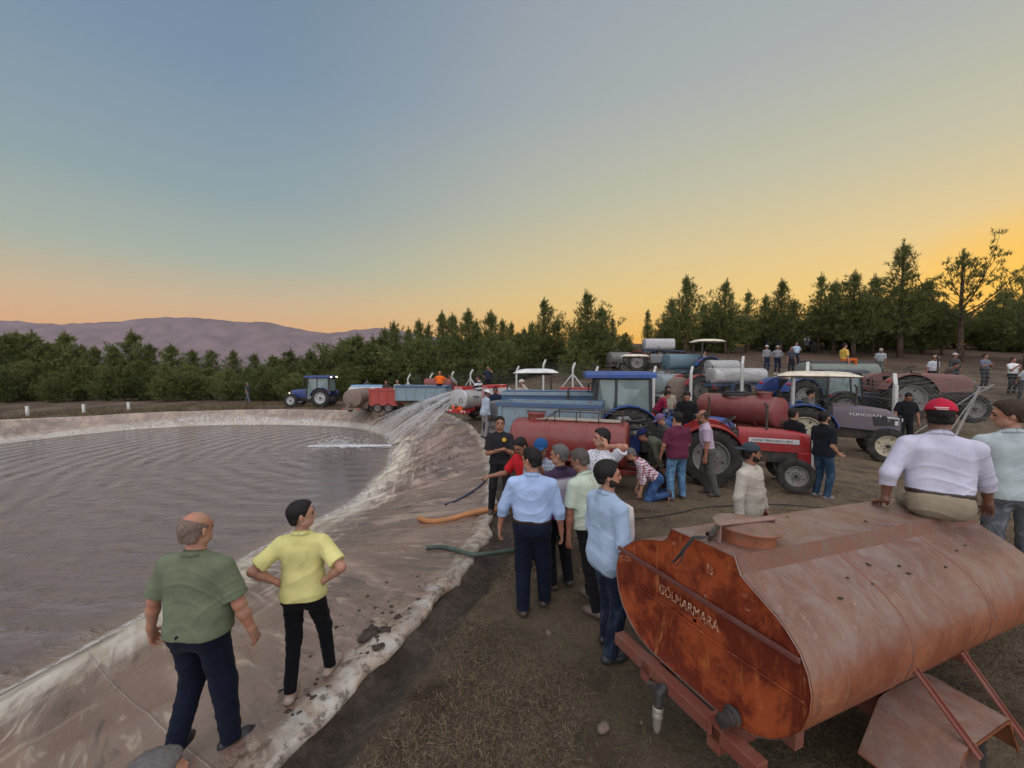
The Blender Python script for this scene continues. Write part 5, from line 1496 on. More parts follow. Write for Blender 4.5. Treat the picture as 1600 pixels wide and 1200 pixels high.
# ------------------------------------------------------------------ the rusty tank in front
def rust_body():
    t = NT('rusty_tank_side'); p = t.pos(); g = t.n('ShaderNodeNewGeometry')
    sx = t.n('ShaderNodeSeparateXYZ'); t.set(sx.inputs[0], g.outputs['Normal'])
    n1 = t.noise(p, 1.7, 7, .7, .4); st = t.noise(t.pos(True, (1.2, 5, 5)), 2.2, 6, .75, .3); ver = t.noise(t.pos(True, (5, 1.5, 1.5)), 2.4, 8, .74, 1.2); fin = t.noise(p, 34, 4, .7); n2 = t.noise(p, 3.2, 7, .72, .8); fl = t.noise(p, 9, 8, .8, .3)
    c = t.mix(t.ramp(n1, .38, .62), (.19, .052, .020), (.29, .100, .042))
    c = t.mix(t.math('MULTIPLY', t.ramp(ver, .55, .70), .30), c, (.13, .040, .022))
    c = t.mix(t.math('MULTIPLY', t.ramp(st, .60, .72), .35), c, (.42, .27, .18))
    c = t.mix(t.math('MULTIPLY', t.ramp(n2, .54, .66), .6), c, (.17, .085, .060))
    c = t.mix(t.math('MULTIPLY', t.ramp(fl, .62, .68), .45), c, (.42, .30, .22))
    drip = t.noise(t.pos(True, (14, 1.2, 1.2)), 1.8, 5, .7, .15)
    c = t.mix(t.math('MULTIPLY', t.ramp(drip, .60, .68), .45), c, (.10, .035, .022))
    up = t.ramp(t.math('ADD', sx.outputs[2], t.math('MULTIPLY', t.math('SUBTRACT', n1, .5), .5)), -.05, .62)
    dust = t.mix(t.ramp(n2, .35, .66), (.185, .145, .124), (.092, .069, .059)); dust = t.mix(t.math('MULTIPLY', t.ramp(ver, .5, .7), .35), dust, (.28, .215, .18))
    c = t.mix(t.math('MULTIPLY', up, t.ramp(n2, .30, .62, .92, .58)), c, dust)
    c = t.mix(t.math('MULTIPLY', t.ramp(drip, .58, .70), .35), c, (.12, .060, .045)); c = t.mix(t.math('MULTIPLY', t.ramp(drip, .40, .32), .30), c, (.34, .25, .20))
    c = t.mix(t.math('MULTIPLY', t.ramp(fl, .60, .66), .35), c, (.36, .25, .19)); c = t.mix(t.math('MULTIPLY', t.ramp(t.noise(p, 5.5, 9, .8, .6), .58, .63), .5), c, (.15, .055, .035))
    dk = t.ramp(t.noise(p, 7, 6, .72, .5), .70, .74)
    c = t.mix(t.math('MULTIPLY', dk, .8), c, (.045, .025, .018))
    t.bump(t.math('ADD', t.math('MULTIPLY', n1, .6), t.math('ADD', t.math('MULTIPLY', n2, .5), t.math('MULTIPLY', fin, .2))), .35, .018)
    return t.done(c, t.ramp(ver, .3, .7, .36, .62), .0, .5)
def rust_face():
    t = NT('rusty_tank_end'); p = t.pos()
    n1 = t.noise(p, 2.4, 7, .72, .4); dn = t.noise(t.pos(True, (6, 6, .9)), 2.2, 7, .75, .3); fin = t.noise(p, 30, 5, .7)
    c = t.mix(t.ramp(n1, .42, .58), (.12, .016, .005), (.30, .056, .012))
    c = t.mix(t.math('MULTIPLY', t.ramp(dn, .56, .70), .9), c, (.40, .135, .040))
    c = t.mix(t.math('MULTIPLY', t.ramp(dn, .42, .30), .75), c, (.075, .016, .010))
    pz = t.n('ShaderNodeSeparateXYZ'); t.set(pz.inputs[0], p)
    peel = t.math('MULTIPLY', t.ramp(t.noise(p, 5.2, 8, .72, .7), .60, .63), t.ramp(pz.outputs[2], .85, 1.35))
    c = t.mix(t.math('MULTIPLY', peel, .8), c, (.40, .19, .12))
    t.bump(t.math('ADD', n1, t.math('ADD', dn, t.math('MULTIPLY', fin, .4))), .45, .014)
    return t.done(c, t.ramp(n1, .35, .65, .42, .68), 0, .4)
RB, RF = rust_body(), rust_face()
RBX = paint('box_side_rust', (.15, .060, .040), .5, .9, .6, scale=4)
def letter():
    t = NT('worn_lettering'); n = t.noise(t.pos(), 30, 6, .8); return t.done(t.mix(t.ramp(n, .46, .54), (.24, .06, .02), (.50, .33, .22)), .7)
LETTER = letter()
tank = empty('tank_trailer', (1.143, 2.642, G(1.143, 2.642)*0), R(24))
tank.rotation_euler = (0, R(3.4), R(24))
tag(tank, 'large rusty orange water tank trailer filling the lower right corner of the picture', 'tank trailer')
prof = [(.523, 1.54), (1.014, 1.555), (1.061, 1.462), (1.12, 1.425), (1.197, 1.385), (1.27, 1.345), (1.335, 1.30), (1.41, 1.225), (1.455, 1.14), (1.478, 1.05), (1.476, .96), (1.45, .86), (1.39, .76), (1.30, .675), (1.20, .610), (1.08, .578), (.92, .570), (.60, .572), (.40, .578), (.25, .610), (.15, .665), (.06, .745), (0, .84), (-.03, .93), (-.038, 1.03), (-.015, 1.13), (.04, 1.215), (.12, 1.285), (.22, 1.345), (.34, 1.39), (.45, 1.425), (.490, 1.46)]
prof = [(.72-w, z) for w, z in prof]
LT = 3.12
m = MB(); xs = [0.0, .002]+[LT*i/14 for i in range(1, 14)]+[LT-.002, LT]
rings = [[Vector((x, y, z)) for y, z in prof] for x in xs]
m.loft(rings, True, (False, True)); m.m = [1 if (i % len(prof)) in (1, 30, 31) and i < len(prof)*(len(rings)-1) else 0 for i in range(len(m.f))]; body = m.build('tank', [RB, RBX], tank, smooth=True); body.data.set_sharp_from_angle(angle=R(20))
m = MB(); cy = sum(y for y, z in prof)/len(prof); cz = 1.0
def inset(k, x): return [Vector((x, cy+(y-cy)*k, cz+(z-cz)*k)) for y, z in prof]
m.loft([inset(1.0, -.004), inset(1.004, -.012), inset(1.0, -.018)], True, (False, False), 1)
m.loft([inset(.996, -.006), inset(.9, .004), inset(.5, .010), inset(.02, .012)], True, (False, False))
face = m.build('end_plate', [RF, RB], body, smooth=True)
# rolled seam, welds
m = MB(); m.box((-.020, .02, 1.185), (.022, 1.44, .030)); m.build('seam_strip', paint('strip_red', (.12, .035, .028), .5, .3, .3), face, bevel=.004)
m = MB(); m.tube([(-.005, .70, .955), (-.004, .2, .975), (-.004, -.3, .97), (-.006, -.74, .985)], .006, 6); m.build('weld', RF, face)
for x in (.98, 2.05):
    m = MB(); m.loft([[Vector((x+dx, cy+(y-cy)*k, cz+(z-cz)*k)) for y, z in prof[2:]] for dx, k in ((-.012, 1.0), (-.006, 1.006), (.006, 1.006), (.012, 1.0))], False); m.build('weld_seam', paint('weld_rust', (.17, .06, .035), .6, .3, .5), body, smooth=True)
text_obj('G\u00d6LMARMARA', .092, LETTER, face, (-.0195, .275, 1.050), (pi/2, 0, -pi/2), .0015, 'lettering', xs=.80)
text_obj('\u0130S', .072, LETTER, face, (-.0195, -.11, 1.375), (pi/2, 0, -pi/2), .0015, 'lettering', xs=.8)
# hatch
m = MB(); hx, hy, hz = .335, -.115, 1.548
m.lathe([(.172, -.02), (.172, .085), (.208, .085), (.212, .096), (.208, .106), (.12, .113), (.001, .115)], (hx, hy, hz), 'Z', 44); hatch = m.build('hatch', RB, body, smooth=True)
m = MB(); m.bar((hx-.27, hy+.02, hz+.123), (hx+.25, hy-.01, hz+.123), .050, .014); m.box((hx+.245, hy-.01, hz+.06), (.012, .045, .12)); m.box((hx-.24, hy+.02, hz+.06), (.012, .03, .12)); cb = m.build('clamp_bar', paint('clamp_dusty', (.25, .15, .12), .6, .5, .3), hatch, bevel=.004)
m = MB(); m.tube([(hx-.26, hy+.02, hz+.11), (hx-.31, hy+.04, hz+.03), (hx-.27, hy+.07, hz+.01), (hx-.20, hy+.06, hz+.04)], .013, 8); m.lathe([(.018, -.03), (.022, 0), (.018, .03), (.001, .03)], (hx-.29, hy+.04, hz+.05), 'X', 10); m.build('clamp_screw', IRON, hatch, smooth=True)
rg = random.Random(3)
m = MB()
for k in range(4):
    a = Vector((hx-.33+rg.uniform(-.02, .02), hy+.05, hz+.03)); pts = [a]
    for j in range(7): a = a+Vector((-.015 if j > 1 else -.03, rg.uniform(.0, .03), -.042 if j > 1 else -.002)); a.x = min(a.x, -.03) if j > 2 else a.x; pts.append(a.copy())
    m.tube(pts, [.007, .007, .006, .006, .005, .005, .004, .003], 6)
strap = m.build('strap', flat('black_rubber', (.018, .017, .018), .6), hatch, smooth=True)
# chassis, wheels, mudguards, struts
CHP = paint('chassis_red', (.17, .045, .028), .6, .45, .5)
m = MB(); m.box((-.055, .03, .505), (.09, 1.20, .085)); bm = m.build('bumper', CHP, tank, bevel=.006)
for y in (.28, -.30):
    m = MB(); m.box((1.55, y, .475), (3.3, .09, .15)); m.build('chassis_beam', CHP, tank, bevel=.004)
m = MB(); m.box((.35, -.02, .50), (.08, 1.0, .10)); m.box((1.3, -.02, .44), (.10, 1.15, .12)); m.box((2.5, -.02, .50), (.08, 1.0, .10)); m.tube([(1.3, -.80, .36), (1.3, .78, .36)], .05, 10); m.build('axle_frame', CHP, tank)
for sg in (-1, 1): add_wheel(tank, 1.32, sg*.80-.02, .29, .20, 2, paint('rim_rust', (.20, .10, .07), .6, .5, .4), sg)
for sg in (-1, 1):
    y0, y1 = -.02+sg*.585, -.02+sg*.97
    pr = [(.80, .36), (1.00, .64), (1.06, .655), (1.56, .66), (1.62, .645), (1.80, .40)]
    m = MB(); up = Vector((0, 0, -.012)); A = [Vector((x, y0, z)) for x, z in pr]; B = [Vector((x, y1, z-.02)) for x, z in pr]
    m.loft([[a, b, b+up, a+up] for a, b in zip(A, B)], True); B2 = [b+Vector((0, 0, -.03)) for b in B]
    m.loft([[a, b, b+Vector((0, -sg*.01, 0)), a+Vector((0, -sg*.01, 0))] for a, b in zip(B, B2)], True)
    m.build('mudguard', RB, tank)
for x, z0, z1 in ((1.07, .90, .62), (1.70, .86, .52)):
    m = MB(); m.bar((x, -.735, z0), (x, -1.03, z1-.02), .010, .032, up=(1, 0, 0)); m.bar((x+.018, -.735, z0+.01), (x+.018, -1.03, z1-.01), .022, .008, up=(1, 0, 0)); m.build('stay_bar', CHP, tank)
m = MB(); m.tube([(1.70, -1.03, .50), (1.72, -1.10, .42), (1.70, -1.16, .36), (1.73, -1.24, .25)], .008, 6); m.build('bent_rod', STEEL, tank)
# valve at the end plate, coupling that hangs below the bumper
m = MB(); m.lathe([(.055, .0), (.058, -.015), (.044, -.025), (.042, -.05), (.034, -.055), (.034, -.085), (.040, -.09), (.040, -.105), (.022, -.11), (.001, -.11)], (-.02, -.36, .635), 'X', 20); vlv = m.build('outlet_valve', IRON, tank, smooth=True)
m = MB(); m.tube([(-.12, -.33, .66), (-.13, -.29, .62), (-.12, -.29, .50)], .012, 8); m.build('lever', CHP, vlv, smooth=True)
m = MB(); m.tube([(-.10, .09, .50), (-.16, .08, .47), (-.17, .07, .40)], .030, 10); m.box((-.13, .12, .47), (.09, .06, .05)); m.tube([(-.12, .15, .47), (-.16, .19, .47)], .02, 8); cp = m.build('hose_coupling', IRON, tank, smooth=True)
m = MB(); m.lathe([(.030, 0), (.036, -.01), (.036, -.03), (.030, -.035), (.036, -.05), (.036, -.07), (.028, -.08), (.028, -.13), (.018, -.17), (.001, -.17)], (-.17, .07, .40), 'Z', 14); m.build('coupling_ring', paint('brass_dull', (.34, .31, .26), .45, .4, .2, .5), cp, smooth=True)
m = MB(); m.box((3.62, .0, .80), (.95, 1.1, .05)); m.box((3.62, .35, .64), (.9, .08, .28)); m.box((3.62, -.35, .64), (.9, .08, .28)); m.bar((4.1, .35, .56), (5.0, 0, .62), .09); m.bar((4.1, -.35, .56), (5.0, 0, .62), .09); m.tube([(4.9, 0, .62), (4.9, 0, .30)], .03, 8); m.build('front_deck', CHP, tank, bevel=.006)
# leaves and clods lying on the tank
DIRT = flat('dark_clod', (.035, .025, .018), .9, bump=.5, bscale=60)
TW = Matrix.Translation(tank.location) @ tank.rotation_euler.to_matrix().to_4x4()
def body_z(y):
    pts = sorted([(p[0], p[1]) for p in prof if p[1] > 1.0]); return float(np.interp(y, [p[0] for p in pts], [p[1] for p in pts]))
for i in range(14):
    x, y = rg.uniform(.3, 2.6), rg.choice([rg.uniform(-.40, -.62), rg.uniform(-.25, .18), rg.uniform(-.36, -.60)])
    n_ = rg.randint(1, 3); m = MB()
    for _ in range(1): m.ball((0, 0, .003), .006+rg.random()*.010, 6, sc=(1.4, .7, .3))
    for v_ in m.v: v_ += Vector((rg.gauss(0, .002), rg.gauss(0, .002), rg.gauss(0, .001)))
    o = m.build('dirt_clod', DIRT); o.location = TW @ Vector((x, y, body_z(y)+.002)); o.rotation_euler = (0, 0, rg.uniform(0, 3))
    tag(o, 'small dark crumb of dried mud lying on top of the rusty tank', 'dirt clod', 'crumbs of mud lying on the rusty tank')
# ------------------------------------------------------------------ the vehicles
REDT = paint('tractor_red', (.30, .014, .016), .35, .25, .06)
BLUET = paint('tractor_blue', (.014, .062, .25), .35, .25, .05)
BLUED = paint('tractor_dark_blue', (.015, .040, .17), .35, .3, .05)
PURP = paint('hood_purple_grey', (.115, .090, .115), .42, .45, .1)
PINKT = paint('faded_red', (.17, .070, .062), .55, .5, .3)
TANKR = paint('tank_red', (.185, .022, .020), .28, .28, .35)
TANKR2 = paint('tank_red_brown', (.175, .032, .028), .34, .32, .3)
WHITEP = paint('white_paint', (.42, .42, .41), .4, .25, .15)
ALU = paint('tank_silver', (.46, .46, .46), .32, .3, .1, .5)
LBLUE = paint('pale_blue_steel', (.19, .27, .31), .5, .35, .35)
MBLUE = paint('mid_blue_steel', (.035, .095, .19), .5, .35, .3)
TEAL = paint('teal_tank', (.08, .16, .20), .45, .35, .3)
GREENG = paint('grey_green_tank', (.15, .19, .16), .55, .5, .4)
BROWNT = paint('weathered_tank', (.20, .155, .12), .6, .5, .6)
CREAM = flat('canopy_cream', (.62, .55, .42), .5)
WTX = flat('text_white', (.65, .65, .62), .5); BTX = flat('text_black', (.02, .02, .02), .5)
RIMC = paint('rim_cream', (.46, .42, .30), .5, .45, .3)
GT, GK, GB = 'tractors parked round the pond', 'water tank trailers parked round the pond', 'open box trailers parked round the pond'
tractor('red tractor with silver side stripe and black lettering behind the man in the beige shirt', gp(1110, 9.62), 112, REDT, wb=1.62, rr=.62, fr=.35, hoodL=1.30, hoodW=.42, hoodH=(.74, 1.24), text='MASSEY FERGUSON 240 S', textcol=BTX, stripe=paint('stripe_silver', (.55, .55, .53), .4, .2), track=1.22, slope=.05, noseround=.1, nosebox=paint('trim_silver', (.50, .50, .48), .4, .2), group=GT)
tt = tractor('purple-grey tractor with blue mudguards and a cream canopy, driver in the seat', Vector((9.05, 12.65, G(9.05, 12.65)-.05)), 122, PURP, wb=1.85, rr=.72, fr=.47, hoodL=1.45, hoodW=.60, hoodH=(.78, 1.52), cab='canopy', roofcol=CREAM, fender=BLUET, rim=RIMC, fourwd=True, text='T\u00dcMOSAN', textcol=WTX, chin=True, rops=WHITEP, slope=.16, group=GT, noseround=.5, track=1.4)
_hd = [c for c in tt.children if c.name.startswith('hood')][0]
for sd_ in (1, -1):
    m = MB(); m.add([(1.62, sd_*.279, .95), (2.12, sd_*.262, .98), (2.13, sd_*.255, 1.20), (1.56, sd_*.282, 1.28), (1.62, sd_*.289, .95), (2.12, sd_*.272, .98), (2.13, sd_*.265, 1.20), (1.56, sd_*.292, 1.28)], [(0, 1, 2, 3), (4, 7, 6, 5), (0, 4, 5, 1), (1, 5, 6, 2), (2, 6, 7, 3), (3, 7, 4, 0)]); m.build('side_grille', BLACKP, _hd)
    m = MB(); m.box((2.02, sd_*.275, 1.20), (.26, .02, .045), (0, .12, 0)); m.box((2.09, sd_*.272, 1.06), (.07, .02, .12)); m.build('side_lamp', LAMP, _hd)
for c in tt.children:
    if c.name.startswith('canopy'): c.scale = (1.30, 1.1, 1.0)
nh = tractor('blue tractor with a closed glass cab and blue roof beside the blue box trailer', Vector((3.12, 11.35, G(3.1, 11.35))), 276, BLUET, scale=1.08, wb=1.8, rr=.70, fr=.42, hoodL=1.2, cab='cab', fourwd=True, rim=RIMC, group=GT, track=1.3)
tractor('blue open tractor with its hood pointing left behind the crouching men', Vector((4.75, 10.95, G(4.7, 10.9))), 264, BLUET, wb=1.55, rr=.58, fr=.34, hoodL=1.25, hoodH=(.68, 1.22), hoodW=.46, track=1.1, text='TD 65', textcol=WTX, group=GT)
tractor('low blue tractor nosing right behind the red one', Vector((4.75, 12.3, G(4.8, 12.3))), 92, BLUET, wb=1.5, rr=.58, fr=.34, hoodL=1.2, hoodH=(.60, 1.10), hoodW=.44, track=1.0, group=GT)
tractor('blue cab tractor alone at the far corner of the pond, rear lamp lit', gp(507, 30), 272, BLUED, wb=2.2, rr=.66, fr=.47, hoodL=1.35, cab='cab', fourwd=True, rim=WHITEP, lit=True, group=GT, track=1.3)
tractor('tractor under a pale canopy behind the blue box trailers', gp(848, 14.6), 276, paint('hood_grey', (.16, .17, .17), .5, .4), wb=1.7, rr=.6, fr=.36, cab='canopy', roofcol=flat('canopy_white', (.62, .62, .58), .5), rops=IRON, group=GT)
tractor('dark tractor with a closed glass cab just behind the cream canopy', Vector((12.3, 15.6, G(12.3, 15.6))), 100, paint('dark_cab_blue', (.03, .035, .06), .4, .35), wb=1.8, rr=.62, fr=.4, cab='cab', group=GT, scale=.88)
tractor('tractor with blue rear mudguard standing behind the canopy tractor', Vector((10.9, 16.2, G(10.9, 16.2))), 80, BLUED, wb=1.8, rr=.72, fr=.42, group=GT, fourwd=True)
pk = tractor('faded pinkish red tractor behind the fence at the right', Vector((13.9, 14.9, .72)), 99, PINKT, wb=1.9, rr=.76, fr=.46, hoodL=1.5, hoodH=(.95, 1.62), hoodW=.5, fourwd=True, group=GT, scale=1.04)
tractor('blue-hooded tractor under a cream canopy uphill behind the fence', gp(1098, 23), 88, BLUET, wb=1.8, rr=.7, fr=.42, cab='canopy', roofcol=CREAM, rops=IRON, group=GT, fourwd=True)
tractor('red tractor with a red mudguard half hidden by the fence', gp(1078, 20.6), 75, REDT, wb=1.7, rr=.66, fr=.36, group=GT)
tractor('small tractor whose cream canopy shows above the blue cab', gp(985, 24.5), 95, paint('hood_grey', (.16, .17, .17), .5, .4), wb=1.7, rr=.6, fr=.36, cab='canopy', roofcol=CREAM, rops=IRON, group=GT)
tractor('old red tractor with grey hood parked uphill below the pines', gp(995, 30), 105, paint('hood_grey', (.16, .17, .17), .5, .4), wb=1.9, rr=.7, fr=.42, fender=REDT, group=GT)
tractor('distant tractor parked in the shade of the pines on the hillside', gp(1247, 39), 200, paint('hood_grey', (.16, .17, .17), .5, .4), wb=1.9, rr=.7, fr=.42, cab='rops', rops=WHITEP, fourwd=True, group=GT, lit=False)

rt = tank_trailer('red water tank trailer with a handrail on top behind the central group of men', Vector((1.30, 9.15, G(1.3, 9.1))), 110, TANKR, L=2.45, W=1.05, Hh=.98, zc=.98, e=2.4, rails=True, wheels=(1, 1), group=GK)
tank_trailer('reddish brown water tank trailer with its round end turned to the red tractor', Vector((7.15, 12.8, G(7.1, 12.8))), 330, TANKR2, L=2.3, W=1.08, Hh=.88, zc=1.18, e=2.1, rails=False, group=GK, bands=0, endcol=paint('tank_end_maroon', (.20, .030, .040), .45, .3, .1))
fb = tank_trailer('silver and red fire service water trailer with red top tray and lettering', Vector((-1.30, 18.2, G(-1.3, 18.2))), 40, ALU, L=2.9, W=1.05, Hh=.86, zc=.98, e=2.6, frame=paint('fire_red', (.42, .015, .02), .35, .25), topbox=paint('fire_red', (.42, .015, .02), .35, .25), endcol=WHITEP, hatch=False, group=GK, wheels=(1,), wr=.32, tilt=0)
FR = paint('fire_red', (.42, .015, .02), .35, .25)
ORG = flat('reflector_orange', (.75, .10, .02), .5)
tkc = [c for c in fb.children if c.name.startswith('tank')][0]
m = MB(); m.box((-1.535, 0, .62), (.02, .62, .16)); m.build('rear_panel', ORG, fb)
for y in (-.42, .42): m = MB(); m.box((-1.60, y, .50), (.02, .26, .06)); m.build('bumper_stripe', WTX, fb)
m = MB(); m.box((-1.43, 0, 1.45), (.05, .62, .16)); tb2 = m.build('tray_end', FR, tkc)
text_obj('\u0130TFA\u0130YE', .12, WTX, tkc, (-1.457, .0, 1.405), (pi/2, 0, -pi/2), .002, align='CENTER')
for sd_ in (-1,): text_obj('\u0130TFA\u0130YE', .13, WTX, tkc, (-.55, -.556, 1.385), (pi/2, 0, 0), .002, align='CENTER'); text_obj('SU', .13, flat('text_yellow', (.75, .35, .03), .5), tkc, (.6, -.556, 1.385), (pi/2, 0, 0), .002, align='CENTER')
for k, x in enumerate((-.95, .25, .9)):
    m = MB(); m.box((x, -.5255, 1.10), (.36, .012, .035)); m.box((x+.05, -.5255, 1.03), (.30, .012, .03)); m.build('side_mark', flat('mark_navy', (.03, .02, .08), .5), tkc)
m = MB(); m.lathe([(.10, 0), (.10, .01), (.085, .012), (.085, 0)], (-1.535, -.22, .93), 'X', 18); m.build('rear_ring', IRON, tkc)
tank_trailer('long grey-green tank on which a man in yellow is sitting', gp(1308, 20), 82, GREENG, L=3.6, W=1.2, Hh=1.0, zc=.95, e=2.6, hatch=False, topbox=paint('slot_dark', (.05, .055, .05), .7, .4), group=GK, bands=3)
tank_trailer('white rounded fibreglass water tank behind the fence posts', gp(1150, 19.4), 88, WHITEP, L=2.35, W=1.1, Hh=.72, zc=1.0, e=3.0, group=GK, bands=0, hatch=False, frame=MBLUE)
tank_trailer('smaller grey white tank just uphill of the white fibreglass one', gp(1128, 21.3), 92, paint('tank_greywhite', (.36, .37, .36), .5, .4, .3), L=1.35, W=1.0, Hh=.7, zc=1.15, e=2.6, group=GK, bands=0, hatch=False)
tank_trailer('teal blue tank showing above the pale one, left of the cream canopy', gp(1066, 23.5), 85, TEAL, L=1.9, W=1.1, Hh=.9, zc=1.25, e=3.2, group=GK, bands=0, hatch=False)
tank_trailer('pale teal tank with rounded end right of the blue cab tractor', gp(1043, 21.6), 60, paint('tank_pale_teal', (.24, .30, .31), .5, .35, .2), L=1.7, W=1.2, Hh=1.0, zc=1.0, e=2.2, group=GK, bands=1)
tank_trailer('white tank with dark lettering behind the fence right of the blue cab', gp(1031, 19.9+2), 100, WHITEP, L=1.4, W=.95, Hh=.75, zc=.85, e=2.8, group=GK, bands=0, hatch=False)
tank_trailer('weathered brown tank seen end-on through the fence mesh', gp(1058, 18.4+2.6), 190, BROWNT, L=1.5, W=1.2, Hh=1.15, zc=.85, e=2.0, group=GK, bands=0, hatch=False)
tank_trailer('white topped blue tank trailer parked far uphill at the edge of the pines', gp(1028, 34), 92, WHITEP, L=2.3, W=1.2, Hh=.95, zc=1.15, e=3.4, frame=MBLUE, hatch=False, group=GK, bands=0)
tank_trailer('dull grey tank lying in the pine shade beside the white topped one', gp(968, 33), 75, paint('tank_dull', (.14, .14, .13), .6, .4, .3), L=1.8, W=1.1, Hh=1.0, zc=1.0, e=2.0, group=GK, bands=0, hatch=False)
tank_trailer('weathered brown tank seen end-on beside the lone blue tractor', gp(562, 26.5), 8, BROWNT, L=2.0, W=1.25, Hh=1.15, zc=.95, e=2.0, group=GK, bands=1, hatch=False)
wt_ = tank_trailer('white and pale blue tank trailer behind the brown end-on tank', gp(578, 28.5), 96, WHITEP, L=2.6, W=1.2, Hh=.8, zc=1.15, e=3.0, group=GK, bands=0, hatch=False, topbox=paint('tarp_blue', (.20, .38, .55), .6, .3))
tank_trailer('rusty red tank trailer in front of the fence behind the man in orange', gp(686, 29.5), 95, TANKR, L=1.9, W=1.1, Hh=.8, zc=1.3, e=2.6, group=GK, bands=1, hatch=False)
box_trailer('pale blue steel box trailer with a dark blue band along its top edge', Vector((1.02, 10.55, G(1.1, 10.6))), 106, LBLUE, L=2.55, W=1.15, Hh=1.0, z0=.68, ribs=2, band=MBLUE, group=GB)
box_trailer('second blue box trailer just behind the one with the dark blue band', Vector((1.25, 12.3, G(1.1, 12.3))), 98, MBLUE, L=3.0, W=1.0, Hh=1.0, z0=.75, ribs=5, band=LBLUE, group=GB, fill=paint('tarp_grey', (.10, .12, .12), .7, .4))
box_trailer('faded blue box trailer under the man in orange', gp(662, 24), 97, LBLUE, L=3.0, W=1.3, Hh=.80, z0=.62, ribs=6, band=MBLUE, group=GB)
box_trailer('bright red steel box trailer at the far corner of the pond', gp(604, 25.6), 97, paint('box_red', (.40, .045, .035), .5, .4, .3), L=1.75, W=1.3, Hh=.95, z0=.45, ribs=4, group=GB)
box_trailer('red box trailer in front of the fence left of the blue cab tractor', gp(915, 15.6), 100, paint('box_red2', (.34, .05, .05), .5, .4, .3), L=1.9, W=1.2, Hh=.75, z0=.75, ribs=4, group=GB)
box_trailer('pale blue trailer parked among the far pines', gp(1213, 40), 95, paint('box_paleblue', (.25, .40, .50), .5, .3), L=2.4, W=1.2, Hh=.8, z0=.6, ribs=3, group=GB)
# hoses coiled on the red-brown tank, clutter of the crowd's machinery
BL = flat('black_rubber', (.018, .017, .018), .6)
def hose(label, pts, r, mt, name='hose', cat='hose', group=None, n=10, sub=6):
    P = [Vector(p) for p in pts]; Q = []
    for i in range(len(P)-1):
        p0, p1, p2, p3 = P[max(i-1, 0)], P[i], P[i+1], P[min(i+2, len(P)-1)]
        for k in range(sub):
            t = k/sub; Q.append(.5*((2*p1)+(p2-p0)*t+(2*p0-5*p1+4*p2-p3)*t*t+(3*p1-p0-3*p2+p3)*t**3))
    Q.append(P[-1]); m = MB(); m.tube(Q, r, n); o = m.build(name, mt, None, smooth=True); return tag(o, label, cat, group)
def spiral(c, r, turns, dz, n=14): return [Vector((c[0]+r*(1-.12*i/n)*cos(2*pi*i/n), c[1]+r*(1-.12*i/n)*sin(2*pi*i/n), c[2]+dz*i/n)) for i in range(int(turns*n)+1)]
hose('coil of black hose lying on the reddish brown tank trailer', spiral((7.1, 12.9, 1.74), .42, 2.6, .04), .028, BL)
hose('black hose wound round the pump beside the end of the red tank', spiral((2.95, 9.7, .95), .30, 3.2, .16), .035, BL)
def pump(label, loc, rz, s=1.0):
    r = empty('water_pump', loc, rz); r.scale = (s,)*3; tag(r, label, 'pump')
    m = MB(); m.lathe([(.001, -.09), (.20, -.09), (.22, -.05), (.22, .05), (.20, .09), (.001, .09)], (0, 0, .42), 'Y', 20); m.build('housing', BLUED, r, smooth=True)
    m = MB(); m.box((.32, 0, .40), (.36, .30, .30)); m.box((.32, 0, .60), (.24, .2, .10)); m.build('motor', IRON, r, bevel=.02)
    m = MB(); m.tube([(0, .02, .60), (0, .02, .85), (-.1, .02, .95), (-.35, .02, .95)], .05, 10); m.build('outlet_pipe', STEEL, r, smooth=True)
    m = MB()
    for y in (-.18, .18): m.box((.15, y, .06), (.8, .06, .06))
    m.box((0, 0, .15), (.1, .42, .14)); m.box((.32, 0, .15), (.1, .42, .14)); m.build('frame', IRON, r)
pump('dark pump and motor standing at the right end of the red tank', Vector((2.95, 10.0, G(2.9, 10)+.25)), .4, 1.2)
pump('pump mounted by the men leaning over behind the blue tractor', Vector((4.5, 11.7, G(4.5, 11.7)+.4)), .9, 1.0)
# ------------------------------------------------------------------ hoses on the liner, water jets, clods, grass
def sp(px, py, dz=.02): p = hit(px, py); p.z += dz; return p
def surf(points, dz): return [sp(a, b, dz) for a, b in points]
hose('fat orange hose lying on the liner with its open end towards the water', surf([(655, 812), (672, 817), (700, 814), (730, 806), (762, 799), (800, 795)], .03), .05, paint('hose_orange', (.42, .17, .05), .5, .4, .2))
hose('dark blue hose curving down over the liner beside the man with crossed arms', surf([(768, 728), (763, 745), (748, 762), (720, 780), (695, 790)], .02), .022, flat('hose_blue', (.02, .035, .06), .5))
hose('grey-green hose lying across the lip of the liner by the muddy puddle', surf([(667, 858), (690, 857), (712, 862), (738, 869), (770, 867), (803, 862)], .025), .032, flat('hose_green', (.05, .075, .055), .5))
hose('thin dark cable snaking across the straw behind the rusty tank', surf([(985, 812), (1040, 806), (1100, 794), (1160, 790), (1220, 789), (1290, 794), (1345, 788), (1400, 778)], .012), .012, BL)
hose('yellow hose looping down beside the man in the white cap', [Vector((-.15, 15.0, 1.35)), Vector((-.55, 14.9, 1.30)), Vector((-.85, 14.7, .85)), Vector((-1.0, 14.4, .35)), Vector((-.8, 14.2, .05))], .045, flat('hose_yellow', (.62, .52, .12), .5))
hose('pale hose arching over the red top of the fire service trailer', [Vector((-.25, 19.2, 1.5)), Vector((-.35, 19.1, 1.75)), Vector((-.65, 18.9, 1.72)), Vector((-.75, 18.8, 1.5))], .035, flat('hose_pale', (.5, .5, .45), .5))

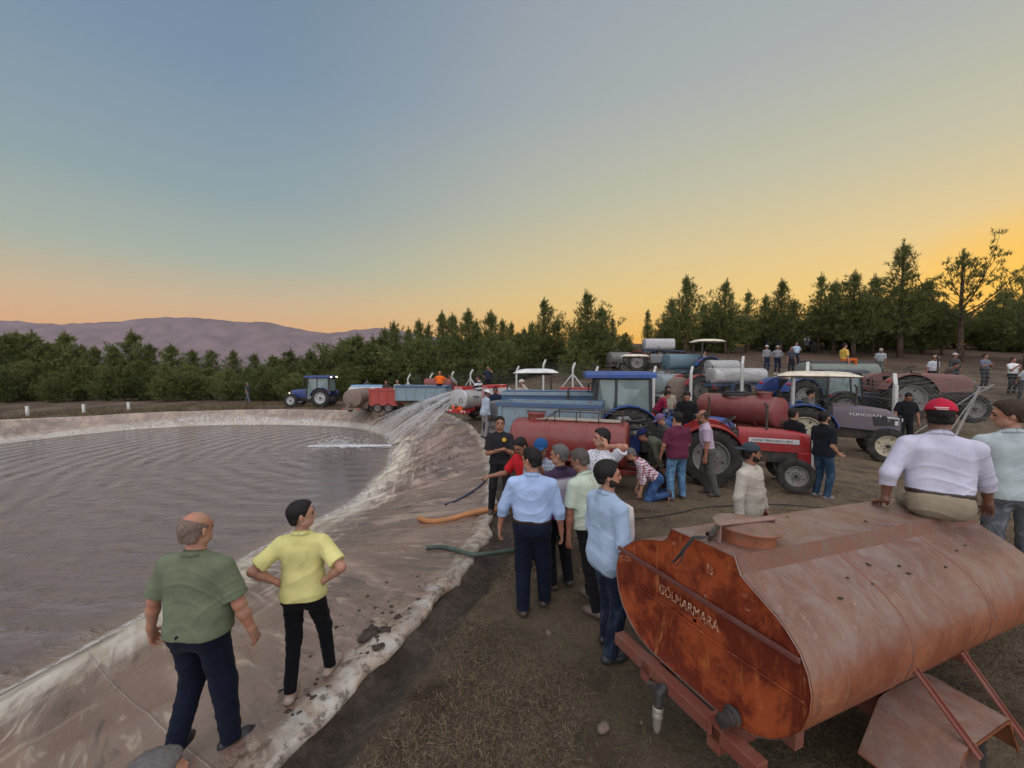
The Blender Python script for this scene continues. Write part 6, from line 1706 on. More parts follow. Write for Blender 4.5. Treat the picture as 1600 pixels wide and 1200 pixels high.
def spray_material():
    t = NT('spray_water'); p = t.pos(); n = t.noise(p, 5, 4, .7)
    t.set(t.b.inputs['Alpha'], t.ramp(n, .25, .7, .12, .60))
    return t.done((.80, .80, .80), .35, 0, .5)
SPRAY = spray_material()
rs = random.Random(21)
def jet(label, a, b, apex, spread, n, r0, grp='jets of water thrown from the fire service trailer'):
    a, b = Vector(a), Vector(b); m = MB()
    for k in range(n):
        o = Vector((rs.gauss(0, 1), rs.gauss(0, 1), rs.gauss(0, .7)))*spread; s0 = rs.uniform(0, .7); s1 = min(1, s0+rs.uniform(.12, .4)) if k > n*.35 else 1.0
        if k <= n*.35: s0 = 0
        P = []; N = 14
        for i in range(N+1):
            q = s0+(s1-s0)*i/N; p = a.lerp(b, q)+o*(q**1.3); p.z += apex*4*q*(1-q); P.append(p)
        m.tube(P, [r0*(.6+.9*(s0+(s1-s0)*i/N))*rs.uniform(.6, 1.2)*(1 if 0 < i < N else .3) for i in range(N+1)], 5, cap=False)
    for k in range(n*14):
        q = rs.random()**.6; p = a.lerp(b, q)+Vector((rs.gauss(0, 1), rs.gauss(0, 1), rs.gauss(0, .8)-.15))*spread*1.35*q; p.z += apex*4*q*(1-q); s_ = rs.uniform(.005, .018)
        m.add([p+Vector((s_, 0, 0)), p+Vector((-s_, s_, -s_)), p+Vector((-s_*.5, -s_, s_)), p+Vector((0, 0, -s_*2))], [(0, 1, 2), (0, 2, 3), (0, 3, 1), (1, 3, 2)])
    o = m.build('water_jet', SPRAY); tag(o, label, 'water jet', grp, 'stuff'); return o
NZ = Vector((-1.75, 17.4, 1.78))
jet('upper white jet of water arching from the fire service trailer to the pond', NZ, (-7.9, 23.6, -1.15), .26, .34, 70, .008)
jet('lower white jet of water spreading over the liner in front of the trailer', NZ, (-6.0, 20.2, -1.0), .20, .34, 55, .008)
jet('thin curtain of drops falling between the two main jets', NZ+Vector((.05, 0, -.05)), (-5.6, 21.5, -.8), .22, .34, 16, .006)
jet('short jet falling on the liner close in front of the trailer', NZ+Vector((0, -.05, -.05)), (-4.3, 17.6, -.55), .12, .26, 30, .006)
# the flat jet that skims the pond and the splash it raises
m = MB(); e0 = Vector((-5.75, 19.4, WZ+.16))
for k in range(36):
    P = []; off = rs.gauss(0, .05); ln = rs.uniform(1.6, 4.2)
    for i in range(9): q = i/8; P.append(e0+Vector((-ln*q, off+rs.gauss(0, .12)*q+.25*q, -.12*q+abs(rs.gauss(0, .03))*q)))
    m.tube(P, [.016+.016*i/8 for i in range(9)], 5, cap=False)
for k in range(700):
    q = rs.random()**.7; p = Vector((-8.3-rs.gauss(0, .75), 19.7+rs.gauss(0, .22), WZ+.02+abs(rs.gauss(0, .22))*(.4+rs.random()))); s_ = rs.uniform(.012, .045)
    m.add([p+Vector((s_, 0, 0)), p+Vector((-s_, s_, 0)), p+Vector((-s_*.5, -s_, s_)), p+Vector((0, 0, -s_))], [(0, 1, 2), (0, 2, 3), (0, 3, 1), (1, 3, 2)])
tag(m.build('splash', SPRAY), 'white splash and foam where the flat jet skims the middle of the pond', 'splash', None, 'stuff')
m = MB(); m.tube([sp(640, 690, .05), sp(622, 694, .06), Vector((-5.7, 19.4, WZ+.17))], .05, 10)
tag(m.build('outlet_pipe', flat('pipe_pale', (.30, .27, .22), .5), None, smooth=True), 'short pale pipe end pouring a jet of water at the water line', 'pipe')

fv = []; fc = Vector((-7.9, 19.75, WZ+.012))
m = MB(); rings = []
for k, q in enumerate((.02, .4, .75, 1.0)): rings.append([fc+Vector((2.2*q*cos(a)*(1+.25*sin(3*a+1)), .55*q*sin(a)*(1+.3*sin(5*a)), 0)) for a in [2*pi*i/36 for i in range(36)]])
m.loft(rings, True, (False, False)); t = NT('splash_foam'); n_ = t.noise(t.pos(True, (1, 3, 1)), 3.2, 7, .75, .8); t.set(t.b.inputs['Alpha'], t.ramp(n_, .46, .64, 0, .8))
tag(m.build('foam_patch', t.done((.70, .69, .66), .6), None, smooth=True), 'patch of white foam spreading round the splash in the pond', 'foam', None, 'stuff')

# mud heap, stones
def lump(r, seed, sc=(1, 1, .5), n=10, rough=.35):
    m = MB(); m.ball((0, 0, 0), r, n, sc=sc); rg_ = random.Random(seed)
    ph = [rg_.uniform(0, 6) for _ in range(6)]
    for v_ in m.v:
        k = 1+rough*(sin(v_.x*9/r*.3+ph[0])*sin(v_.y*8/r*.3+ph[1])+.6*sin(v_.x*21/r*.3+ph[2]+v_.z*12/r*.3)*sin(v_.y*19/r*.3+ph[3])); v_ *= k
    return m
MUD = flat('dark_wet_mud', (.045, .030, .022), .85, bump=1, bscale=30, var=.5)
STONE = flat('dusty_stone', (.15, .115, .085), .9, bump=.8, bscale=24, var=.35)
for px, py, r, sc, lb in ((577, 992, .10, (.8, 1.0, .35), 'heap of dark wet mud dropped on the lip of the liner'), (600, 985, .055, (1.2, .8, .3), 'small clot of mud right of the mud heap on the liner'), (622, 965, .04, (1, .8, .4), 'tiny clot of mud nearest the furrow'), (592, 1012, .05, (1, .7, .35), 'flat clot of mud below the mud heap')):
    p = hit(px, py); o = lump(r, px, sc, 12, .5).build('mud_heap', MUD, None, smooth=True, autosmooth=False); o.location = p+Vector((0, 0, r*.2)); tag(o, lb, 'mud', 'clots of mud on the liner')
for px, py, r, lb in ((943, 1140, .045, 'round brown stone on the bare ground in front of the rusty tank'), (857, 990, .03, 'pale flat stone lying in the straw below the men'), (1002, 1130, .016, 'pebble right of the round brown stone')):
    p = hit(px, py); o = lump(r, px, (1.1, .9, .8), 10, .18).build('stone', STONE, None, smooth=True, autosmooth=False); o.location = p+Vector((0, 0, r*.35)); tag(o, lb, 'stone', 'stones on the trodden ground')
rg2 = random.Random(77)
for i in range(16):
    px, py = rg2.uniform(1200, 1262), rg2.uniform(584, 606); p = hit(px, py); r = rg2.uniform(.10, .24)
    o = lump(r, i, (1.2, 1, .7), 8, .2).build('stone', paint('pale_rock', (.30, .27, .23), .85, .4, .1), None, smooth=True, autosmooth=False); o.location = p+Vector((0, 0, r*.3))
    tag(o, 'pale rock in the heap of rocks on the slope behind the fence', 'stone', 'rocks heaped on the slope')
for i in range(60):      # crumbs of soil on the pale lip
    px, py = rg2.choice([(rg2.uniform(520, 700), rg2.uniform(900, 1010)), (rg2.uniform(430, 590), rg2.uniform(1010, 1120))])
    t_, th = pond_t(*hit(px, py).xy)
    if t_ < 0.01 or t_ > .3: continue
    p = hit(px, py); o = lump(rg2.uniform(.008, .022), i, (1.3, 1, .6), 6, .3).build('soil_crumb', MUD, None); o.location = p
    tag(o, 'crumb of dark soil on the pale lip of the liner', 'soil crumb', 'crumbs of soil on the lip of the liner')

# puddles in the furrow
def puddle(label, pts):
    P = [hit(*q) for q in pts]; z = min(p.z for p in P)-.055; m = MB(); m.add([(p.x, p.y, z) for p in P], [tuple(range(len(P)))][::1])
    t = _MC.get('puddle')
    if not t: n_ = NT('puddle'); n_.bump(n_.noise(n_.pos(), 6, 3), .1, .01); t = _MC['puddle'] = n_.done((.10, .075, .055), .06, 0, .5)
    return tag(m.build('puddle', t), label, 'puddle', None, 'structure')
# straw and dry grass: nobody could count it
def straw(name, label, n, region, hrange, w, mt, flatness, seed, rmin=.0):
    rg_ = np.random.default_rng(seed); x0, x1, y0, y1 = region
    X = rg_.uniform(x0, x1, n*4); Y = rg_.uniform(y0, y1, n*4)
    dens = (.10+.9*sstep(.47, .60, fbm(X*.9, Y*.9, 4, seed)+.5))
    dist = np.hypot(X, Y); keep = rg_.random(n*4) < dens*np.clip(3.2/dist, .12, 1)**.8
    dx, dy = X-PC.x, Y-PC.y; th = np.arctan2(dy, dx); rr = np.hypot(dx, dy); off = rr-rim_r(th)
    keep &= (off > .40+.9*rg_.random(n*4)**2*fbm(X*1.3, Y*1.3, 3, 12)*2+.35*vnoise(X*2, Y*2, 3)); X, Y = X[keep][:n], Y[keep][:n]; k = len(X)
    Z = H(X, Y)+.004; off = off[keep][:n]; Z = Z-np.exp(-((off-.33)/.22)**2)*.13*(np.hypot(X, Y) < 7.5)
    a = rg_.uniform(0, 2*pi, k); L = rg_.uniform(*hrange, k); up = np.abs(rg_.normal(0, flatness, k))
    d = np.stack([np.cos(a)*np.cos(up), np.sin(a)*np.cos(up), np.sin(up)], 1)
    s_ = np.stack([-np.sin(a), np.cos(a), rg_.normal(0, .3, k)], 1)*(w*rg_.uniform(.6, 1.3, k))[:, None]
    P = np.stack([X, Y, Z], 1); mid = P+d*(L*.55)[:, None]+np.array([0, 0, .006]); bend = rg_.normal(0, .35, k)
    d2 = d+np.stack([-np.sin(a)*bend, np.cos(a)*bend, -np.abs(rg_.normal(0, .25, k))], 1); tip = mid+d2*(L*.45)[:, None]
    tip[:, 2] = np.maximum(tip[:, 2], Z+.002)
    v = np.stack([P-s_, P+s_, mid+s_*.8, mid-s_*.8, tip], 1).reshape(-1, 3)
    b = np.arange(k)[:, None]*5; tri = np.concatenate([b+[0, 1, 2], b+[0, 2, 3], b+[3, 2, 4]])
    return tag(mesh_obj(name, v, tri, mt), label, 'grass', None, 'stuff')
def strawm(name, a, b):
    t = NT(name); g = t.n('ShaderNodeNewGeometry'); return t.done(t.mix(g.outputs['Random Per Island'], a, b), .85, 0, .2)
STRAW = strawm('straw', (.07, .048, .028), (.29, .22, .13)); DARKS = strawm('dead_litter', (.030, .021, .014), (.11, .078, .05)); GREENS = strawm('green_weeds', (.035, .05, .018), (.085, .105, .04))
straw('straw_litter', 'pale straw scattered over the trodden ground in front', 90000, (-3, 9, .8, 9.5), (.02, .075), .0011, STRAW, .30, 5)
straw('dead_leaf_litter', 'dark dead grass matted between the straw in front', 42000, (-3, 8, .8, 7.5), (.015, .05), .0024, DARKS, .35, 6)
straw('straw_far', 'straw on the yard round the tractors', 70000, (0, 22, 5, 20), (.04, .12), .0032, STRAW, .35, 7)
straw('green_weeds', 'sparse green weeds growing near the lip of the liner', 3200, (-2.5, 2.2, 1.2, 6), (.02, .06), .002, GREENS, .9, 8)
def bank_grass():
    rg_ = np.random.default_rng(3); n = 26000; th = rg_.uniform(-pi, pi, n*3); off = rg_.uniform(.45, 4.5, n*3)
    r = rim_r(th)+off; X = PC.x+r*np.cos(th); Y = PC.y+r*np.sin(th); k_ = (Y > 19) & (X < 0) & (rg_.random(n*3) < .15+.85*sstep(.45, .6, fbm(X*.7, Y*.7, 3, 2)+.5)); X, Y = X[k_][:n], Y[k_][:n]; k = len(X)
    Z = H(X, Y); a = rg_.uniform(0, 2*pi, k); L = rg_.uniform(.10, .38, k)*(.6+.8*vnoise(X*.8, Y*.8, 4)); ln = rg_.normal(0, .35, (k, 2))
    P = np.stack([X, Y, Z], 1); s_ = np.stack([np.cos(a), np.sin(a), 0*a], 1)*.010
    tip = P+np.stack([ln[:, 0]*L, ln[:, 1]*L, L], 1)
    v = np.stack([P-s_, P+s_, tip], 1).reshape(-1, 3); return tag(mesh_obj('bank_grass', v, np.arange(k*3).reshape(-1, 3), strawm('bank_straw', (.07, .055, .03), (.20, .16, .085))), 'dry grass along the top of the far bank', 'grass', None, 'stuff')
bank_grass()
# ------------------------------------------------------------------ the people
def at(px, y, dz=0.0):
    x = (px-CX)/FPX*y; return Vector((x, y, S(x, y)+dz-.004))
def atz(px, y, z): return Vector(((px-CX)/FPX*y, y, z))
HIPS = 'hip'
BK, NV, DK = (.012, .012, .014), (.010, .014, .028), (.03, .028, .026)
JEAN = (.045, .10, .19)
GN = 'men standing on the liner in front'; GC = 'men talking in the central group'; GY = 'men working among the tractors'; GF = 'men at the far end of the pond'; GR = 'onlookers on the hillside'
person('heavy balding man in an olive green polo standing on the liner', hit(318, 1172), 4, 1.76, 1.20, .55, 'mid', (.17, .12, .095), 'bald',
       shirt=(.13, .155, .095), sleeve='short', untuck=.02, pants=(.006, .009, .020), shoes=SHOEB, armR=((.36, .06, -1), (.16, .30, -1), (.0, .5, -1)), armL=((.48, -.02, -1), (.30, .16, -1), (.15, .4, -1)),
       head=(12, -2), res=.006, group=GN, footR=(.17, .08, -.03), footL=(-.14, -.06, .03), toe=(38, 6), loosep=1.12, shoulders=1.05)
person('man in a pale yellow polo with both hands on his hips, looking right', hit(478, 1080), -6, 1.62, .95, 0, 'mid', BLACKH, 'short',
       shirt=(.60, .56, .22), sleeve='short', untuck=.03, pants=(.005, .005, .006), shoes=paint('sandal_pale', (.30, .24, .19), .6, .3), sandal=True, armR=HIPS, armL=HIPS,
       head=(66, 2), res=.006, group=GN, footR=(.13, .22, .02), footL=(-.10, -.04, 0), toe=(10, 8), curl=.35, beard=None, loosep=.9)
person('head of a grey-haired man cut by the bottom edge of the picture', Vector((-1.30, 1.42, 1.265-1.62)), 20, 1.62, 1.0, 0, 'mid', GREYH, 'short', shirt=(.45, .22, .10), head=(50, 0), res=.008, group=GN)
person('young man with crossed arms in a black T-shirt with a round yellow emblem', at(781, 7.35), 178, 1.74, .95, 0, 'tan', BLACKH, 'short',
       shirt=(.022, .020, .022), pants=(.016, .015, .016), emblem=True, beard=None, collar=False, posR=((.06, .24, 1.17), (-1, .1, .2), (.6, -.3, -1)), posL=((-.06, .27, 1.21), (1, .05, -.1), (-.6, -.3, -1)),
       head=(-3, 0), res=.008, group=GC, footR=(.16, 0, 0), footL=(-.14, .05, 0), untuck=.02, palmR=(0, -1, 0), palmL=(0, -1, 0), shoes=SHOE)
person('man in a red polo bending forward and pointing left with an outstretched arm', at(828, 5.95), 226, 1.68, 1.0, 0, 'tan', BLACKH, 'short',
       shirt=(.48, .018, .022), pants=(.04, .04, .05), lean=14, armR=((.55, .55, -.75), (.75, .75, -.05), (.75, .75, -.02)), armL=((.1, .1, -1), (.05, .2, -1)), palmR=(0, -.2, -1, 1),
       head=(0, -24), res=.008, group=GC, mous=True, beard=None)
person('stout man in a light blue long-sleeved shirt and navy trousers, seen from behind', at(832, 4.38), 8, 1.79, 1.14, .35, 'mid', BLACKH, 'short',
       shirt=(.34, .45, .66), sleeve='long', pants=(.007, .010, .022), armL=((.42, .1, -1), (.20, .25, -1), (.1, .2, -1)), armR=((.30, .05, -1), (.10, .28, -1)), head=(-58, -6), res=.006,
       group=GC, belt=True, footR=(.13, .16, 0), footL=(-.09, -.05, 0), loosep=1.18, shoulders=1.05, toe=(15, 14), shoes=SHOE)
person('man in a blue cap holding both hands before his mouth', at(846, 5.45), 190, 1.70, .95, 0, 'dark', BLACKH, 'short', shirt=(.16, .19, .24), shirtk='check', shirt2=(.30, .33, .38), pants=NV,
       posR=((.05, .22, 1.34), (-.4, .2, 1), (.5, -.3, -1)), posL=((-.03, .24, 1.36), (.4, .1, 1), (-.5, -.3, -1)), head=(10, -12), cap=(.015, .065, .18), res=.008, group=GC, mous=True)
person('grey-haired man in a purple, white and black sports shirt', at(876, 4.92), -28, 1.73, 1.05, .2, 'mid', GREYH, 'short',
       shirt=(.23, .045, .26), shirtk='band', shirt2=(.46, .38, .50), pants=BK, head=(-38, -4), res=.006, group=GC, armR=((.14, .06, -1), (.0, .2, -1)), armL=((.2, .1, -1), (.05, .3, -1)), untuck=.03, loosep=1.1)
person('man in a mint green shirt leaning in towards the group, grey-brown hair', at(925, 4.50), -38, 1.75, 1.10, .4, 'tan', (.075, .065, .055), 'short',
       shirt=(.44, .50, .40), sleeve='short', pants=(.010, .009, .010), lean=12, armR=((.30, -.30, -1), (-.10, .9, -.55), (-.3, .8, -.5)), armL=((.22, .2, -1), (.05, .2, -1)),
       head=(-22, -14), res=.006, group=GC, footR=(.10, .10, 0), footL=(-.12, -.18, 0), shoes=paint('shoe_brown_pale', (.12, .085, .07), .6, .4), untuck=.02, loosep=.95)
person('dark-haired man in a white dotted V-neck T-shirt cupping a hand to his ear', at(941, 5.62), 232, 1.80, 1.0, 0, 'mid', BLACKH, 'full', shirt=(.68, .68, .72), shirtk='dots', shirt2=(.03, .035, .08), pants=JEAN,
       posL=((-.14, .05, 1.60), (.45, -.15, 1), (-1, -.3, -.4)), armR=((.12, .1, -1), (.05, .3, -1)), head=(26, 0), res=.007, group=GC, collar=False, palmL=(-1, 0, 0))
person('bearded man in an open pale denim shirt over a white T-shirt beside the rusty tank', at(951, 3.72), 66, 1.80, 1.08, .2, 'mid', BLACKH, 'full',
       shirt=(.33, .43, .56), sleeve='long', untuck=.16, pants=(.009, .015, .030), pantsk='denim', open_shirt=(.62, .58, .56), armR=((.25, -.05, -1), (-.12, .75, -.65), (-.2, .9, -.3)), armL=((.18, .05, -1), (.0, .4, -1)),
       head=(26, 0), beard=(.02, .014, .012), res=.006, group=GC, footR=(.12, -.02, 0), footL=(-.12, .12, 0), shoes=SHOEB, loosep=1.05)
person('bearded man in a stained beige shirt and a dark knitted cap behind the rusty tank', at(1176, 5.15), 142, 1.72, 1.10, 0, 'tan', BLACKH, 'short', shirt=(.47, .43, .36), shirtk='marks', shirt2=(.22, .20, .18), sleeve='long', untuck=.10,
       pants=DK, armR=((.28, -.05, -1), (.12, .15, -1)), armL=((.30, .1, -1), (.12, .2, -1)), head=(-42, -4), beard=(.012, .010, .010), res=.006, group=GY, cap=(.035, .045, .055), capdir=180)
# on the rusty tank
o_, inf = person('man in a lavender shirt and red cap sitting on the rusty tank', Vector((3.62, 3.42, 1.375-.93+.09)), 36, 1.80, 1.14, .35, 'dark', BLACKH, 'crop',
       shirt=(.50, .49, .58), sleeve=('rolled', 'long'), pants=(.25, .21, .145), pantsk='plain', cap=(.42, .018, .045), belt=True, res=.006, group='men on the rusty tank', hips=(0, 0, .93+.075),
       footR=(.20, .62, .42), footL=(-.14, .62, .42), kneepole=((.1, 1, .6), (-.1, 1, .6)), lean=8, posL=((-.34, .02, .96), (-.3, .75, -.35), (-.5, -.8, .1)), posR=((.36, .30, .93), (.15, .75, -.55), (.7, -.6, .3)),
       palmL=(0, 0, -1), palmR=(-.3, 0, -1), head=(6, -2), shoulders=1.06, shoes=SHOEB)
capo = [c for c in o_.children if c.name.startswith('cap')][0]
cm = flat('cap_white_mark', (.62, .55, .55), .6)
for k_, (a_, b_) in enumerate(((-.04, .034), (-.03, .03))):
    m = MB(); pts = []
    for i in range(7):
        q = a_+(b_-a_)*i/6; pts.append(inf['hp'](q, -.012-.112*sqrt(max(0, 1-(q/.094)**2))*.975, .142-.012*k_))
    m.tube(pts, .0035, 4); m.build('cap_lettering', cm, capo)
TD = TW @ Vector((3.62, 0.05, .832))
person('young man in a pale grey-blue shirt and grey jeans looking left past the tank', Vector((4.62, 3.72, TD.z-.02)), 30, 1.76, 1.06, .1, 'mid', BROWNH, 'full', shirt=(.40, .46, .46), sleeve='long', untuck=.05,
       pants=(.10, .11, .12), pantsk='denim', armL=((.55, .45, -.7), (.05, .6, -.8), (-.2, .5, -.8)), armR=((.25, .2, -1), (.1, .4, -1)), head=(-78, -8), res=.006, group='men on the rusty tank', mous=None, footR=(.12, 0, -.02), footL=(-.14, .04, -.02), side=-4)
# round the red tractor
person('man in a checked shirt and jeans kneeling at the end of the red tank', at(1012, 8.15), 280, 1.70, 1.0, .1, 'mid', GREYH, 'short', shirt=(.22, .020, .045), shirtk='check', shirt2=(.60, .56, .60), pants=(.03, .065, .15), pantsk='denim', hips=(0, -.20, .42), lean=48,
       footR=(.10, -.42, .08), footL=(-.12, -.38, .08), kneepole=((.2, 1, -.5), (-.2, 1, -.5)), armR=((.1, .7, -.8), (0, .8, -.5)), armL=((.1, .7, -.8), (0, .8, -.5)), head=(0, -10), res=.009, group=GY, sleeve='rolled')
person('man in an olive jacket and navy cap stooping low behind the kneeling man', at(1040, 8.55), 272, 1.74, 1.05, .1, 'tan', BLACKH, 'short', shirt=(.085, .09, .065), sleeve='long', pants=DK, lean=66, armR=((.0, .9, -.6), (0, .7, -.8)), armL=((.1, .9, -.6), (0, .7, -.8)), head=(0, 8), cap=(.012, .016, .06), res=.009, group=GY, untuck=.05, hips=(0, -.15, .86))
person('older man in a dusty purple cap with a white collar, dark jacket', at(1048, 9.2), 262, 1.62, 1.0, .1, 'mid', GREYH, 'short', shirt=(.07, .07, .065), sleeve='long', pants=DK, head=(0, -25), cap=(.13, .09, .16), res=.009, group=GY, lean=18)
person('stout man in a maroon T-shirt and blue jeans with his back to us', at(1061, 8.05), -6, 1.73, 1.12, .25, 'mid', BLACKH, 'crop', shirt=(.105, .022, .045), pants=(.075, .15, .24), pantsk='denim', armR=((.22, .2, -1), (-.1, .95, -.3)), armL=((.30, .1, -1), (.0, .5, -.9)), head=(-8, -6), res=.008, group=GY, untuck=.08, footR=(.14, .05, 0), footL=(-.15, -.03, 0), collar=False, loosep=1.15)
person('balding man in a pale pink shirt and grey trousers, stooping left beside the tractor wheel', at(1110, 8.32), 288, 1.74, 1.0, .15, 'tan', BROWNH, 'bald', shirt=(.42, .33, .40), pants=(.085, .08, .075), lean=9, armR=((.1, .12, -1), (.05, .1, -1)), armL=((.1, .15, -1), (.05, .25, -1)), head=(8, -10), res=.008, group=GY, footR=(.09, .02, 0), footL=(-.09, -.12, 0), loosep=1.15)
person('man in a black T-shirt standing on a blue tractor and looking down at its controls', atz(1073, 10.6, .36), 196, 1.70, 1.0, .1, 'mid', BLACKH, 'short', shirt=BK, pants=BK, lean=16, armR=((.35, .3, -1), (.2, .6, -.8)), armL=((.35, .3, -1), (.1, .7, -.7)), head=(10, -28), res=.009, group=GY, collar=False)
person('man in a dark red T-shirt bent over the machinery behind the blue cab', atz(1024, 12.5, .35), 95, 1.66, 1.0, .1, 'mid', BLACKH, 'short', shirt=(.24, .016, .045), pants=DK, lean=34, armR=((.1, .7, -.8), (0, .6, -.8)), armL=((.1, .7, -.8), (0, .6, -.8)), head=(5, -8), res=.010, group=GY, collar=False)
person('bearded man with curly dark hair behind the one in dark red', atz(1044, 13.1, .35), 185, 1.66, 1.0, 0, 'tan', BLACKH, 'full', shirt=(.30, .27, .20), pants=DK, head=(0, -12), beard=(.012, .010, .010), res=.010, group=GY)
person('man in a black T-shirt leaning back against the nose of the red tractor', at(1247, 9.15), 78, 1.72, 1.0, .1, 'mid', BLACKH, 'short', shirt=BK, pants=(.028, .038, .075), pantsk='denim', lean=-8, armR=((.2, -.1, -1), (-.6, .9, -.3)), armL=((.2, .1, -1), (-.5, .9, -.2)), head=(0, 0), res=.008, group=GY, footR=(.10, .30, 0), footL=(-.10, .12, 0), collar=False)
person('man in a black polo and dark jeans standing alone on the open yard, facing right', at(1291, 8.22), 78, 1.75, 1.05, .15, 'mid', BLACKH, 'short', shirt=(.012, .013, .018), pants=(.022, .045, .08), pantsk='denim', armR=((.08, -.10, -1), (-.1, .75, -.65), (0, .8, -.4)), armL=((.1, .1, -1), (0, .4, -.9)), head=(4, 2), beard=(.02, .015, .012), res=.008, group=GY, untuck=.06, shoes=paint('shoe_grey', (.16, .14, .13), .7, .4), palmR=(0, 0, 1))
def seated(label, loc, face, **k):
    return person(label, loc, face, kw_h, hips=(0, 0, .50), footR=(.14, .48, .05), footL=(-.14, .48, .05), kneepole=((.1, 1, 1), (-.1, 1, 1)), **k)
kw_h = 1.72
ts_ = Vector((9.08, 12.65, G(9.05, 12.65)+.55))
seated('driver in a grey shirt in the seat of the purple-grey tractor', ts_, 112, shirt=(.16, .15, .145), sleeve='rolled', pants=(.03, .05, .12), armR=((.1, .8, -.6), (-.1, .9, .0)), armL=((.1, .8, -.6), (-.1, .9, .0)), head=(10, -12), lean=10, res=.009, group=GY)
seated('driver sitting behind the glass of the blue cab', Vector((3.12, 11.75, .62)), 230, shirt=(.10, .03, .05), pants=DK, armR=((.1, .8, -.6), (-.1, .9, .0)), armL=((.1, .8, -.6), (-.1, .9, .0)), head=(-25, 0), res=.011, group=GY)
person('sunburnt bald man in black standing by the tall fence post', at(1417, 12.75), 196, 1.78, 1.1, .2, 'tan', BLACKH, 'crop', shirt=BK, pants=BK, armR=((.35, .2, -1), (.2, .4, -.9)), armL=((.3, .15, -1), (.1, .3, -1)), head=(10, -34), lean=8, res=.009, group=GY, collar=False)
person('man in a lilac shirt left of the blue cab tractor', at(938, 13.6), 95, 1.66, 1.0, .1, 'tan', BLACKH, 'short', shirt=(.30, .25, .33), pants=DK, lean=20, head=(0, 0), res=.011, group=GY)
person('man in a white cap and beige shirt with hand to face by the white canopy', atz(815, 14.3, .45), 200, 1.72, 1.05, .1, 'tan', BLACKH, 'short', shirt=(.40, .34, .30), sleeve='long', pants=DK, posL=((-.10, .18, 1.56), (.3, -.1, 1), (-.7, -.2, -1)), head=(15, -5), cap=(.60, .57, .52), capdir=180, res=.011, group=GY)
person('dark-haired man whose face shows above the blue box trailer, left of two', at(827, 13.4), 190, 1.72, 1.0, .1, 'mid', BLACKH, 'short', shirt=(.12, .12, .13), pants=DK, head=(8, 0), res=.011, group=GY)
person('man whose dark hair and brow show above the blue box trailer, right of two', at(860, 13.5), 170, 1.70, 1.0, .1, 'mid', BLACKH, 'full', shirt=(.14, .12, .11), pants=DK, head=(0, -8), res=.011, group=GY)
# at the fire service trailer
person('man in a striped shirt standing on the fire service trailer and aiming the hose', Vector((-1.42, 17.55, .60)), 292, 1.64, 1.0, .05, 'tan', BLACKH, 'short', shirt=(.025, .03, .05), shirtk='stripe', shirt2=(.62, .60, .60), pants=BK, posR=((.02, .38, 1.15), (.1, 1, 0), (.8, -.2, -1)), posL=((-.10, .30, 1.20), (.3, 1, 0), (-.8, -.2, -1)), head=(-12, -6), res=.011, group=GF)
m = MB(); m.tube([Vector((-1.35, 17.50, 1.74)), Vector((-1.75, 17.42, 1.79)), Vector((-2.0, 17.36, 1.82))], [.035, .03, .02], 8); tag(m.build('hose_nozzle', IRON, None, smooth=True), 'dark hose nozzle held by the man in the striped shirt', 'nozzle')
person('man in a navy T-shirt with a hand to his face, standing tall before the fence', at(763, 24.2), 192, 1.78, 1.0, .05, 'tan', BLACKH, 'short', shirt=(.022, .028, .045), pants=BK, posL=((-.12, .17, 1.56), (.3, -.1, 1), (-.8, -.2, -1)), armR=HIPS, head=(20, 0), res=.012, group=GF)
person('man in a white cap, pale blue shirt and loose grey trousers beside the yellow hose', at(757, 14.2), 62, 1.66, 1.0, .05, 'dark', BLACKH, 'short', shirt=(.36, .42, .48), sleeve='long', untuck=.12, pants=(.24, .22, .21), head=(28, -12), cap=(.62, .60, .56), capdir=0, res=.009, group=GF, lean=8, armR=((.1, .1, -1), (.05, .4, -1)), armL=((.1, .3, -1), (.05, .7, -.7)), loosep=1.3)
person('man in a dark navy shirt holding the yellow hose beside the white cap', at(774, 15.0), 176, 1.70, 1.0, .1, 'dark', BLACKH, 'short', shirt=(.015, .022, .05), sleeve='long', pants=(.02, .03, .08), armL=((.15, .4, -1), (-.1, .9, -.3)), head=(0, -10), res=.010, group=GF)
person('man in an orange T-shirt with hands on hips above the faded blue trailer', at(687, 24.6, .42), 184, 1.74, 1.1, .2, 'tan', BLACKH, 'bald', shirt=(.75, .14, .02), pants=BK, armR=HIPS, armL=HIPS, head=(0, -6), res=.013, group=GF)
person('man in a grey shirt bent over behind the fire service trailer', at(713, 26, .35), 255, 1.70, 1.05, .1, 'tan', BLACKH, 'short', shirt=(.27, .26, .25), pants=DK, lean=38, head=(0, -5), res=.013, group=GF)
person('bearded man in a grey polo standing in the red trailer', at(621, 25.3, .45), 186, 1.76, 1.05, .15, 'mid', BROWNH, 'short', shirt=(.27, .28, .27), pants=(.10, .11, .12), head=(15, 0), res=.013, group=GF, beard=(.05, .03, .02))
person('man in a dark brown shirt left of the one in grey at the red trailer', at(603, 26.8, .25), 180, 1.68, 1.05, .1, 'tan', BLACKH, 'short', shirt=(.055, .04, .03), pants=BK, head=(0, 0), res=.014, group=GF)
person('man in a charcoal shirt seen from behind over the white and blue tank', at(573, 29.6, .3), 0, 1.74, 1.0, .1, 'mid', BLACKH, 'short', shirt=(.05, .05, .055), pants=DK, head=(20, 0), res=.014, group=GF)
person('man whose head shows above the brown end-on tank', at(553, 28.6, .05), 150, 1.66, 1.0, 0, 'mid', BLACKH, 'short', shirt=(.35, .22, .14), pants=DK, res=.015, group=GF)
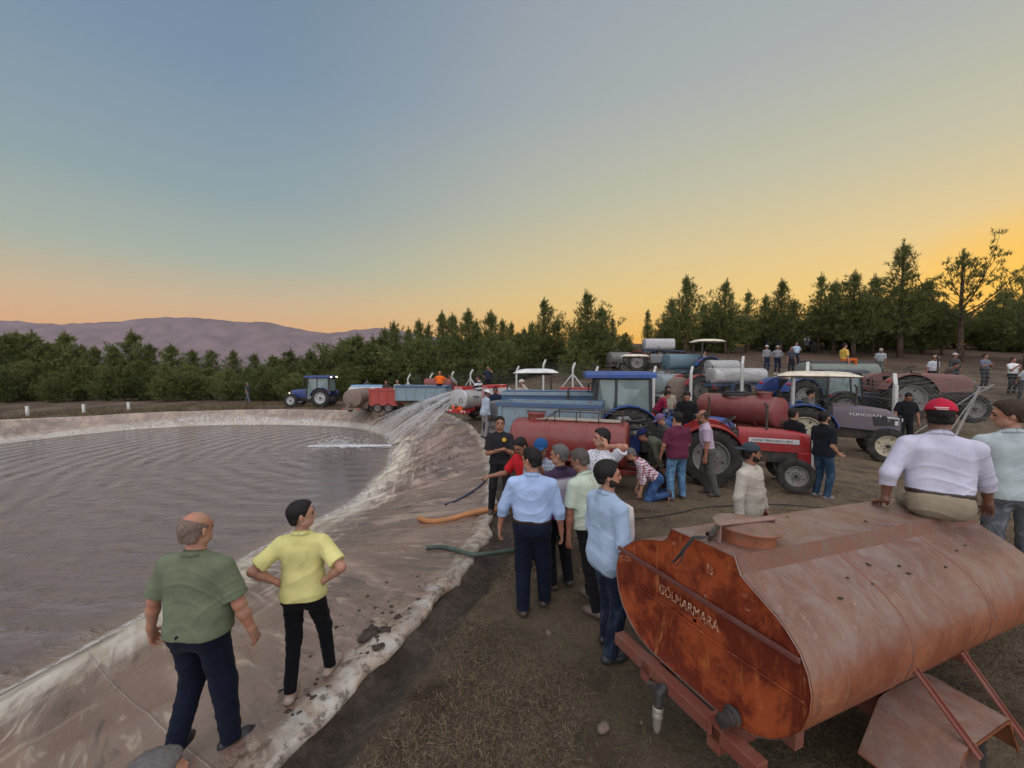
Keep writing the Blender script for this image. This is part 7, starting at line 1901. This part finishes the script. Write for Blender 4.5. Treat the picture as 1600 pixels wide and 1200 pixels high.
person('lone man in a dark grey shirt walking along the far bank towards the blue tractor', at(386, 32.4), 100, 1.62, 1.1, .1, 'tan', GREYH, 'short', shirt=(.06, .065, .07), pants=(.10, .12, .14), footR=(.08, .25, 0), footL=(-.08, -.25, .03), head=(0, 0), armR=((.2, .3, -1), (.1, .6, -.8)), armL=((.2, -.3, -1), (.1, .1, -1)), res=.015, group=GF)
# hillside
for px, y, f_, sh_, pa_, lb, kw in (
 (1197, 26.6, 175, (.22, .21, .22), (.02, .025, .05), 'onlooker in a grey sweater and pale cap, leftmost of the hillside group', dict(cap=(.42, .40, .38), sleeve='long', girth=1.15)),
 (1214, 26.4, 185, (.22, .22, .23), (.018, .02, .04), 'onlooker in a grey top with hands on hips, second on the hillside', dict(cap=(.25, .24, .24), sleeve='long', armR=HIPS, armL=HIPS, girth=1.1)),
 (1235, 25.6, 178, (.05, .045, .06), (.02, .02, .025), 'onlooker in a dark T-shirt in front of the man in light blue', dict(girth=1.05)),
 (1243, 28.8, 182, (.36, .46, .56), (.03, .03, .04), 'onlooker in a light blue shirt with hands on hips behind the dark one', dict(armR=HIPS, armL=HIPS)),
 (1374, 24.5, 215, (.34, .37, .38), (.11, .12, .10), 'onlooker in a pale grey shirt stooping beside the grey-green tank', dict(lean=22, cap=(.30, .28, .25))),
 (1455, 20.8, 184, (.46, .47, .50), (.03, .03, .03), 'onlooker in a light striped shirt and cap leaning behind the faded tractor', dict(lean=16, cap=(.36, .28, .20), girth=1.1)),
 (1491, 21.6, 180, (.055, .055, .055), (.05, .05, .05), 'onlooker in a dark grey shirt and pale cap behind the faded tractor', dict(cap=(.40, .38, .34), girth=1.15, sleeve='long')),
 (1538, 21.2, 178, (.14, .15, .19), (.05, .05, .05), 'onlooker in a grey-blue shirt with folded arms', dict(girth=1.1, posR=((.06, .24, 1.17), (-1, .1, .2), (.6, -.3, -1)), posL=((-.06, .27, 1.21), (1, .05, -.1), (-.6, -.3, -1)))),
 (1582, 19.6, 186, (.66, .66, .66), (.03, .03, .03), 'onlooker in a white shirt with both hands raised to his chest', dict(posR=((.06, .24, 1.30), (-1, .1, .5), (.6, -.3, -1)), posL=((-.06, .27, 1.30), (1, .05, .5), (-.6, -.3, -1)))),
 (1600, 18.4, 200, (.56, .62, .70), (.05, .05, .05), 'onlooker in a bluish white shirt bending at the right edge', dict(lean=40)),
 (1471, 19.4, 150, (.10, .07, .06), (.05, .05, .05), 'man in a dark vest crouching by the faded tractor', dict(lean=45, cap=None))):
    person(lb, at(px, y), f_, 1.72, kw.pop('girth', 1.0), .1, 'tan', BLACKH, 'short', shirt=sh_, pants=pa_, res=.014, group=GR, **kw)
kw_h = 1.70
seated('man in a yellow shirt and orange shorts sitting on the long grey-green tank', Vector((16.1, 19.9, G(16.1, 20)+1.50-.42)), 95, shirt=(.58, .38, .08), pants=(.50, .10, .02), res=.013, group=GR, head=(0, -5))
seated('driver in a pinkish shirt under the cream canopy uphill behind the fence', Vector((10.75, 23, G(10.8, 23)+.55)), 95, shirt=(.36, .28, .28), pants=DK, res=.013, group=GR)
# ------------------------------------------------------------------ the evening air
hz = MB(); hz.box((0, 2600, 200), (24000, 12800, 1440)); 
tz_ = bpy.data.materials.new('evening_air'); tz_.use_nodes = True; nt = tz_.node_tree
for n_ in list(nt.nodes): nt.nodes.remove(n_)
pv = nt.nodes.new('ShaderNodeVolumePrincipled'); pv.inputs['Color'].default_value = (.86, .80, .84, 1); pv.inputs['Density'].default_value = .00002; pv.inputs['Anisotropy'].default_value = .2
nt.links.new(pv.outputs[0], nt.nodes.new('ShaderNodeOutputMaterial').inputs['Volume'])
tag(hz.build('haze', tz_), kind='stuff')
